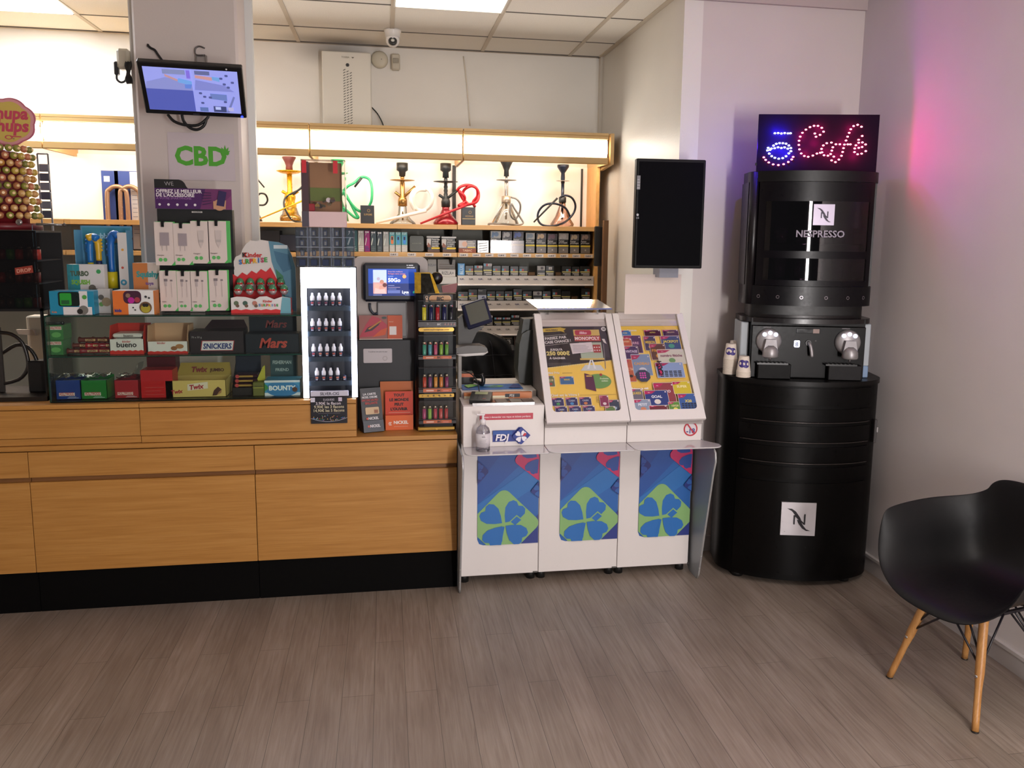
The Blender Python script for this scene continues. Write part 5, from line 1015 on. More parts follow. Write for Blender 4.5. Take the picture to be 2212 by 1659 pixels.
for r in range(4):
    for k in range(5):
        if r > 0 and k == 4 and r > 1: continue
        cx_ = p0.x + Wd * (k + .5) / 5; cz = zq + Hh * (r + .12) / 4; b = MB()
        if r == 0: b.box(cx_ - .014, cx_ + .014, Yd + .01, Yd + .06, cz, cz + .03, M('303c60', .3), .002)
        else: b.box(cx_ - .008, cx_ + .008, Yd + .02, Yd + .05, cz, cz + .026, M('6a7088', .3), .002); b.box(cx_ - .004, cx_ + .005, Yd + .018, Yd + .02, cz + .004, cz + .02, M('c0b8a8', .3))
        b.build('atomiser_pack', t)
zq2 = p1.z + .001; Yp = Yd - .005; p0, p1 = at(653, 490, Yp), at(745, 346, Yp)
xs = at(668, 490, Yp).x; zf = at(700, 457, Yp).z
t = thing('clear_prize_box', 'tall clear collection box with coins and red corners on a pale base', 'box', ((p0.x + p1.x) / 2, Yp + .05, zq2))
b = MB(); b.box(p0.x, p1.x, Yp, Yp + .1, zq2, zf, M('d8bcbc', .5), .002); b.box(p0.x - .001, xs, Yp - .001, Yp + .1, zq2, zf, M('4a4450', .4)); b.build('base', t)
b = MB(); gl_ = glass('box_acrylic', 'fcfaf9', .08, .03)
for a in ((p0.x, p1.x, Yp, Yp + .003, zf, p1.z), (p0.x, p0.x + .003, Yp, Yp + .1, zf, p1.z), (p1.x - .003, p1.x, Yp, Yp + .1, zf, p1.z), (p0.x, p1.x, Yp, Yp + .1, p1.z - .003, p1.z)): b.box(*a, gl_)
b.build('clear_cover', t)
b = MB(); b.box(p0.x + .004, p1.x - .02, Yp + .094, Yp + .098, zf, p1.z - .006, M('b88c60', .6)); b.box(p0.x + .003, xs, Yp + .004, Yp + .09, zf, p1.z - .01, M('5c3c44', .5)); b.box(p0.x + .02, p1.x - .02, Yp + .088, Yp + .094, zf + .05, zf + .11, M('7a9040', .6)); b.build('inner_card', t)
for x in (p0.x + .012, p1.x - .045): b = MB(); b.box(x - .008, x + .012, Yp - .001, Yp + .005, p1.z - .06, p1.z - .004, M('c82430', .4)); b.build('red_tape', t)
random.seed(9)
for k in range(14):
    b = MB(); u = random.random(); vv = random.random(); b.T = Matrix.Translation((xs + .015 + .1 * u, Yp + .02 + .05 * vv, zf + .012 + .03 * u + .004 * k * .4)) @ Matrix.Rotation(random.uniform(.3, 1.6), 4, 'X') @ Matrix.Rotation(random.uniform(-.5, .5), 4, 'Y')
    b.cyl((0, 0, 0), .011, .002, M(random.choice(('8a8284', '9a9294', 'a08448', '7a6a50')), .3, .7), 14); tag(b.build('coin'), 'coin lying in the heap inside the clear collection box', 'coin', 'coins in the clear collection box')
b = MB(); b.box(p0.x + .02, p0.x + .055, Yp + .01, Yp + .05, zf + .001, zf + .035, M('b82830', .4), .004); tag(b.build('red_token_box'), 'small red packet at the left inside the clear collection box', 'packet')

# ================================================================== payment kiosk with screen
Yk = 4.10
t = thing('payment_terminal', 'grey self service payment terminal with a black framed lit screen', 'terminal', (at(845, 800, Yk).x, Yk + .1, ZT + .001))
p0, p1 = at(766, 735, Yk), at(924, 556, Yk)
b = MB(); F = Fc(b, (p0.x, Yk, p0.z - .01), EX, EZ, p1.x - p0.x, p1.z - p0.z + .01); r = .03; W, H = F.W, F.H
pts = [(0, 0), (W, 0)] + [(W - r + r * math.cos(a), H - r + r * math.sin(a)) for a in (0, .4, .8, 1.2, 1.57)] + [(r - r * math.sin(a), H - r + r * math.cos(a)) for a in (0, .4, .8, 1.2, 1.57)]
b.prism([F.O + F.R * x + F.U * y for x, y in pts], (0, .1, 0), M('a9a09c', .45)); b.build('grey_housing', t)
p2, p3 = at(785, 651, Yk), at(906, 567, Yk); Ys = Yk - .05
b = MB(); b.box(at(785, 651, Ys).x, at(908, 651, Ys).x, Ys, Yk, at(785, 652, Ys).z, at(785, 568, Ys).z, M('1a1f2b', .35), .012); b.build('screen_bezel', t)
q0, q1 = at(796, 639, Ys), at(899, 581, Ys); b = MB(); F = Fc(b, (q0.x, Ys - .001, q0.z), EX, EZ, q1.x - q0.x, q1.z - q0.z)
F.rect(0, 0, 1, 1, em('2346a0', .9), 1); F.rect(0, 0, 1, .46, em('182c6a', .9), 2); F.rect(.1, .08, .38, .96, em('b4c4e4', .9), 3); F.poly([(.1, .5), (.38, .5), (.38, .08), (.1, .08)], em('c89c98', .8), 4)
F.disc(.2, .66, .014, em('4a342e', .6)); F.disc(.21, .63, .008, em('b07c64', .7)); F.disc(.28, .52, .01, em('c08c74', .7)); F.disc(.18, .35, .012, em('d0a494', .8)); F.disc(.28, .3, .012, em('c89484', .8)); F.poly([(.12, .08), (.14, .3), (.24, .24), (.34, .26), (.37, .08)], em('d8b4b0', .8)); F.disc(.34, .4, .01, em('6a3c3c', .6))
F.text('50Go', .41, .52, .026, em('f0f4ff', 1.2), 'l', bold=.03); F.disc(.75, .72, .009, em('f0a060', 1.1), n=16); F.text('Deux fois meilleurs', .41, .88, .009, em('c8a0b8'), 'l'); F.text('Partagez votre compte', .41, .8, .009, em('e09080'), 'l'); F.rect(.41, .72, .52, .735, em('a8c0f0'))
F.rect(.41, .38, .54, .395, em('a8b0e0')); F.rect(.41, .31, .66, .325, em('b8a8c8')); F.rect(.41, .25, .58, .265, em('9aa8d8')); F.rect(.4, .1, .66, .22, em('6070b0')); F.text('Lyca', .7, .1, .018, em('f0f4ff', 1.1), 'l', bold=.03); F.text('mobile', .76, .03, .007, em('a8b8e8'), 'l'); F.disc(.95, .14, .006, em('30a890')); F.rect(.1, .03, .28, .045, em('a8b0d0'))
F.text('FR  PARTEZ', .8, 1.12, .006, em('e8e8f0'), 'l', bold=.03); F.text('2 RECHARGES', .8, 1.04, .006, em('e8e8f0'), 'l', bold=.03); b.build('screen', t)
b = MB(); q0, q1 = at(816, 728, Yk - .02), at(878, 653, Yk - .02); b.box(q0.x, q1.x, Yk - .02, Yk, q0.z, q1.z, M('8d8a8a', .4), .004); F = Fc(b, (q0.x, Yk - .02, q0.z), EX, EZ, q1.x - q0.x, q1.z - q0.z); b.tube([at(799, 655, Yk - .01), at(800, 668, Yk - .012), at(808, 678, Yk - .012), at(816, 676, Yk - .015)], .006, M('2f3440', .4)); b.build('support_arm', t)
Yb_ = Yk - .06; q0, q1 = at(771, 934, Yb_), at(908, 733, Yb_)
b = MB(); b.box(q0.x, q1.x, Yb_, Yk + .15, ZT + .001, q1.z, M('17181d', .45), .004); F = Fc(b, (q0.x, Yb_, ZT), EX, EZ, q1.x - q0.x, q1.z - ZT); F.rect(0, .46, 1, .465, M('08080a')); F.rrect(.12, .74, .56, .9, .005, M('b4acae', .4)); F.text('Transférez vers plus de pays', .34, .86, .008, M('4a484a'), maxw=.4); F.disc(.45, .79, .012, M('a09898'), r0=.008, n=16); b.build('black_base', t)
b = MB(); Yo = Yk - .045; q0, q1 = at(776, 734, Yo), at(869, 681, Yo); b.T = None; b.box(q0.x, q1.x, Yo, Yo + .002, q0.z, q1.z, M('a85038', .4)); F = Fc(b, (q0.x, Yo, q0.z), EX, EZ, q1.x - q0.x, q1.z - q0.z)
F.rect(0, 0, .65, 1, M('905a54')); F.poly([(.0, .1), (.15, .6), (.3, .98), (.45, .9), (.65, .6), (.62, .3), (.4, .15)], M('a83848')); F.poly([(.3, .1), (.6, .2), (.65, .5), (.5, .4)], M('c0502c')); F.poly([(.12, .3), (.2, .5), (.5, .75), (.45, .6), (.3, .38)], M('3a2e34')); F.poly([(.2, .45), (.5, .8), (.52, .76), (.24, .42)], M('b07838')); F.disc(.58, .9, .012, M('3f4a48'), n=12, sy=.5); F.rect(.66, .0, 1, 1, M('b8502c')); F.text('Nickel', .74, .72, .008, M('d0a890')); F.rect(.7, .2, .86, .55, M('d8d0cc')); F.rect(0, 0, 1, .04, M('d4c8b8')); b.build('advert_card', t)
# leaflet holders
def holder(label, pts, d, draw, mm):
    return
Yn = 3.96
t = thing('leaflet_holder', 'dark leaflet stand with card picture, leaning on the oak worktop', 'leaflet holder', (at(805, 935, Yn).x, Yn + .03, ZT + .001), 0, 'leaflet holders on the worktop')
c0, c1, c2, c3 = at(785, 938, Yn - .03), at(831, 932, Yn), at(813, 842, Yn + .05), at(771, 840, Yn + .02)
c0.z = ZT + .001; c1 = V((c1.x, c1.y, ZT + .001))
R_ = (c1 - c0).normalized(); U_ = ((c3 - c0) - R_ * (c3 - c0).dot(R_)).normalized(); N_ = R_.cross(U_); W, H = (c1 - c0).length * .95, (c3 - c0).dot(U_)
b = MB(); b.prism([c0, c0 + R_ * W, c0 + R_ * W + U_ * H, c0 + U_ * H], -N_ * .002, M('24262e', .4)); b.prism([c0, c0 + U_ * H, c0 + V((-.02, .06, 0))], R_ * .002, M('2a2c34', .4)); b.prism([c0 + R_ * W, c0 + R_ * W + U_ * H, c0 + R_ * W + V((-.02, .06, 0))], R_ * .002, M('2a2c34', .4)); b.build('stand', t)
b = MB(); F = Fc(b, c0 + N_ * .001, R_, U_, W, H); F.text('LA CARTE', .45, .84, .014, M('d8d4d8'), bold=.03); F.text('NICKEL CHROME', .45, .77, .014, M('d8d4d8'), bold=.03, maxw=.75); F.text('ENCORE UN PEU', .45, .70, .014, M('b0403c'), bold=.03, maxw=.8); F.text('BRILLANTE', .5, .63, .014, M('b0403c'), bold=.03, maxw=.6); F.rrect(.18, .4, .85, .56, .005, M('9a8468', .3, .4)); F.rect(.6, .42, .8, .5, M('8a5a40')); F.text('NICKEL', .55, .28, .018, M('d8d4d8'), bold=.03, maxw=.5); F.disc(.24, .305, .006, M('c05040'), n=6); b.build('leaflet', t)
b = MB(); F = Fc(b, c0 + N_ * .012, R_, U_, W, H * .26); F.rect(0, 0, 1, 1, M('343a46', .35)); F.text('NICKEL', .58, .4, .018, M('d8d4d8'), bold=.03, maxw=.5); F.disc(.26, .5, .006, M('c05040'), n=6); b.prism([c0, c0 + R_ * W, c0 + R_ * W + N_ * .011, c0 + N_ * .011], U_ * .002, M('343a46', .35)); b.build('front_pocket', t)
t = thing('leaflet_holder', 'orange leaflet box with black headline beside the lighter tower', 'leaflet holder', (at(862, 930, Yn).x, Yn + .03, ZT + .001), 0, 'leaflet holders on the worktop')
Yn = 3.97; p0, p1 = at(833, 930, Yn), at(892, 827, Yn); ze = at(860, 847, Yn).z; zp = at(860, 897, Yn).z
b = MB(); b.box(at(822, 900, Yn + .05).x, at(893, 900, Yn + .05).x, Yn + .05, Yn + .053, ZT + .001, p1.z, M('b0643c', .3, .3)); b.box(p0.x, p1.x, Yn + .02, Yn + .05, ZT + .001, zp, M('b8542c', .5)); b.build('stand', t)
b = MB(); F = Fc(b, (p0.x, Yn + .018, zp - .02), EX, EZ, p1.x - p0.x, ze - zp + .02); b.box(p0.x, p1.x, Yn + .018, Yn + .02, zp - .02, ze, M('c43c22', .45))
for i, s in enumerate(('TOUT', 'LE MONDE', 'PEUT', "L'OUVRIR")): F.text(s, .5, .82 - i * .17, .019, M('1a1414'), bold=.04, maxw=.8)
F.rect(.12, .22, .9, .235, M('d89c88')); F.poly([(.72, .04), (.9, .14), (.95, .08), (.85, .02)], M('e0d8d4')); b.build('leaflet', t)
b = MB(); F = Fc(b, (p0.x, Yn, ZT + .001), EX, EZ, p1.x - p0.x, zp - ZT); b.box(p0.x, p1.x, Yn, Yn + .002, ZT + .001, zp, M('d4602c', .45)); F.text('NiCKEL', .56, .42, .021, M('e8dcd4'), bold=.04, maxw=.6); F.rect(.12, .5, .22, .54, M('e8dcd4')); F.rect(.1, .42, .2, .46, M('e8dcd4')); F.rect(.12, .34, .22, .38, M('e8dcd4')); F.rect(.3, .24, .8, .26, M('e0b098')); b.build('front_pocket', t)

# ================================================================== lighter tower
GOLD = M('8a6a20', .22, .95)
Y = 3.93; z0 = ZT + .001; p0, p1 = at(898, 930, Y), at(987, 640, Y); x0, x1 = p0.x, p1.x; xc = (x0 + x1) / 2
t = thing('lighter_tower', 'tall black and gold lighter tower with four trays', 'display stand', (xc, Y + .05, z0)); ztw = at(940, 636, Y).z
KB = M('070608', .35, 0, 0, 0, .3); GS = M('c09a4c', .25, .7)
b = MB(); cols = []
n = 10; prof = []
for i in range(n + 1): a = PI * i / n; prof.append((xc - (x1 - x0) / 2 * math.cos(a), Y + .05 - .05 * min(1, math.sin(a) * 1.6)))
b.prism([(x, y, z0) for x, y in prof] + [(x1, Y + .12, z0), (x0, Y + .12, z0)], (0, 0, ztw - z0), KB); b.build('column', t)
b = MB(); zg0, zg1 = at(940, 931, Y).z, at(940, 921, Y).z
b.box(x0 + .01, x1 - .01, Y - .006, Y + .01, z0 + .004, z0 + .022, GS, .003); b.build('gold_band', t); b = MB(); F = Fc(b, (x0 + .016, Y - .004, at(940, 716, Y).z), EX, EZ, x1 - x0 - .03, .019); F.rrect(0, 0, 1, 1, .009, GS); F.text('www.mybiclighter.com', .5, .3, .013, M('5a3c1c'), bold=.02, maxw=.85)
b.build('gold_band', t); b = MB(); F = Fc(b, (x0 + .016, Y - .004, at(940, 858, Y).z), EX, EZ, x1 - x0 - .03, .017); F.rrect(0, 0, 1, 1, .004, GS)
for i in range(6): F.disc(.1 + .16 * i, .5, .005, M('4a3418'), n=3 + i % 4, r0=.002)
b.build('gold_band', t)
b = MB(); zl_ = at(940, 648, Y).z; F = Fc(b, (x0, Y - .002, zl_ - .012), EX, EZ, x1 - x0, .034); F.rrect(.34, .12, .86, 1.0, .014, M('c89a64', .3)); F.rrect(.36, .18, .84, .94, .012, M('b07c44', .3)); F.text('BIC', .6, .35, .022, M('1c1410'), bold=.05, shear=.12); F.disc(.28, .75, .007, M('c8a890'), n=12, r0=.004); F.poly([(.25, .1), (.32, .1), (.31, .55), (.26, .55)], M('c8a890')); b.build('logo', t)
b = MB(); zc0 = at(940, 634, Y).z; zc1 = at(940, 591, Y).z
b.prism([(x0, Y + .02, zc0), (x0, Y + .02, zc1), (x0 + .075, Y + .02, zc1 - .002), (x0 + .09, Y + .02, zc1 - .02), (x0 + .105, Y + .02, zc0 + .012), (x0 + .115, Y + .02, zc0)], (0, .04, 0), M('1c1608', .15, .5)); b.prism([(x0, Y + .012, zc1), (x0 + .072, Y + .012, zc1), (x0 + .072, Y + .012, zc1 + .004), (x0 - .004, Y + .012, zc1 + .004)], (0, .056, 0), GOLD)
b.prism([(x0 + .072, Y + .012, zc1 + .004), (x0 + .082, Y + .012, zc1 - .004), (x0 + .118, Y + .012, zc0), (x0 + .098, Y + .012, zc0), (x0 + .074, Y + .012, zc1 - .008)], (0, .056, 0), GOLD); b.box(x0, x0 + .03, Y + .0155, Y + .02, zc0, zc1, GOLD); b.build('gold_crest', t)
b = MB(); q = at(943, 601, Y + .09); b.lathe((q.x, Y + .08, q.z), [(.026, 0), (.030, .004), (.030, .014), (.026, .018)], M('4a3c1c', .25, .6), 28, 'y'); b.lathe((q.x, Y + .076, q.z), [(0, 0), (.026, 0), (.026, .006)], M('0d0c0c', .3), 28, 'y'); b.build('wheel', t)
b = MB(); p = [at(956, 632, Y + .04), at(985, 632, Y + .04), at(988, 612, Y + .04), at(954, 618, Y + .04)]; b.prism(p, (0, .03, 0), M('74161a', .4)); tag(b.build('folded_card'), 'small red folded card on top of the lighter tower', 'card')
tr = [(655, 693, 706, ('d8c832', '1c1c50', 'b01c24', '1c1c50', '14121c')), (730, 768, 776, ('4a9a80', '5a9aa8', 'c05070', '8ab040', '6aa040')), (800, 838, 848, ('c04028', '7a4470', 'd8903c', 'd88038', '8a3460')), (872, 906, 915, ('a83868', '8ab848', 'b83850', 'c04844', 'b83c3c'))]
GL = 'lighters in the black tower'
for r, (y0, y1, y2, cl_) in enumerate(tr):
    zb_ = at(940, y1, Y - .03).z; ztt = at(940, y0 - 6, Y - .03).z; zl2_ = at(940, y2, Y - .035).z; xa, xb = at(904, 800, Y - .035).x, at(985, 800, Y - .035).x
    b = MB(); b.box(xa, xb, Y - .04, Y + .0, zb_ - .004, zb_, M('19181b', .3)); b.box(xa, xb, Y - .04, Y - .037, zl2_, zb_ + .003, M('3a3638' if r == 0 else '2a2628', .3)); F = Fc(b, (xa, Y - .04, zl2_), EX, EZ, xb - xa, zb_ - zl2_)
    if r: F.rect(.12, .15, .88, .95, M('b8603c')); F.text('BIC', .55, .3, .013, M('3a2018'), bold=.05, shear=.1); F.rect(.2, .35, .4, .7, M('d0a898')); F.rect(.65, .3, .8, .6, M('c87868'))
    else: F.text('BIC', .55, .3, .012, M('c8c4c8'), bold=.03, shear=.1); F.disc(.25, .5, .006, M('b0acb0'), n=3, r0=.004); [F.poly([(.68 + i * .08, .3), (.74 + i * .08, .3), (.71 + i * .08, .75)], M('9a7878')) for i in range(4)]
    b.build('tray', t)
    b = MB(); b.box(xa, xb, Y - .04, Y - .038, zb_ + .004, ztt, CLEAR); b.box(xa, xa + .002, Y - .04, Y, zb_ + .004, ztt, CLEAR); b.box(xb - .002, xb, Y - .04, Y, zb_ + .004, ztt, CLEAR); b.box(xa, xb, Y - .04, Y - .0, ztt - .002, ztt, M('4a4648', .2)); b.build('clear_cover', t)
    for k in range(5):
        px = (917, 917, 917, 916)[r] + (14.3, 12, 12, 12)[r] * k; hh = (.052, .040, .040, .040)[r] + .01
        x = at(px, 800, Y - .02).x; c = V((x, Y - .02, zb_ + .001)); rr = .0095 if r == 0 else .0085
        t2 = thing('lighter', '%s lighter, %s from the left in the %s tray of the black tower' % ({'d8c832': 'yellow', '1c1c50': 'navy', 'b01c24': 'red', '14121c': 'black', '4a9a80': 'green', '5a9aa8': 'pale blue', 'c05070': 'pink', '8ab040': 'lime', '6aa040': 'green', 'c04028': 'red', '7a4470': 'purple', 'd8903c': 'orange', 'd88038': 'orange', '8a3460': 'magenta', 'a83868': 'pink', '8ab848': 'lime', 'b83850': 'red', 'c04844': 'red', 'b83c3c': 'red'}[cl_[k]], ORD[k], ('top', 'second', 'third', 'bottom')[r]), 'lighter', c, 0, GL)
        b = MB(); b.lathe(c, [(rr * .92, 0), (rr, .004), (rr, hh)], M(cl_[k], .2, 0, 0, .3), 14, 'z', (1, .62)); b.build('body', t2)
        b = MB(); b.lathe(c, [(rr * .9, hh), (rr * .85, hh + .012), (rr * .5, hh + .014)], M('b8a890' if r else '8a8890', .25, .8), 12, 'z', (1, .6)); b.build('metal_hood', t2)
        b = MB(); b.box(x + rr * .1, x + rr * .85, Y - .024, Y - .016, c.z + hh + .002, c.z + hh + .010, M('c0342c' if r < 2 else '4a2a2a', .4)); b.build('button', t2)
# ================================================================== till area behind the lottery desk
t = thing('till_desk', 'white service desk behind the lottery desk, mostly hidden', 'desk', (.56, 4.15, 0))
zD = .955
b = MB(); b.box(.36, .735, 3.99, 4.36, zD - .03, zD, M('cfc8c2', .4)); b.build('top', t)
b = MB(); b.box(.36, .735, 4.02, 4.33, 0, zD - .03, M('b4aeaa', .5)); b.build('body', t)
g = .022
# touch screen till
t = thing('till_screen', 'small navy framed touch screen tilted on a grey stand', 'till', (at(1010, 770, 4.14).x, 4.14, zD + .001))
P0, P1, P3 = at(1011, 711, 4.10), at(1064, 694, 4.08), at(996, 658, 4.16)
R_ = (P1 - P0).normalized(); U_ = ((P3 - P0) - R_ * (P3 - P0).dot(R_)).normalized(); N_ = R_.cross(U_)
mx = Matrix((R_, U_, N_)).transposed().to_4x4(); mx.translation = P0; W = (P1 - P0).length; H = (P3 - P0).dot(U_)
b = MB(mx); b.box(-.002, W, 0, H, -.022, 0, M('141a38', .35), .006); b.build('screen_frame', t)
b = MB(mx); b.box(.018, W - .012, .016, H - .012, -.001, .0012, M('5f6058', .3)); b.build('screen', t)
b = MB(); Yt = 4.17; pts = [(990, 688), (1000, 680), (1022, 706), (1046, 706), (1030, 718), (1014, 752), (990, 762)]; b.prism([at(x, y, Yt) for x, y in pts], (0, .06, 0), M('3c3a37', .45)); b.build('stand', t)
b = MB(); pts = [(986, 752), (1008, 747), (1040, 747), (1052, 752), (1054, 759), (1044, 765), (1000, 767), (986, 763)]; q = [at(x, y, 4.08) for x, y in pts]; b.prism(q, (0, .10, 0), M('55524f', .4)); b.prism([p - V((0, .001, .006)) for p in q[4:]] + [q[7] - V((0, .001, 0)), q[4] - V((0, .001, 0))][:0], (0, .1, 0), M('c8c4c0', .3)); 
q5, q6 = at(992, 768, 4.079), at(1052, 762, 4.079); b.tube([at(990, 768, 4.078), at(1006, 769, 4.078), at(1044, 766, 4.078), at(1054, 760, 4.078)], .003, M('d0ccc8', .3), 6, 0); b.build('printer_head', t)
b = MB(); xx = at(992, 800, 4.08).x; b.box(xx - .004, xx + .012, 4.08, 4.16, zD + .001, at(992, 768, 4.08).z, M('8a8680', .4)); b.build('leg', t)
# card reader at front
zU = .925
t = thing('card_reader', 'small black card payment reader with a pale green display', 'card reader', (at(1040, 870, 3.85).x, 3.86, zU + .002))
mx = Matrix.Translation((at(1040, 870, 3.86).x, 3.865, zU + .004)) @ Matrix.Rotation(math.radians(-14), 4, 'Z')
b = MB(mx); b.prism([(-.052, -.05, 0), (-.052, .055, 0), (-.052, .055, .038), (-.052, .04, .042), (-.052, -.05, .016)], (.1, 0, 0), M('1c1a1c', .4)); b.build('body', t)
sl = V((0, .09, .026)).normalized()
b = MB(mx); F = Fc(b, (-.046, -.044, .0185), EX, sl, .088, .09); F.rrect(.15, .62, .85, .92, .003, M('9aa078', .3), 1)
for i in range(4):
    for j in range(3): F.rrect(.15 + j * .24, .08 + i * .125, .33 + j * .24, .17 + i * .125, .002, M('3c3a3c' if i or j < 2 else '7a2c2c', .4), 1)
b.build('keypad', t)
b = MB(); b.tube([at(1036, 852, 3.92), at(1034, 838, 3.93), at(1030, 822, 3.95), at(1018, 808, 3.98), at(1000, 800, 4.0)], .0028, M('17171a', .4), 6, 4); b.build('cable', t)
b = MB(); mc = at(1090, 832, 4.1); b.box(at(998, 840, 4.06).x, at(1128, 830, 4.06).x, 4.03, 4.17, zD + .001, zD + .004, M('2a64a8', .4)); F = Fc(b, (at(998, 840, 4.06).x, 4.03, zD + .004), EX, (0, 1, 0), .30, .14, .0008)
F.disc(.55, .5, .05, M('6fae4a'), n=24, sy=.5, r0=.025); F.disc(.42, .5, .03, M('2f86b8'), n=20, sy=.6); F.poly([(.78, .1), (.92, .9), (.99, .5), (.98, 0)], M('2c3c7c')); F.poly([(.1, .2), (.3, .6), (.2, .9), (.05, .7)], M('6fae4a'))
tag(b.build('counter_mat'), 'blue and green printed mat on the till desk', 'mat')
t = thing('ticket_scanner', 'orange topped black ticket printer at the left of the till desk', 'printer', (at(1005, 830, 4.2).x, 4.2, zD + .001))
p0, p1 = at(996, 830, 4.2), at(1024, 806, 4.2); b = MB(); b.box(p0.x, p1.x, 4.2, 4.28, zD + .001, p1.z, M('151314', .4), .004); b.build('body', t)
b = MB(); b.box(p0.x, p1.x - .004, 4.196, 4.2, p1.z - .02, p1.z - .002, M('c06034', .4)); b.build('orange_front', t)
b = MB(); b.tube([at(1024, 822, 4.15), at(1034, 826, 4.12), at(1042, 830, 4.1), at(1044, 818, 4.1), at(1040, 808, 4.1)], .011, M('1a191c', .25), 10, 3); tag(b.build('barcode_scanner'), 'black hand scanner lying on the printed mat', 'scanner')
# lottery terminal seen from behind
t = thing('lottery_terminal', 'dark grey rounded lottery terminal seen from behind, left of the ticket boards', 'terminal', (at(1150, 840, 4.0).x, 4.05, zD))
b = MB(); Ya = 4.14; zq = lambda y: at(1150, y, Ya).z
xa = lambda x, y: at(x, y, Ya).x
sil = [(1122, 826), (1119, 800), (1122, 745), (1128, 722), (1140, 714), (1156, 712), (1170, 712), (1178, 852), (1150, 852), (1136, 838), (1132, 828)]
b.prism([at(x, y, Ya) for x, y in sil], (0, .14, 0), M('262a25', .45)); b.build('rear_shell', t)
b = MB(); sil = [(1131, 690), (1162, 688), (1166, 714), (1126, 722)]; b.prism([at(x, y, Ya + .02) for x, y in sil], (0, .1, 0), M('242823', .45)); b.build('top_shell', t)
# coat on chair
t = thing('office_chair', 'chair behind the till carrying the black quilted jacket', 'chair', (.68, 4.85, 0)); 
b = MB(); b.box(.47, .79, 4.90, 4.96, .62, 1.06, M('17171a', .7), .03); b.build('backrest', t); b = MB(); b.box(.45, .87, 4.5, 4.9, .44, .52, M('17171a', .7), .03); b.build('seat', t)
b = MB(); b.cyl((.66, 4.7, .07), .03, .37, M('2a2a2c', .4), 12); b.box(.62, .70, 4.86, 4.97, .44, .66, M('2a2a2c', .4)); b.build('post', t)
b = MB()
for i in range(5): a = 2 * PI * i / 5; b.tube([(.66, 4.7, .09), (.66 + .28 * math.cos(a), 4.7 + .28 * math.sin(a), .05)], [.025, .018], M('2a2a2c', .4), 8, 0); b.ball((.66 + .28 * math.cos(a), 4.7 + .28 * math.sin(a), .026), .025, M('161616', .5), 10)
b.build('star_base', t)
random.seed(4); b = MB(); Yj = 4.80
L = [(1000, 870), (1000, 740), (1012, 727), (1035, 722), (1065, 723), (1088, 731), (1096, 750), (1100, 775), (1106, 800), (1114, 826), (1120, 860)]
rows = []
for i in range(15):
    v = i / 14; y = 722 + v * 150; xl_ = 996; xr_ = 1070 + 30 * min(1, (v / .12)) ** .5 + 22 * v if v > 0 else 1064
    if i == 0: xl_ = 1018
    row = []
    for j in range(16):
        u = j / 15; d = .05 * math.sin(PI * u) ** .5 + .016 * math.sin(9 * u + 6 * v) * math.sin(7 * v + 3) + .008 * math.sin(24 * u - 14 * v) + random.uniform(-.004, .004); d *= min(1, v * 5 + .2)
        row.append(at(xl_ + (xr_ - xl_) * u, y + 5 * math.sin(PI * u) * (-1 if i == 0 else 0), Yj) - V((0, d, 0)))
    rows.append(row)
b.grid(rows, M('0a0b0d', .65, 0, 0, 0, .3)); bk = [[p + V((0, .12 - 2 * (p.y - Yj) * 0, 0)) for p in r] for r in rows]
for k in range(14): b.grid([[rows[k][15], rows[k][15] + V((.0, .1, 0))], [rows[k + 1][15], rows[k + 1][15] + V((0, .1, 0))]], M('0a0b0d', .65, 0, 0, 0, .3))
b.grid([rows[0], [p + V((0, .13, -.01)) for p in rows[0]]], M('0a0b0d', .65, 0, 0, 0, .3))
for k in (4, 8, 12):
    b.tube([p - V((0, .002, 0)) for p in rows[k][1:15]], .0022, M('1f2024', .4), 6, 0)
b.tube([rows[i][9] - V((0, .003, 0)) for i in range(1, 14)], .003, M('26272c', .35), 6, 0)
o = b.build('jacket'); tag(o, 'black quilted jacket hanging over the chair behind the till', 'jacket')
sd = o.modifiers.new('s', 'SUBSURF'); sd.levels = 1; sd.render_levels = 1

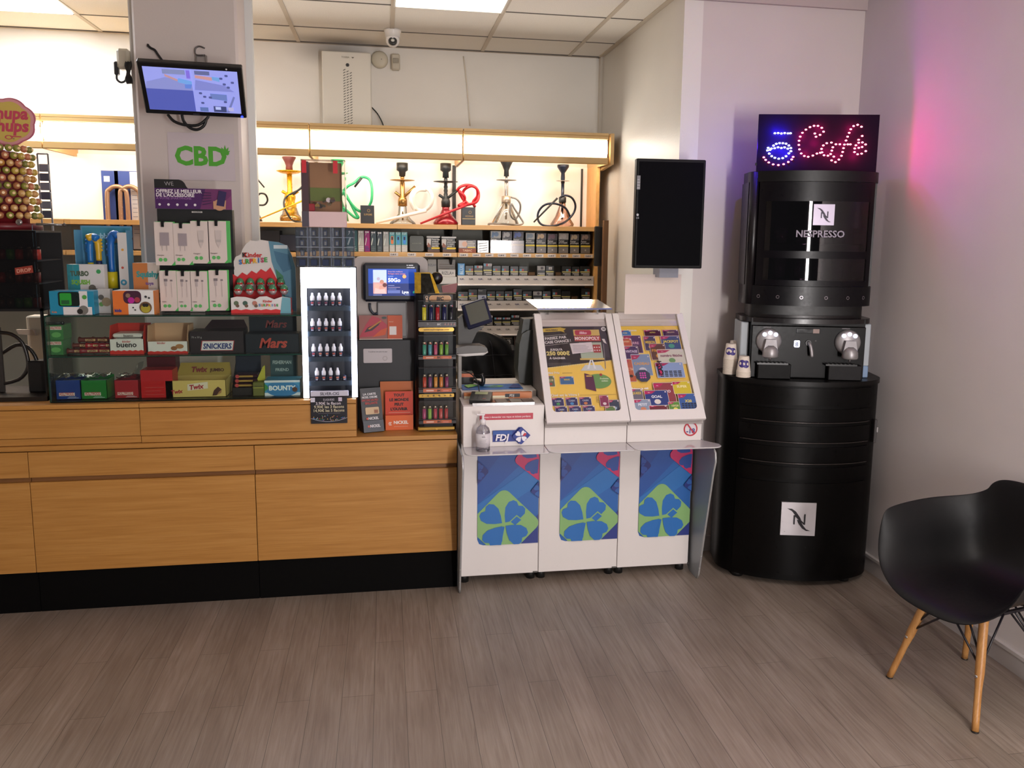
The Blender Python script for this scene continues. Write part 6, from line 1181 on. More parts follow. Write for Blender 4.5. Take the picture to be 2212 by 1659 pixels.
# ================================================================== lottery desk: three white modules
KX = [.348, .738, 1.148, 1.532]; YM = 3.885; WH = M('e0d9d6', .3); SEAM = M('3a3636', .5); GRE = M('8f9092', .35, .3)
def clover(F, cx, cy, s, mg, mleaf, rot=0, fold=True, clip=None):
    """rounded diamond with a four leaf clover, s = half diagonal in metres"""
    W, H = F.W, F.H
    def P(x, y):
        c, n = math.cos(rot), math.sin(rot); X = x * c - y * n; Y_ = x * n + y * c
        return (cx + X * s / W, cy + Y_ * s / H)
    def clipp(pts):
        if not clip: return pts
        for ax, lim, sg in ((0, 0, 1), (0, 1, -1), (1, 0, 1), (1, 1, -1)):
            out = []
            for i in range(len(pts)):
                a, b_ = pts[i - 1], pts[i]; ia = (a[ax] - lim) * sg >= 0; ib = (b_[ax] - lim) * sg >= 0
                if ia != ib: t_ = (lim - a[ax]) / (b_[ax] - a[ax]); q = [a[0] + (b_[0] - a[0]) * t_, a[1] + (b_[1] - a[1]) * t_]; q[ax] = lim; out.append(tuple(q))
                if ib: out.append(b_)
            pts = out
            if not pts: return pts
        return pts
    def ad(pts, m):
        q = clipp([P(*p) for p in pts])
        if len(q) > 2: F.poly(q, m)
    r = .2; out = []
    for k in range(4):
        a = PI / 2 * k; c = (1 - r * 1.41) * math.cos(a), (1 - r * 1.41) * math.sin(a)
        for j in range(6): q = a - PI / 4 + PI / 2 * j / 5; out.append((c[0] + r * math.cos(q), c[1] + r * math.sin(q)))
    ad(out, mg)
    for k in range(4):
        a = PI / 4 + PI / 2 * k + .12; lf = []
        for (d, w) in ((.06, 0), (.2, .13), (.38, .25), (.55, .27), (.66, .2), (.68, .1), (.62, .0), (.68, -.1), (.66, -.2), (.55, -.27), (.38, -.25), (.2, -.13)):
            lf.append((d * math.cos(a) - w * math.sin(a), d * math.sin(a) + w * math.cos(a)))
        ad(lf, mleaf)
        if k == 0 and fold: ad([(.14, .06), (.34, .24), (.5, .1), (.30, -.08)], mg); ad([(.18, .06), (.34, .2), (.46, .1), (.30, -.04)], mleaf)
    ad([(-.03, -.06), (.02, -.06), (-.08, -.62), (-.16, -.62)], mleaf)
for i in range(3):
    x0, x1 = KX[i] + .0015, KX[i + 1] - .0015
    t = thing('lottery_desk_module', ('left white lottery desk module with a tall flat front carrying the logo', 'middle white lottery desk module under the black and yellow ticket board', 'right white lottery desk module with the red age limit sign')[i], 'counter module', ((x0 + x1) / 2, 4.1, 0), 0, 'white lottery desk modules')
    zf = .728
    b = MB(); b.box(x0, x1, YM, YM + .02, .042, zf - .008, WH, .002); b.box(x0, x1, YM + .02, 3.985 if i == 0 else 4.11, .05, zf - .01, M('c8c1be', .5)); b.build('lower_panel', t)
    b = MB(); wx0 = x0 + (.08 if i == 0 else .105); wx1 = x1 - .002; zp0, zp1 = .20, .70; F = Fc(b, (wx0, YM - .0005, zp0), EX, EZ, wx1 - wx0, zp1 - zp0)
    B1, B2, B3 = M('2a4a92', .35), M('2f6fb4', .35), M('2c3a82', .35)
    rr = .03
    F.poly([(rr / F.W, 0), (1, 0), (1, 1), (0, 1), (0, rr / F.H), (.03, .015)], M('2a62aa', .35))
    F.poly([(0, .62), (.48, 1), (0, 1)], B1); F.poly([(.48, 1), (1, 1), (1, .98), (0, .42), (0, .62)], M('29529c', .35)); F.poly([(1, .84), (1, .6), (.0, .22), (0, .42)], B2); F.poly([(.6, 0), (1, 0), (1, .3)], B3); F.poly([(.0, .62), (.0, .8), (.14, .72), (.12, .7)], B3)
    clover(F, .43, .21, .19, M('86b070', .35), M('2a6cb4', .35), clip=True); clover(F, .98, .88, .125, M('c03064', .35), M('2c4a94', .35), rot=.1, clip=True); clover(F, 1.02, .55, .05, M('26347c', .35), M('2c5ca4', .35), rot=.1, clip=True); clover(F, -.04, .76, .07, M('232c70', .35), M('2c4a94', .35), clip=True)
    b.build('poster', t)
    b = MB(); ls = [(x0 + .01, 3.79), (x1 - .001, 3.79)]
    out = [(x0, 3.79), (x0, 3.68)] + [(x0 + .045 - .045 * math.cos(a), 3.68 - .04 * math.sin(a)) for a in (.4, .8, 1.2, 1.57)]
    ext = .06 if i == 2 else .045
    out += [(x1 + ext - .05 + .05 * math.sin(a), 3.68 - .04 * math.cos(a)) for a in (0, .4, .8, 1.2)] + [(x1 + ext, 3.70), (x1 + .0, 3.79)]
    if i < 2: out = [(min(x, x1 - .002), y) for x, y in out]
    b.prism([(x, y, zf - .006) for x, y in out], (0, 0, .006), M('c4bec0', .12, 0, 0, .3)); b.tube([(x, y, zf - .003) for x, y in out[1:-1]], .0032, M('c8c4c4', .25), 6, 0); b.build('front_ledge', t)
    b = MB(); ztop = .925 if i == 0 else .846
    b.box(x0, x1, 3.778, 4.0, zf, ztop, WH, .002)
    if i > 0: b.prism([(x0, 3.778, ztop - .001), (x0, 3.735, ztop + .012), (x0, 4.0, ztop + .02)], (x1 - x0, 0, 0), WH)
    F = Fc(b, (x0, 3.778, zf), EX, EZ, x1 - x0, ztop - zf)
    if i == 0:
        F.rect(.2, .66, .86, .81, M('b83448', .4)); F.text('Pensez à demander vos reçus et tickets perdants', .53, .71, .013, M('e8d0d4'), bold=.015, maxw=.6)
        F.rect(.36, .12, .66, .4, M('2c3c8c')); F.poly([(.58, .26), (.68, .06), (.72, .06), (.83, .26), (.72, .47), (.68, .47)], M('2c3c8c')); F.rect(.36, .3, .6, .4, M('31559c'), 20)
        F.text('FDJ', .475, .165, .043, M('e8e4ec'), bold=.035, shear=.18, l=24); F.n = 30; clover(F, .705, .265, .043, M('2c3c8c'), M('e8e4ec'), fold=False); F.poly([(.725, .29), (.75, .35), (.775, .32), (.745, .26)], M('c02838'))
    if i == 2:
        F.disc(.85, .5, .034, M('d8d0d4'), 2, 32); F.disc(.85, .5, .036, M('b82838'), 3, 32, r0=.029); F.text('-18', .85, .32, .034, M('3a3c80'), bold=.03, l=4); F.poly([(.79, .72), (.80, .78), (.91, .3), (.90, .25)], M('b82838'), 5)
    b.build('fascia', t)
    if i == 0:
        b = MB(); b.box(x0 + .0, x1 - .0, 3.80, 4.0, ztop, ztop + .001, M('cfc6c2', .3)); b.box(x0 + .045, x1 - .045, 3.792, 3.80, ztop, ztop + .012, CHROME); b.box(x0 + .05, x1 - .05, 3.80, 3.92, ztop + .001, ztop + .006, glass('tray_clear', 'dcd6d0', .25, .05)); b.box(x0 + .02, x1 - .03, 3.95, 3.975, ztop + .001, ztop + .03, M('c87a48', .4)); F = Fc(b, (x0 + .02, 3.95, ztop + .001), EX, EZ, x1 - x0 - .05, .029); F.rrect(.6, .2, .82, .8, .003, M('3a3a40')); F.text('FDJ', .7, .3, .016, M('d8d4d0'), bold=.03); F.rect(.0, .05, .65, .5, M('e8e0c0', .4), 1)
        for k, (u, m) in enumerate(((.42, '6c6862'), (.6, '8a867c'), (.75, '5f5b58'))): b.box(x0 + u * .39, x0 + u * .39 + .055, 3.81, 3.90, ztop + .007, ztop + .008, M(m, .4))
        b.build('coin_tray', t)
    for xf in (x0 + .02, x1 - .03):
        b = MB(); b.cyl((xf, 3.93, 0), .022, .05, M('141414', .5), 14); b.build('foot', t)
    b = MB()
    if i < 2: b.box(x1 - .025, x1 - .003, YM - .008, YM, .045, .05, M('5a5654', .4, .5))
    else: b.box(x1 - .004, x1, YM - .008, YM, .045, .05, M('5a5654', .4, .5))
    b.build('latch', t)
# side fins
def fin(x, lab):
    b = MB(); pr = [(3.795, 0), (3.775, .03), (3.645, .60), (3.625, .66), (3.632, .70), (3.66, .722), (3.99, .722), (3.99, .06), (3.90, .0)]
    b.prism([(x, y, z) for y, z in pr], (.008, 0, 0), M('9ea4a8', .4)); b.tube([(x + .004, y, z) for y, z in pr[:6]], .0055, M('b8b8b8', .25, .4), 6, 0)
    return tag(b.build('side_fin'), lab, 'side panel', 'grey side fins of the lottery desk')
fin(KX[0] - .018, 'narrow grey side fin between the oak counter and the lottery desk'); fin(KX[3] + .012, 'translucent grey side fin at the right end of the lottery desk')
# sloping ticket boards
S0 = V((0, 3.722, .850)); SU = V((0, 4.118 - 3.722, 1.343 - .850)); SL = SU.length; SUn = SU.normalized(); SN = V((1, 0, 0)).cross(SUn)
BL = M('1e1b1e', .35)
def ticket(F, u0, v0, u1, v1, base, acc=None, txt=None, tc='e0d0a0', rows=0, dk='2c2c30'):
    F.rrect(u0, v0, u1, v1, .004, M('d8ccc0', .35)); e = .006
    F.rrect(u0 + e, v0 + e * .6, u1 - e, v1 - e * .6, .003, M(base, .35))
    w, h = u1 - u0, v1 - v0
    F.poly([(u0 + e, v1 - h * .05), (u0 + w * .5, v1 - h * .05), (u0 + w * .3, v1 - h * .22), (u0 + e, v1 - h * .26)], M('b02858', .35)); F.text('Illiko', u0 + w * .2, v1 - h * .17, .006, M('e0d0d8'))
    F.disc(u1 - w * .1, v1 - h * .12, .004, M('d8c8cc'), n=8)
    if txt: F.text(txt, u0 + w * .5, v0 + h * .5, min(.02, h * F.H * .26), M(tc, .35), bold=.03, maxw=w * .8)
    if acc: F.disc(u0 + w * .5, v0 + h * .25, min(w * F.W, h * F.H) * .2, M(acc, .35), n=14, sy=.8)
    for r in range(rows):
        for k in range(5): F.rect(u0 + w * (.12 + k * .16), v0 + h * (.08 + r * .1), u0 + w * (.24 + k * .16), v0 + h * (.14 + r * .1), M(dk))
for i in (1, 2):
    x0, x1 = KX[i] + .002, KX[i + 1] - .002; W = x1 - x0
    if i == 2: x1 += .0
    O = V((x0, 3.722, .850))
    t = thing('ticket_board', ('sloping white framed ticket board, black and yellow, at the left', 'sloping white framed ticket board, all yellow, at the right')[i - 1], 'ticket display', ((x0 + x1) / 2, 3.95, .85), 0, 'sloping ticket boards on the lottery desk')
    def q(u, v, w=0): return O + V((u * W, 0, 0)) + SUn * (v * SL) + SN * w
    b = MB(); fr = WH; eL, eR, eB, eT = .085, .085, .088, .0
    for (a0, b0, a1, b1) in ((0, 0, 1, eB), (0, eB, eL, .965), (1 - eR, eB, 1, .965)):
        b.prism([q(a0, b0), q(a1, b0), q(a1, b1), q(a0, b1)], -SN * .016, fr)
    for (a0, a1) in ((0, eL), (1 - eR, 1)):
        for k in range(4): v0_ = .965 + .008 * k; b.prism([q(a0, v0_, -.004 * k * k * .5), q(a1, v0_, -.004 * k * k * .5), q(a1, v0_ + .009, -.004 * (k + 1) ** 2 * .5), q(a0, v0_ + .009, -.004 * (k + 1) ** 2 * .5)], -SN * .012, fr)
    for a0, sx in ((eL, 1), (1 - eR, -1)):
        r = .05; pts = [q(a0, eB)]; 
        for k in range(5): an = PI / 2 * k / 4; pts.append(q(a0 + sx * (r - r * math.sin(an)), eB + (r - r * math.cos(an)) * W / SL * 1.0))
        b.prism(pts[::sx], -SN * .016, fr)
    b.build('frame', t)
    b = MB(); b.prism([q(0, 0, -.018), q(0, .97, -.018), q(0, .97, -.018) + V((0, .06, -.05)), V((x0, 4.10, .90)), V((x0, 3.80, .85))], (.004, 0, 0), M('77716f', .4)); b.prism([q(1, 0, -.018) - V((.004, 0, 0)), q(1, .97, -.018) - V((.004, 0, 0)), q(1, .97, -.018) + V((-.004, .06, -.05)), V((x1 - .004, 4.10, .90)), V((x1 - .004, 3.80, .85))], (.004, 0, 0), M('77716f', .4))
    b.prism([q(0, 0, -.05), q(1, 0, -.05), q(1, .96, -.05), q(0, .96, -.05)], -SN * .004, M('b8b0ac', .4)); b.build('housing', t)
    b = MB(); b.prism([q(.07, .87, -.02), q(.93, .87, -.02), q(.93, 1.0, -.02), q(.07, 1.0, -.02)], -SN * .003, M('c6bab6', .3)); b.box(x0 + .03, x1 - .03, 4.10, 4.16, 1.30, 1.335, glass('header_block', 'f4f0ee', .12, .08)); b.build('clear_header', t)
    b = MB(); F = Fc(b, q(.06, .07, -.024), EX, SUn, W * .88, SL * .81, .00012); F.rect(0, 0, 1, 1, M('f0c858', .35), 0)
    F.n = 0
    if i == 1:
        F.poly([(0, .52), (1, .60), (1, 1), (0, 1)], BL); 
        for k in range(30): F.poly([(k / 30, .52 + .08 * k / 30), (k / 30 + .018, .522 + .08 * k / 30), (k / 30 + .018, .512 + .08 * k / 30), (k / 30, .508 + .08 * k / 30)], M('d8cca0'), 3)
        F.poly([(.7, .72), (1, .6), (1, 1), (.8, 1)], M('38333a', .35), 2)
        F.poly([(.02, .965), (.3, .98), (.38, .965), (.34, .94), (.36, .92), (.3, .935), (.02, .925)], M('c8a83c', .35)); F.text('NOUVEAU', .17, .94, .013, M('241c18'), bold=.04, rot=.02)
        F.text('PASSEZ PAR', .06, .835, .021, M('e0d8d8'), 'l', bold=.035, rot=.09); F.text('CASE CHANCE !', .05, .79, .021, M('e0d8d8'), 'l', maxw=.38, bold=.035, rot=.09); F.poly([(.02, .875), (.38, .9), (.38, .903), (.02, .878)], M('d0c8c0')); F.poly([(.02, .765), (.38, .795), (.38, .798), (.02, .768)], M('d0c8c0'))
        F.text("JUSQU'À", .2, .712, .016, M('e0d8d8'), bold=.035); F.text('250 000€', .22, .66, .03, M('e0cc7c'), bold=.05, maxw=.4); F.text('À GAGNER', .2, .615, .016, M('e0d8d8'), bold=.035); F.lines(.06, .545, .38, .58, 3, M('8a8484'), fill=.2)
        F.rect(.48, .88, .86, .95, M('d0b060')); F.rrect(.50, .885, .74, .945, .01, M('b02848')); F.text('Illiko', .62, .90, .02, M('e8c8d0'), bold=.03, shear=.2); F.rect(.48, .815, .86, .875, M('b04440')); F.text('MONOPOLY', .67, .83, .026, M('e8dcdc'), bold=.03, maxw=.36)
        F.rect(.54, .62, .86, .8, M('a8b4a0')); F.rect(.73, .68, .84, .77, M('a83838'), 40); [F.disc(.75 + .035 * (k % 3), .705 + .035 * (k // 3), .004, M('d8ccc8'), 41, 8) for k in range(6)]; F.rect(.52, .6, .88, .62, M('d0b060')); F.poly([(.9, .8), (.94, .78), (.92, .84), (.88, .84)], M('d8d0cc')); F.poly([(.9, .78), (.87, .5), (.86, .5), (.885, .78)], M('7a7478'))
        F.poly([(.42, .665), (.73, .69), (.72, .80), (.40, .785)], M('d4c8cc', .5), 50); [F.rect(.44, .695 + .016 * k, .43 + (.26, .28, .22, .24, .2)[k], .698 + .016 * k, M('6a6468'), 51) for k in range(5)]
        F.disc(.93, .955, .013, M('d8d0d0'), n=16); F.text('5€', .93, .946, .012, M('2a2428'), bold=.04)
        F.poly([(.5, .48), (.85, .48), (.8, .54), (.58, .545)], M('c8ccd0', .3)); F.poly([(.6, .5), (.66, .6), (.68, .6), (.63, .5)], M('e0e0e4')); F.poly([(.7, .5), (.68, .6), (.7, .6), (.73, .5)], M('e0e0e4'))
        F.text('Mini Prix', .03, .45, .017, M('e4dcd0'), 'l', bold=.04); F.rect(.24, .455, .38, .459, M('8a7040'))
        ticket(F, .0, .31, .12, .43, '5a6a50', 'b04030', 'X10'); ticket(F, .19, .33, .39, .42, '3a6a9c', None, 'MAXI', 'e0c040')
        F.disc(.73, .36, .066, M('6a9a54', .35), n=28, sy=.62); F.poly([(.54, .28), (.68, .25), (.67, .42), (.55, .45)], M('582044', .35)); F.rect(.57, .41, .65, .425, M('d0aa4c')); F.text('Pochette', .82, .38, .012, M('d8e0c8'), bold=.03); F.text('cadeau', .82, .355, .012, M('d8e0c8'), bold=.03); F.disc(.78, .43, .008, M('a02838'), n=6)
        F.text('Quel est le Vôtre ?', .04, .205, .018, M('e4dcd0'), 'l', bold=.04); F.rect(.44, .21, .95, .213, M('8a7040'))
        for k in range(6): u = (.04, .23, .42, .07, .26, .45)[k]; v = .1 if k < 3 else .01; ticket(F, u, v, u + .17, v + .085 if k > 2 else v + .09, '2c2c64', ('4a9a60', '4a90c8', 'd08048', 'd8b040', '3c8cc0', 'c04068')[k], 'CASH', 'c0c8d8')
        F.text('1234567', .66, .19, .011, M('6a5430'), 'l', rot=-PI / 2); ticket(F, .7, .08, .83, .2, '8c2c54', 'd8c8cc', None); ticket(F, .82, .03, .97, .15, '2c3c54', '90a8b8', None); ticket(F, .76, .0, .9, .08, '5a7840', 'd0c060', None)
    else:
        F.text('Pause Détente', .03, .93, .015, M('e4dcd0'), 'l', bold=.04); F.text('Maxi Gains', .48, .93, .015, M('e4dcd0'), 'l', bold=.04); F.rect(.7, .937, .9, .94, M('8a7040')); F.rect(.38, .937, .46, .94, M('8a7040'))
        for a in ((.0, .86, .2, .94, '4a7ab8', None, 'X100'), (.06, .67, .34, .88, '4c2858', None, 'CARRE', 'd0a0b8', 3), (.0, .75, .18, .84, 'c05a34', None, 'LUCKY'), (.03, .6, .26, .75, '3c2858', None, 'VINTAGE', 'd8c8e0'), (.0, .345, .15, .6, 'b85a38', '2c2420', 'TIC TAC', 'e8c8a0'), (.12, .41, .42, .655, '7a90b0', 'd0d0d8', 'CADEAU', 'e0a030'), (.4, .86, .67, .935, '50202c', None, 'ASTRO', 'e0c860'), (.7, .86, .96, .935, '40203c', None, 'MILLION', 'd0b890'), (.37, .69, .56, .86, '3c3458', 'c8a03c', 'MISSION', 'e0c040'), (.64, .7, .95, .86, '2c4a78', '3a9a80', 'JACKPOT', 'e0d040'), (.44, .58, .69, .77, '5a3424', 'c88828', 'PYRAMIDE', 'e0a030'), (.54, .53, .97, .7, 'c8c4b8', '6a9a60', 'numéro fétiche', '7a3450'), (.47, .375, .91, .55, '8aa0c8', None, None, 'd0', 4)):
            ticket(F, *a)
        F.rect(.50, .39, .54, .53, M('c02858'), 200); F.text('CASH', .56, .395, .032, M('1c1a24'), 'l', bold=.04, rot=PI / 2, l=202)
        P_ = [(.25 + .115 * math.cos(PI / 8 + k * PI / 4), .40 + .115 * .62 * math.sin(PI / 8 + k * PI / 4)) for k in range(8)]; F.poly(P_, M('3a3e50', .35)); [F.disc(.21 + .035 * (k % 3), .38 + .024 * (k // 3), .005, M('c04c9c'), n=8) for k in range(9)]
        F.text('Relevez le défi', .03, .25, .015, M('e4dcd0'), 'l', bold=.04)
        for a in ((.37, .1, .69, .32, '8a3c44', None, 'BINGO', 'd8d8e0'), (.67, .19, .95, .33, 'c8b434', None, 'SUPER', 'f0e4b0'), (.0, .14, .19, .255, '6a6470', None, 'QUIZZ', 'e0c050'), (.21, .07, .57, .235, '2c3c78', 'd8d0c8', 'GOAL', 'e0e0e8'), (.03, .0, .28, .14, '8894a8', 'c88060', 'PETIT', 'e0e0e8'), (.24, .0, .52, .07, '6a2c34', '3a6a60', None), (.54, .0, .74, .105, '5a8a3c', 'e0d060', '10X20'), (.71, .0, 1.0, .19, '3c5c98', None, 'X20', 'e0cc50', 4)):
            ticket(F, *a)
    b.build('ticket_sheet', t)
    b = MB(); b.prism([q(.07, .08, -.010), q(.93, .08, -.010), q(.93, .9, -.010), q(.07, .9, -.010)], -SN * .002, glass('board_pane', 'ffffff', .02, .02)); b.build('clear_pane', t)
# reflecting shelf on top of left board
b = MB(); P_ = [at(1176, 668, 4.06), at(1322, 666, 4.06), at(1300, 650, 4.30), at(1162, 651, 4.30)]; zz = 1.345
P_ = [atz(1178, 667, 1.36), atz(1322, 665, 1.36), atz(1296, 650, 1.36), atz(1160, 649, 1.36)]
P_ = [V((.755, 4.10, 1.352)), V((1.145, 4.10, 1.352)), V((1.10, 4.215, 1.389)), V((.715, 4.215, 1.389))]
b.prism(P_, (0, 0, .004), M('e6e6ea', .06, .85)); b.box(.755, 1.145, 4.096, 4.10, 1.350, 1.357, M('2c3c88', .3)); b.box(.80, .815, 4.10, 4.14, 1.325, 1.352, CLEAR); b.box(1.06, 1.075, 4.10, 4.14, 1.325, 1.352, CLEAR)
tag(b.build('mirror_shelf'), 'glossy reflecting plate with blue edge lying on the left ticket board', 'shelf')
# sanitiser bottle
t = thing('sanitiser_bottle', 'clear pump bottle with white label on the ledge of the left lottery module', 'bottle', (at(1043, 970, 3.715).x, 3.715, .7285)); c = t.location
SG = glass('bottle_plastic', 'e6e6ea', .1, .08)
b = MB(); b.lathe(c, [(.030, 0), (.033, .004), (.033, .092), (.028, .108), (.014, .12), (.011, .126)], SG, 24); b.build('bottle', t)
b = MB(); b.lathe(c, [(.0335, .022), (.0335, .085)], M('d4ced2', .5), 24); F = Fc(b, c + V((-.02, -.0345, .025)), EX, EZ, .04, .055); F.lines(.05, .05, .95, .7, 8, M('a8a2aa'), fill=.25); F.text('GEL', .5, .8, .01, M('8a848c')); b.build('label', t)
b = MB(); b.lathe(c, [(.013, .124), (.013, .146), (.006, .148), (.005, .168)], M('e4dee0', .4), 16); b.box(c.x - .032, c.x + .009, c.y - .007, c.y + .007, c.z + .166, c.z + .174, M('e4dee0', .4), .003); b.tube([c + V((0, 0, .02)), c + V((.002, 0, .124))], .003, M('d8d4d8'), 6, 0); b.build('pump', t)
# ------------------------------------------------------------------ black wall screen and paper
t = thing('wall_screen', 'black portrait television hung beside the corner of the inner wall', 'television', (1.38, 3.98, 1.6))
P0, P1, P2, P3 = at(1373, 578, 3.92), at(1516, 581, 3.92), at(1520, 342, 3.92), at(1372, 346, 3.92)
b = MB(); x0, x1, z0, z1 = (P0.x + P3.x) / 2, (P1.x + P2.x) / 2, (P0.z + P1.z) / 2, (P2.z + P3.z) / 2
mx = Matrix.Translation((x0, 3.92, z0)) @ Matrix.Rotation(math.radians(-3), 4, 'Z'); W, H = x1 - x0, z1 - z0
b = MB(mx); b.box(0, W, 0, .045, 0, H, M('060608', .5, 0, 0, 0, .15), .004); b.build('casing', t)
b = MB(mx); F = Fc(b, (.012, -.0006, .014), EX, EZ, W - .024, H - .028); F.rect(0, 0, 1, 1, M('030306', .6, 0, 0, 0, .05)); b.build('screen', t)
b = MB(mx); F = Fc(b, (0, -.0012, 0), EX, EZ, W, H); F.rect(.006, .72, .055, .845, M('5c5a5e', .3)); F.lines(.012, .73, .05, .83, 4, M('9a989c'), fill=.3); F.disc(.03, .49, .006, M('a0a0a4', .3), n=12); F.text('LG', .03, .455, .012, M('a0a0a4')); b.build('sticker', t)
b = MB(); b.box(1.32, 1.50, 3.97, 4.10, 1.75, 1.9, M('1a1a1c', .5)); b.box(1.36, 1.46, 4.0, 4.1, 1.52, 1.60, M('8a8c98', .5)); b.box(1.42, 1.497, 4.05, 4.20, 1.78, 1.86, M('1a1a1c', .5)); b.build('wall_mount', t)
b = MB(); Yp = 4.06; p0, p1 = at(1349, 668, Yp), at(1472, 593, Yp); b.box(p0.x, p1.x, Yp, Yp + .003, 1.33, p1.z, M('d8c8c0', .5)); tag(b.build('cardboard_sheet'), 'pale pinkish board standing behind the ticket boards below the black screen', 'board')
b = 0
# ================================================================== coffee corner
TH = math.radians(-13.2); MO = V((2.065, 3.83, 0)); MM = Matrix.Translation(MO) @ Matrix.Rotation(TH, 4, 'Z')
BK = M('060505', .3, 0, 0, 0, .16); BK2 = M('060505', .4, 0, 0, 0, .14); EDK = M('1c1818', .3, .3)
def dsh(hw, yb, yf, ys=0.0, n=24, rb=.03):
    p = [(hw - rb, yb), (hw, yb - rb)]
    for i in range(n + 1):
        a = PI * i / n; p.append((hw * math.cos(a), ys + (yf - ys) * math.sin(a)))
    return p + [(-hw, yb - rb), (-hw + rb, yb)]
def slab(b, hw, yb, yf, z0, z1, m, ys=0.0, n=24):
    pts = dsh(hw, yb, yf, ys, n)[::-1]
    k = len(pts); vs = [(x, y, z) for z in (z0, z1) for x, y in pts]
    b.add(vs, [tuple(range(k))[::-1], tuple(range(k, 2 * k))], m)
    b.add(vs, [(i, (i + 1) % k, k + (i + 1) % k, k + i) for i in range(k)], m, True) if n > 12 else None
    return b
ZTB = 1.04
t = thing('coffee_cabinet', 'tall black round fronted cabinet with drawers and a silver square emblem', 'cabinet', (MO.x, MO.y, 0), TH)
b = MB(MM); slab(b, .385, .17, -.215, .03, ZTB - .022, BK2); b.build('body', t)
b = MB(MM); slab(b, .392, .175, -.222, ZTB - .022, ZTB, M('080606', .35, 0, 0, 0, .25)); b.build('top_board', t)
b = MB(MM)
for x, y in ((-.28, -.08), (.25, -.1), (-.3, .1), (.3, .1)): b.cyl((x, y, 0), .03, .03, M('141212', .5), 14)
b.build('feet', t)
def arcp(u0, u1, hw, d, n=18):
    return [((hw + d) * math.cos(a), (-.215 - d) * math.sin(a)) for a in [u0 + (u1 - u0) * i / n for i in range(n + 1)]]
def front(b, z0, z1, d, m, a0=.62, a1=PI - .62, hw=.385, yf=-.215, n=20, th=.006):
    A = [(a0 + (a1 - a0) * i / n) for i in range(n + 1)]
    o = [((hw + d) * math.cos(a), (yf - d) * math.sin(a)) for a in A]; q = [((hw + d - th) * math.cos(a), (yf - d + th) * math.sin(a)) for a in A]
    for P_, fl in ((o, 1), (q, -1)): b.grid([[(x, y, z) for x, y in P_] for z in ((z0, z1) if fl < 0 else (z1, z0))], m)
    for z in (z0, z1): b.grid([[(x, y, z) for x, y in o], [(x, y, z) for x, y in q]], m)
    for k in (0, n): b.add([(*o[k], z0), (*q[k], z0), (*q[k], z1), (*o[k], z1)], [(0, 1, 2, 3)], m)
for k, (z0, z1) in enumerate(((.925, 1.008), (.845, .905), (.745, .820), (.640, .715), (.555, .615), (.06, .535))):
    b = MB(MM); front(b, z0, z1, .007, BK, th=.012); b.build('drawer' if k < 5 else 'door', t)
    if k in (1, 2, 3):
        b = MB(MM); A = [.66 + (PI - 1.32) * i / 20 for i in range(21)]; b.tube([(.395 * math.cos(a), -.225 * math.sin(a), z0 - .006) for a in A], .0028, M('3a3432', .25, .5), 6, 0); b.build('drawer_edge', t)
b = MB(MM); b.box(.352, .366, -.105, -.085, .72, .84, M('3a3636', .35), .003); b.box(.362, .372, -.102, -.09, .775, .80, M('b8b4b4', .25, .7)); b.build('lock_plate', t)
# emblem
def emblem(b, x0, z0, s, y0, dx=0, m1='c9c4c8', m2='16131a'):
    F = Fc(b, (x0, y0, z0), EX, EZ, s, s, .001); F.rect(0, 0, 1, 1, M(m1, .3, .3))
    up = [(.16, .82), (.30, .79), (.42, .68), (.52, .5), (.62, .32), (.72, .2), (.86, .15), (.70, .17), (.58, .24), (.46, .42), (.38, .58), (.30, .72)]
    F.poly([(.16, .82), (.30, .81), (.42, .73), (.55, .55), (.58, .48), (.50, .48), (.40, .62), (.30, .74)], M(m2)); F.poly([(.86, .15), (.74, .15), (.62, .22), (.50, .38), (.46, .48), (.55, .47), (.64, .32), (.74, .2)], M(m2))
    F.rect(.36, .34, .40, .62, M(m2)); F.rect(.66, .34, .70, .66, M(m2)); F.poly([(.36, .62), (.42, .62), (.70, .36), (.66, .34)], M(m2))
b = MB(MM); emblem(b, -.11, .272, .168, -.226); b.box(-.11, .058, -.226, -.20, .272, .440, M('9a969a', .3, .4)); b.build('emblem', t)
# ------------------------------------------------------------------ machine
t = thing('coffee_machine', 'black two headed coffee machine with silver round heads and lit white buttons', 'coffee machine', MM @ V((0, .02, ZTB + .001)), TH)
Z = ZTB + .001
b = MB(MM); b.box(-.275, .275, -.10, .14, Z, 1.335, M('070607', .4, 0, 0, 0, .2)); b.box(-.275, .275, -.115, -.10, Z + .0, 1.30, BK, .004)
b.box(-.245, -.085, -.155, -.115, Z, 1.115, M('060505', .5, 0, 0, 0, .15), .003); b.box(.095, .255, -.155, -.115, Z, 1.115, M('0e0b0c', .5, 0, 0, 0, .2), .003); b.build('body', t)
b = MB(MM); slab(b, .315, .14, -.165, 1.315, 1.338, M('171314', .25), -.03); b.build('top_plate', t)
for s in (-1, 1):
    b = MB(MM); TK = M('c0ccd8', .25)
    b.box(s * .277, s * .318, -.06, .11, 1.10, 1.31, M('a2a8ae', .5), .004); b.box(s * .277, s * .318, -.06, .11, Z, 1.10, M('7890b0', .5), .004); b.build('water_tank', t)
    b = MB(MM); x = s * .165 - .005; b.box(x - .08, x + .07, -.158, -.112, 1.112, 1.120, M('0a0a0a', .3)); [b.box(x - .07 + k * .02, x - .062 + k * .02, -.156, -.116, 1.1205, 1.122, M('3a3838', .3, .4)) for k in range(7)]; b.build('drip_grid', t)
SV = M('a09c9e', .42, .6); SVD = M('8c888a', .45, .5)
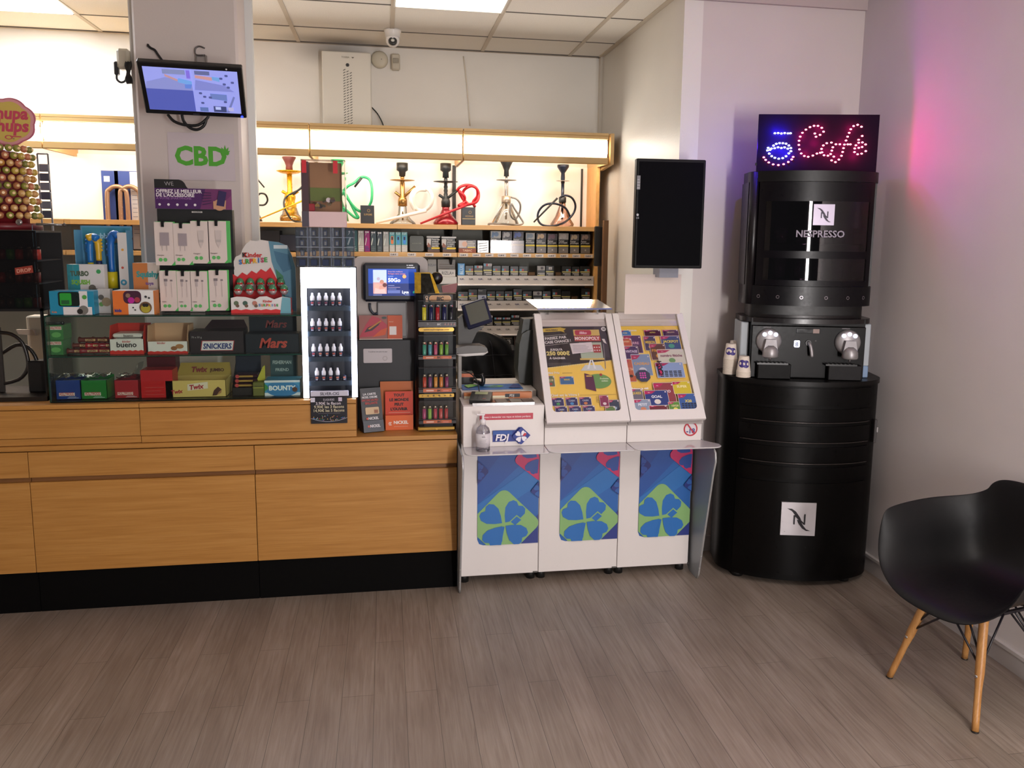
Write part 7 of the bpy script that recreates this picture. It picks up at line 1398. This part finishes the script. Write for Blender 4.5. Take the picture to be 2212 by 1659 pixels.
for s in (-1, 1):
    c = V((s * .19 - .002, -.118, 1.225)); hd = thing('x', None, None, (0, 0, 0)); bpy.data.objects.remove(hd)
    b = MB(MM); b.lathe(c, [(.062, .004), (.062, -.004), (.058, -.018), (.048, -.026), (0.001, -.03)], SV, 32, 'y')
    b.build('brew_head', t); hb = [o for o in kids(t) if o.name.startswith('brew_head')][-1]
    b = MB(MM); b.prism([c + V((-.024, -.026, .012)), c + V((.024, -.026, .012)), c + V((.036, -.026, -.052)), c + V((-.036, -.026, -.052))], (0, -.03, 0), SVD)
    b.lathe(c + V((0, -.05, -.075)), [(.034, 0), (.038, .006), (.037, .03), (.03, .045), (.018, .055)], SV, 24); b.box(c.x - .016, c.x + .016, c.y - .060, c.y - .055, c.z - .026, c.z - .018, M('0a0a0a', .4), .003); b.cyl(c + V((0, -.05, -.09)), .006, .016, M('6a6668', .3, .6), 10); b.build('spout', hb)
    b = MB(MM)
    for k in (-1, 0, 1): b.lathe(c + V((k * .027, -.0285, .034 + (.008 if k == 0 else 0))), [(.0105, .004), (.0105, -.002), (0.0005, -.003)], M('dfe4ff', .3, 0, 1.3), 16, 'y')
    b.build('lit_button', hb)
    b = MB(MM); F = Fc(b, (c.x - .03, -.1155, 1.288), EX, EZ, .04, .006); F.text('NESPRESSO', .5, .1, .008, M('8a8488'), maxw=.95); b.build('lettering', t)
b = MB(MM); b.box(-.06, .055, -.118, -.115, 1.265, 1.288, M('050505', .15), .002); b.box(.02, .05, -.1195, -.118, 1.266, 1.287, M('8a7068', .2)); F = Fc(b, (-.068, -.1155, 1.195), EX, EZ, .028, .034); F.rrect(0, 0, 1, 1, .006, M('dce2ff', .3, 0, 3)); F.text('8', .5, .15, .03, M('3a4478'), bold=.02); F.disc(3.7, 1.0, .004, M('3a3636'), n=10); b.build('display_panel', t)
b = MB(MM); b.lathe((.0, -.115, 1.218), [(.014, 0), (.014, -.008)], M('141214', .3), 16, 'y'); b.tube([(.0, -.122, 1.222), (.006, -.14, 1.205), (.012, -.145, 1.17), (.014, -.145, 1.152)], [.008, .0085, .007], SV, 12, 3); b.build('hot_water_spout', t)
b = MB(MM); slab(b, .275, .12, -.11, 1.338, 1.400, M('060506', .4), -.03); slab(b, .26, .12, -.125, 1.3385, 1.352, M('1a1516', .3, .3), -.03); b.build('cup_warmer', t)
# ------------------------------------------------------------------ glass cabinet on top
t = thing('cup_display_cabinet', 'black curved cabinet with a smoked glass door and glassware inside', 'display cabinet', MM @ V((0, .02, 1.401)), TH)
D0, D1, HW, YFc, YS_ = 1.401, 2.043, .308, -.165, -.03
b = MB(MM); slab(b, HW, .13, YFc, D0, 1.495, M('08060a', .3, 0, 0, 0, .25), YS_); slab(b, HW, .13, YFc, D1 - .05, D1, M('080608', .35, 0, 0, 0, .3), YS_)
b.box(-HW, HW, .12, .13, 1.495, D1 - .05, M('221a20', .5)); 
for s in (-1, 1): b.box(s * HW, s * (HW - .012), -.03, .12, 1.495, D1 - .05, M('0c0a0b', .3))
b.build('body', t)
def arcpane(b, hw, yf, ys, z0, z1, a0, a1, m, th=.003, n=20):
    A = [a0 + (a1 - a0) * i / n for i in range(n + 1)]
    o = [(hw * math.cos(a), ys + (yf - ys) * math.sin(a)) for a in A]; q = [((hw - th) * math.cos(a), ys + (yf - ys + th) * math.sin(a)) for a in A]
    b.grid([[(x, y, z) for x, y in o] for z in (z1, z0)], m); b.grid([[(x, y, z) for x, y in q] for z in (z0, z1)], m)
    for z in (z0, z1): b.grid([[(x, y, z) for x, y in o], [(x, y, z) for x, y in q]], m)
b = MB(MM); arcpane(b, HW, YFc, YS_, 1.497, D1 - .052, .45, PI - .52, SMOKE); 
W1 = M('08050a', .3, 0, 0, 0, .2)
for z0_, z1_ in ((1.497, 1.525), (1.60 + .03, 1.665), (1.90, D1 - .052)): arcpane(b, HW + .001, YFc - .001, YS_, z0_, z1_, .45, PI - .52, W1)
for a0, a1 in ((.45, .62), (PI - .69, PI - .52)): arcpane(b, HW + .0015, YFc - .0015, YS_, 1.497, D1 - .052, a0, a1, W1)
b.build('smoked_door', t)
b = MB(MM); b.cyl((-.284, -.062, D0 + .003), .026, D1 - D0 - .006, M('141013', .3, .2), 18); b.build('hinge_post', t)
b = MB(MM)
for k in range(6):
    a = .62 + (PI - 1.24) * k / 5; p = (HW * math.cos(a), YS_ + (YFc - YS_) * math.sin(a)); nrm = V((p[0] / HW ** 2, (p[1] - YS_) / (YFc - YS_) ** 2, 0)).normalized()
    c = V((p[0], p[1], 1.443)) + nrm * .0005; r_ = V((0, 0, 1)).cross(nrm); b.add([c + (r_ * math.cos(q) + V((0, 0, 1)) * math.sin(q)) * rr + nrm * .0016 for rr in (.0085, .0055) for q in [2 * PI * i / 16 for i in range(16)]], [(i, (i + 1) % 16, 16 + (i + 1) % 16, 16 + i) for i in range(16)], M('7a7278', .25, .6))
b.build('rivet', t)
b = MB(MM); emblem(b, -.028, 1.788, .098, -.171, 0, 'a49aac', '2a2038'); F = Fc(b, (-.14, -.172, 1.728), EX, EZ, .30, .04); F.text('NESPRESSO', .5, .1, .045, M('8a8090'), bold=.02, maxw=.95); b.build('door_marks', t)
for z in (1.53, 1.70):
    b = MB(MM); slab(b, HW - .02, .115, -.12, z - .004, z, glass('shelf_smoke', 'b8b0b8', .15, .05), -.03, 14); b.build('shelf', t)
GG = 'glass cups behind the smoked door'; GLM = M('8a8488', .15, .3)
for r, (z, h) in enumerate(((1.531, .10), (1.701, .075))):
    first = None
    for k in range(6):
        p = MM @ V((-.235 + .094 * k, -.04, z))
        if first is None:
            b = MB(); b.lathe((0, 0, 0), [(.022, 0), (.026, .004), (.032, h), (.030, h), (.024, .008), (0.001, .006)], GLM, 18)
            for q in range(3): b.lathe((0, 0, h * (.3 + .25 * q)), [(.0275 + q * .0015, 0), (.029 + q * .0015, .003), (.028 + q * .0015, .006)], GLM, 18)
            first = b.build('glass_cup'); o = first
        else: o = first.copy(); COL.objects.link(o)
        o.location = p; tag(o, 'glass cup in the smoked cabinet, %s shelf, %s from the left' % (('lower', 'upper')[r], ORD[k]), 'glass', GG)
# ------------------------------------------------------------------ LED sign
t = thing('led_sign', 'black LED sign with red dotted lettering beside a blue dotted cup', 'sign', MM @ V((0, 0, D1 + .001)), TH)
SX0, SZ0, SW_, SH_, SY = -.283, D1 + .001, .566, .268, -.07
b = MB(MM); b.box(SX0, SX0 + SW_, SY, SY + .012, SZ0, SZ0 + SH_, M('1c1022', .8, 0, 0, 0, .05)); b.box(SX0 + .05, SX0 + .07, SY + .012, SY + .09, SZ0, SZ0 + .012, BK2); b.box(SX0 + SW_ - .07, SX0 + SW_ - .05, SY + .012, SY + .09, SZ0, SZ0 + .012, BK2); b.box(SX0 - .006, SX0, SY, SY + .01, SZ0 + .028, SZ0 + .04, BK2); b.build('board', t)
def leds(paths, name, m, mr, step=.0125):
    b = MB(MM); n = 0
    for pth in paths:
        P_ = [V((SX0 + (x - 425) / 915 * SW_, SY - .001, SZ0 + (515 - y) / 450 * SH_)) for x, y in pth]
        for q in P_:
            b.ball(q - V((0, .0025, 0)), .0046, m, 8, (1.2, 1, .8)); n += 1
    return b.build(name, t)
CAF = [[(855, 215), (865, 240), (895, 225), (920, 200), (905, 170), (875, 155), (845, 155), (815, 165), (785, 185), (760, 210), (745, 240), (738, 272), (738, 305), (745, 340), (760, 372), (785, 392), (815, 398), (850, 388), (880, 372), (905, 366)],
       [(1020, 298), (985, 285), (950, 290), (925, 308), (913, 335), (918, 362), (935, 385), (965, 388), (985, 375), (992, 348), (998, 322), (1010, 395)],
       [(1205, 160), (1175, 145), (1145, 155), (1125, 180), (1115, 208), (1105, 238), (1095, 268), (1085, 300), (1080, 328), (1075, 358), (1068, 388), (1050, 418), (1025, 438), (995, 425), (1050, 298), (1110, 298), (1130, 298)],
       [(1165, 330), (1195, 325), (1220, 318), (1245, 298), (1220, 282), (1192, 285), (1172, 305), (1165, 358), (1190, 375), (1220, 370), (1250, 350)], [(1215, 232), (1190, 262)],
       [(475, 405), (490, 425), (515, 445), (550, 460), (590, 465), (630, 458), (665, 440), (690, 420), (700, 400)]]
REDL = M('ff5a70', .4, 0, 26); BLUL = M('90a8ff', .4, 0, 40)
leds(CAF, 'red_led_lettering', REDL, 0)
leds([[(550, 215), (575, 213), (600, 216), (625, 213), (650, 215), (670, 214)], [(545, 312), (565, 298), (590, 292), (615, 292), (640, 296), (662, 310), (678, 330), (655, 335), (630, 325), (605, 330), (580, 325), (555, 332), (530, 335)], [(500, 350), (515, 375), (535, 395), (560, 408), (590, 415), (620, 410), (645, 395), (665, 372), (680, 355), (520, 345), (505, 330)]], 'blue_led_cup', BLUL, 0)
# the sign's own coloured light
def sign_light(name, lx, ly, lz, e, col):
    l = bpy.data.lights.new(name, 'POINT'); l.shadow_soft_size = .004; l.energy = e; l.color = col
    o = bpy.data.objects.new(name, l); COL.objects.link(o); o.location = MM @ V((lx, ly, lz)); return o
n_ = 0
for (u_, v_) in ((.36, .62), (.40, .32), (.50, .75), (.57, .35), (.66, .28), (.70, .5), (.76, .75), (.84, .45), (.80, .28), (.47, .5)):
    sign_light('red_led_light_%d' % n_, SX0 + u_ * SW_, SY - .024, SZ0 + v_ * SH_, .30, (1, .0, .16)); n_ += 1
for (u_, v_) in ((.14, .7), (.2, .66), (.13, .38), (.2, .36), (.25, .3)):
    sign_light('blue_led_light_%d' % n_, SX0 + u_ * SW_, SY - .024, SZ0 + v_ * SH_, .8, (.02, .01, 1)); n_ += 1
sign_light('blue_led_backlight', -.300, SY + .02, SZ0 + .12, 1.3, (.10, .03, 1))
sign_light('red_led_backlight', .300, SY + .02, SZ0 + .12, .22, (1, .03, .2))
# ------------------------------------------------------------------ paper cups
G = 'white paper cups beside the coffee machine'; first = None
CPM = M('d8ccbe', .55); PUR = M('3a2c78', .5)
def cup_mesh(pr):
    b = MB(); b.lathe((0, 0, 0), [(.0345, 0), (.036, .002), (.0345, .005), (.034, .006), (.0245, .078), (.0235, .079), (0.001, .076)], CPM, 24)
    if pr:
        for da, dz, r_ in ((-.3, .044, .019), (.36, .042, .019)):
            vs = []; 
            for i in range(16):
                a = 2 * PI * i / 16; z = dz + r_ * math.sin(a); R_ = .034 - (z - .006) * .1319 + .0006; th = -PI / 2 + da + r_ * math.cos(a) / R_; vs.append((R_ * math.cos(th), R_ * math.sin(th), z))
            R_ = .034 - (dz - .006) * .1319 + .0009; vs.append((R_ * math.cos(-PI / 2 + da), R_ * math.sin(-PI / 2 + da), dz)); b.add(vs, [(i, (i + 1) % 16, 16) for i in range(16)], PUR if da > 0 or pr == 1 else PUR)
            if da < 0 and pr == 2:
                b.add([((R_ + .0005) * math.cos(-PI / 2 + da + .011 * math.cos(a) / R_), (R_ + .0005) * math.sin(-PI / 2 + da + .011 * math.cos(a) / R_), dz + .011 * math.sin(a)) for a in [2 * PI * i / 12 for i in range(12)]], [tuple(range(12))], CPM)
    o = b.build('paper_cup'); return o
pro = {}
for si, (nst, lab, pr) in enumerate(((13, 'left cup stack', 2), (14, 'rear cup stack by the machine', 0), (5, 'front cup stack', 1))):
    q = [V((1.712, 3.885, 0)), V((1.765, 3.955, 0)), V((1.742, 3.79, 0))][si]
    for k in range(nst):
        top = k == nst - 1; key = pr if top else 0
        if key not in pro: o = cup_mesh(key); o['label'] = ''; pro[key] = [o, 0]
        o, u = pro[key]
        if u: o = o.copy(); COL.objects.link(o)
        pro[key][1] = 1
        o.location = (q.x, q.y, ZTB + .002 + k * .0062); o.rotation_euler = (0, 0, -.42)
        tag(o, 'white paper cup, %s from the bottom of the %s' % (ORD[k], lab), 'cup', G)

# ================================================================== black shell chair
CH = V((2.196, 2.618, 0)); FW = V((-.977, -.213, 0)).normalized(); SD = V((-FW.y, FW.x, 0))
CMX = Matrix((FW, SD, V((0, 0, 1)))).transposed().to_4x4(); CMX.translation = CH
t = thing('shell_armchair', 'black moulded shell armchair on beech dowel legs by the right wall', 'chair', CH, 0)
half = [[(.272, 0, .372), (.272, .08, .375), (.27, .16, .392), (.255, .24, .442), (.225, .288, .50), (.198, .312, .575), (.172, .318, .648)],
        [(.245, 0, .415), (.245, .08, .417), (.23, .16, .428), (.2, .225, .462), (.18, .262, .512), (.155, .283, .585), (.135, .322, .662)],
        [(.10, 0, .425), (.10, .08, .425), (.10, .15, .432), (.09, .212, .458), (.08, .248, .512), (.06, .268, .59), (.05, .318, .675)],
        [(-.03, 0, .41), (-.03, .08, .412), (-.03, .145, .422), (-.035, .20, .452), (-.045, .235, .512), (-.055, .256, .60), (-.05, .308, .685)],
        [(-.14, 0, .42), (-.14, .07, .422), (-.14, .135, .432), (-.14, .18, .46), (-.137, .213, .52), (-.13, .235, .60), (-.13, .278, .692)],
        [(-.205, 0, .47), (-.204, .07, .472), (-.20, .13, .48), (-.192, .167, .503), (-.182, .197, .55), (-.175, .217, .62), (-.19, .242, .70)],
        [(-.235, 0, .56), (-.234, .07, .56), (-.23, .12, .568), (-.222, .155, .585), (-.213, .182, .615), (-.21, .20, .655), (-.225, .216, .713)],
        [(-.243, 0, .68), (-.242, .065, .68), (-.24, .11, .68), (-.244, .145, .684), (-.24, .167, .692), (-.236, .18, .705), (-.24, .19, .732)],
        [(-.25, 0, .80), (-.249, .06, .80), (-.248, .11, .795), (-.246, .145, .785), (-.244, .166, .77), (-.243, .178, .757), (-.244, .186, .745)]]
rows = [[(x, -y, z) for x, y, z in r[:0:-1]] + list(r) for r in half]
b = MB(CMX); b.grid(rows, M('080709', .48, 0, 0, 0, .3)); sh_ = b.build('seat_shell', t)
m = sh_.modifiers.new('solid', 'SOLIDIFY'); m.thickness = .006; m.offset = -1
m = sh_.modifiers.new('sub', 'SUBSURF'); m.levels = 2; m.render_levels = 2
b = 0
legs = [(atz(1925, 1466, 0), (.10, .12)), (atz(2110, 1578, 0), (.10, -.12)), (atz(2090, 1425, 0), (-.10, .12)), (None, (-.10, -.12))]
feet = [(.205, .195), (.205, -.195), (-.205, .195), (-.205, -.195)]
for (f_, s_), (tf, ts) in zip(feet, ((.11, .115), (.11, -.115), (-.12, .115), (-.12, -.115))):
    b = MB(CMX); b.tube([(f_, s_, .004), ((f_ + tf) / 2, (s_ + ts) / 2, .195), (tf, ts, .385)], [.0125, .0165, .019], OAKL, 14, 4); b.lathe((f_, s_, 0), [(.0125, 0), (.0135, .002), (.0135, .006)], M('1a1412', .5), 12); L_ = b.build('leg', t)
    k = .48; b = MB(CMX); px_ = f_ + (tf - f_) * k; py_ = s_ + (ts - s_) * k; b.lathe((px_ + (.0155 if f_ > 0 else -.0155), py_, .385 * k), [(.006, 0), (.006, .003), (.003, .004)] if f_ > 0 else [(.006, 0), (.006, -.003), (.003, -.004)], CHROME, 12, 'x'); b.build('screw', L_)
b = MB(CMX); IR = M('17131a', .4)
lp = lambda i, k: (feet[i][0] + (((.11, .115), (.11, -.115), (-.12, .115), (-.12, -.115))[i][0] - feet[i][0]) * k, feet[i][1] + (((.11, .115), (.11, -.115), (-.12, .115), (-.12, -.115))[i][1] - feet[i][1]) * k, .385 * k)
tops = [(.13, .04, .385), (.13, -.04, .385), (-.13, .04, .38), (-.13, -.04, .38), (.03, .13, .385), (-.03, .13, .38), (.03, -.13, .385), (-.03, -.13, .38)]
for i, (a, c) in enumerate(((1, 4), (0, 6), (3, 5), (2, 7))):
    for q in (a, c): b.tube([lp(i, .55), tops[q]], .0042, IR, 8, 0)
for i, q in ((0, 0), (1, 1), (2, 2), (3, 3)): b.tube([lp(i, .62), (tops[q][0] * .9, tops[q][1], .385)], .0042, IR, 8, 0)
b.box(-.125, .125, -.13, -.118, .378, .388, IR); b.box(-.125, .125, .118, .13, .378, .388, IR); b.box(.118, .13, -.12, .12, .378, .388, IR); b.box(-.13, -.118, -.12, .12, .378, .388, IR); 
for x in (-.10, .10):
    for y in (-.1, .1): b.cyl((x, y, .385), .012, .03, M('101010', .5), 10)
b.build('wire_base', t)
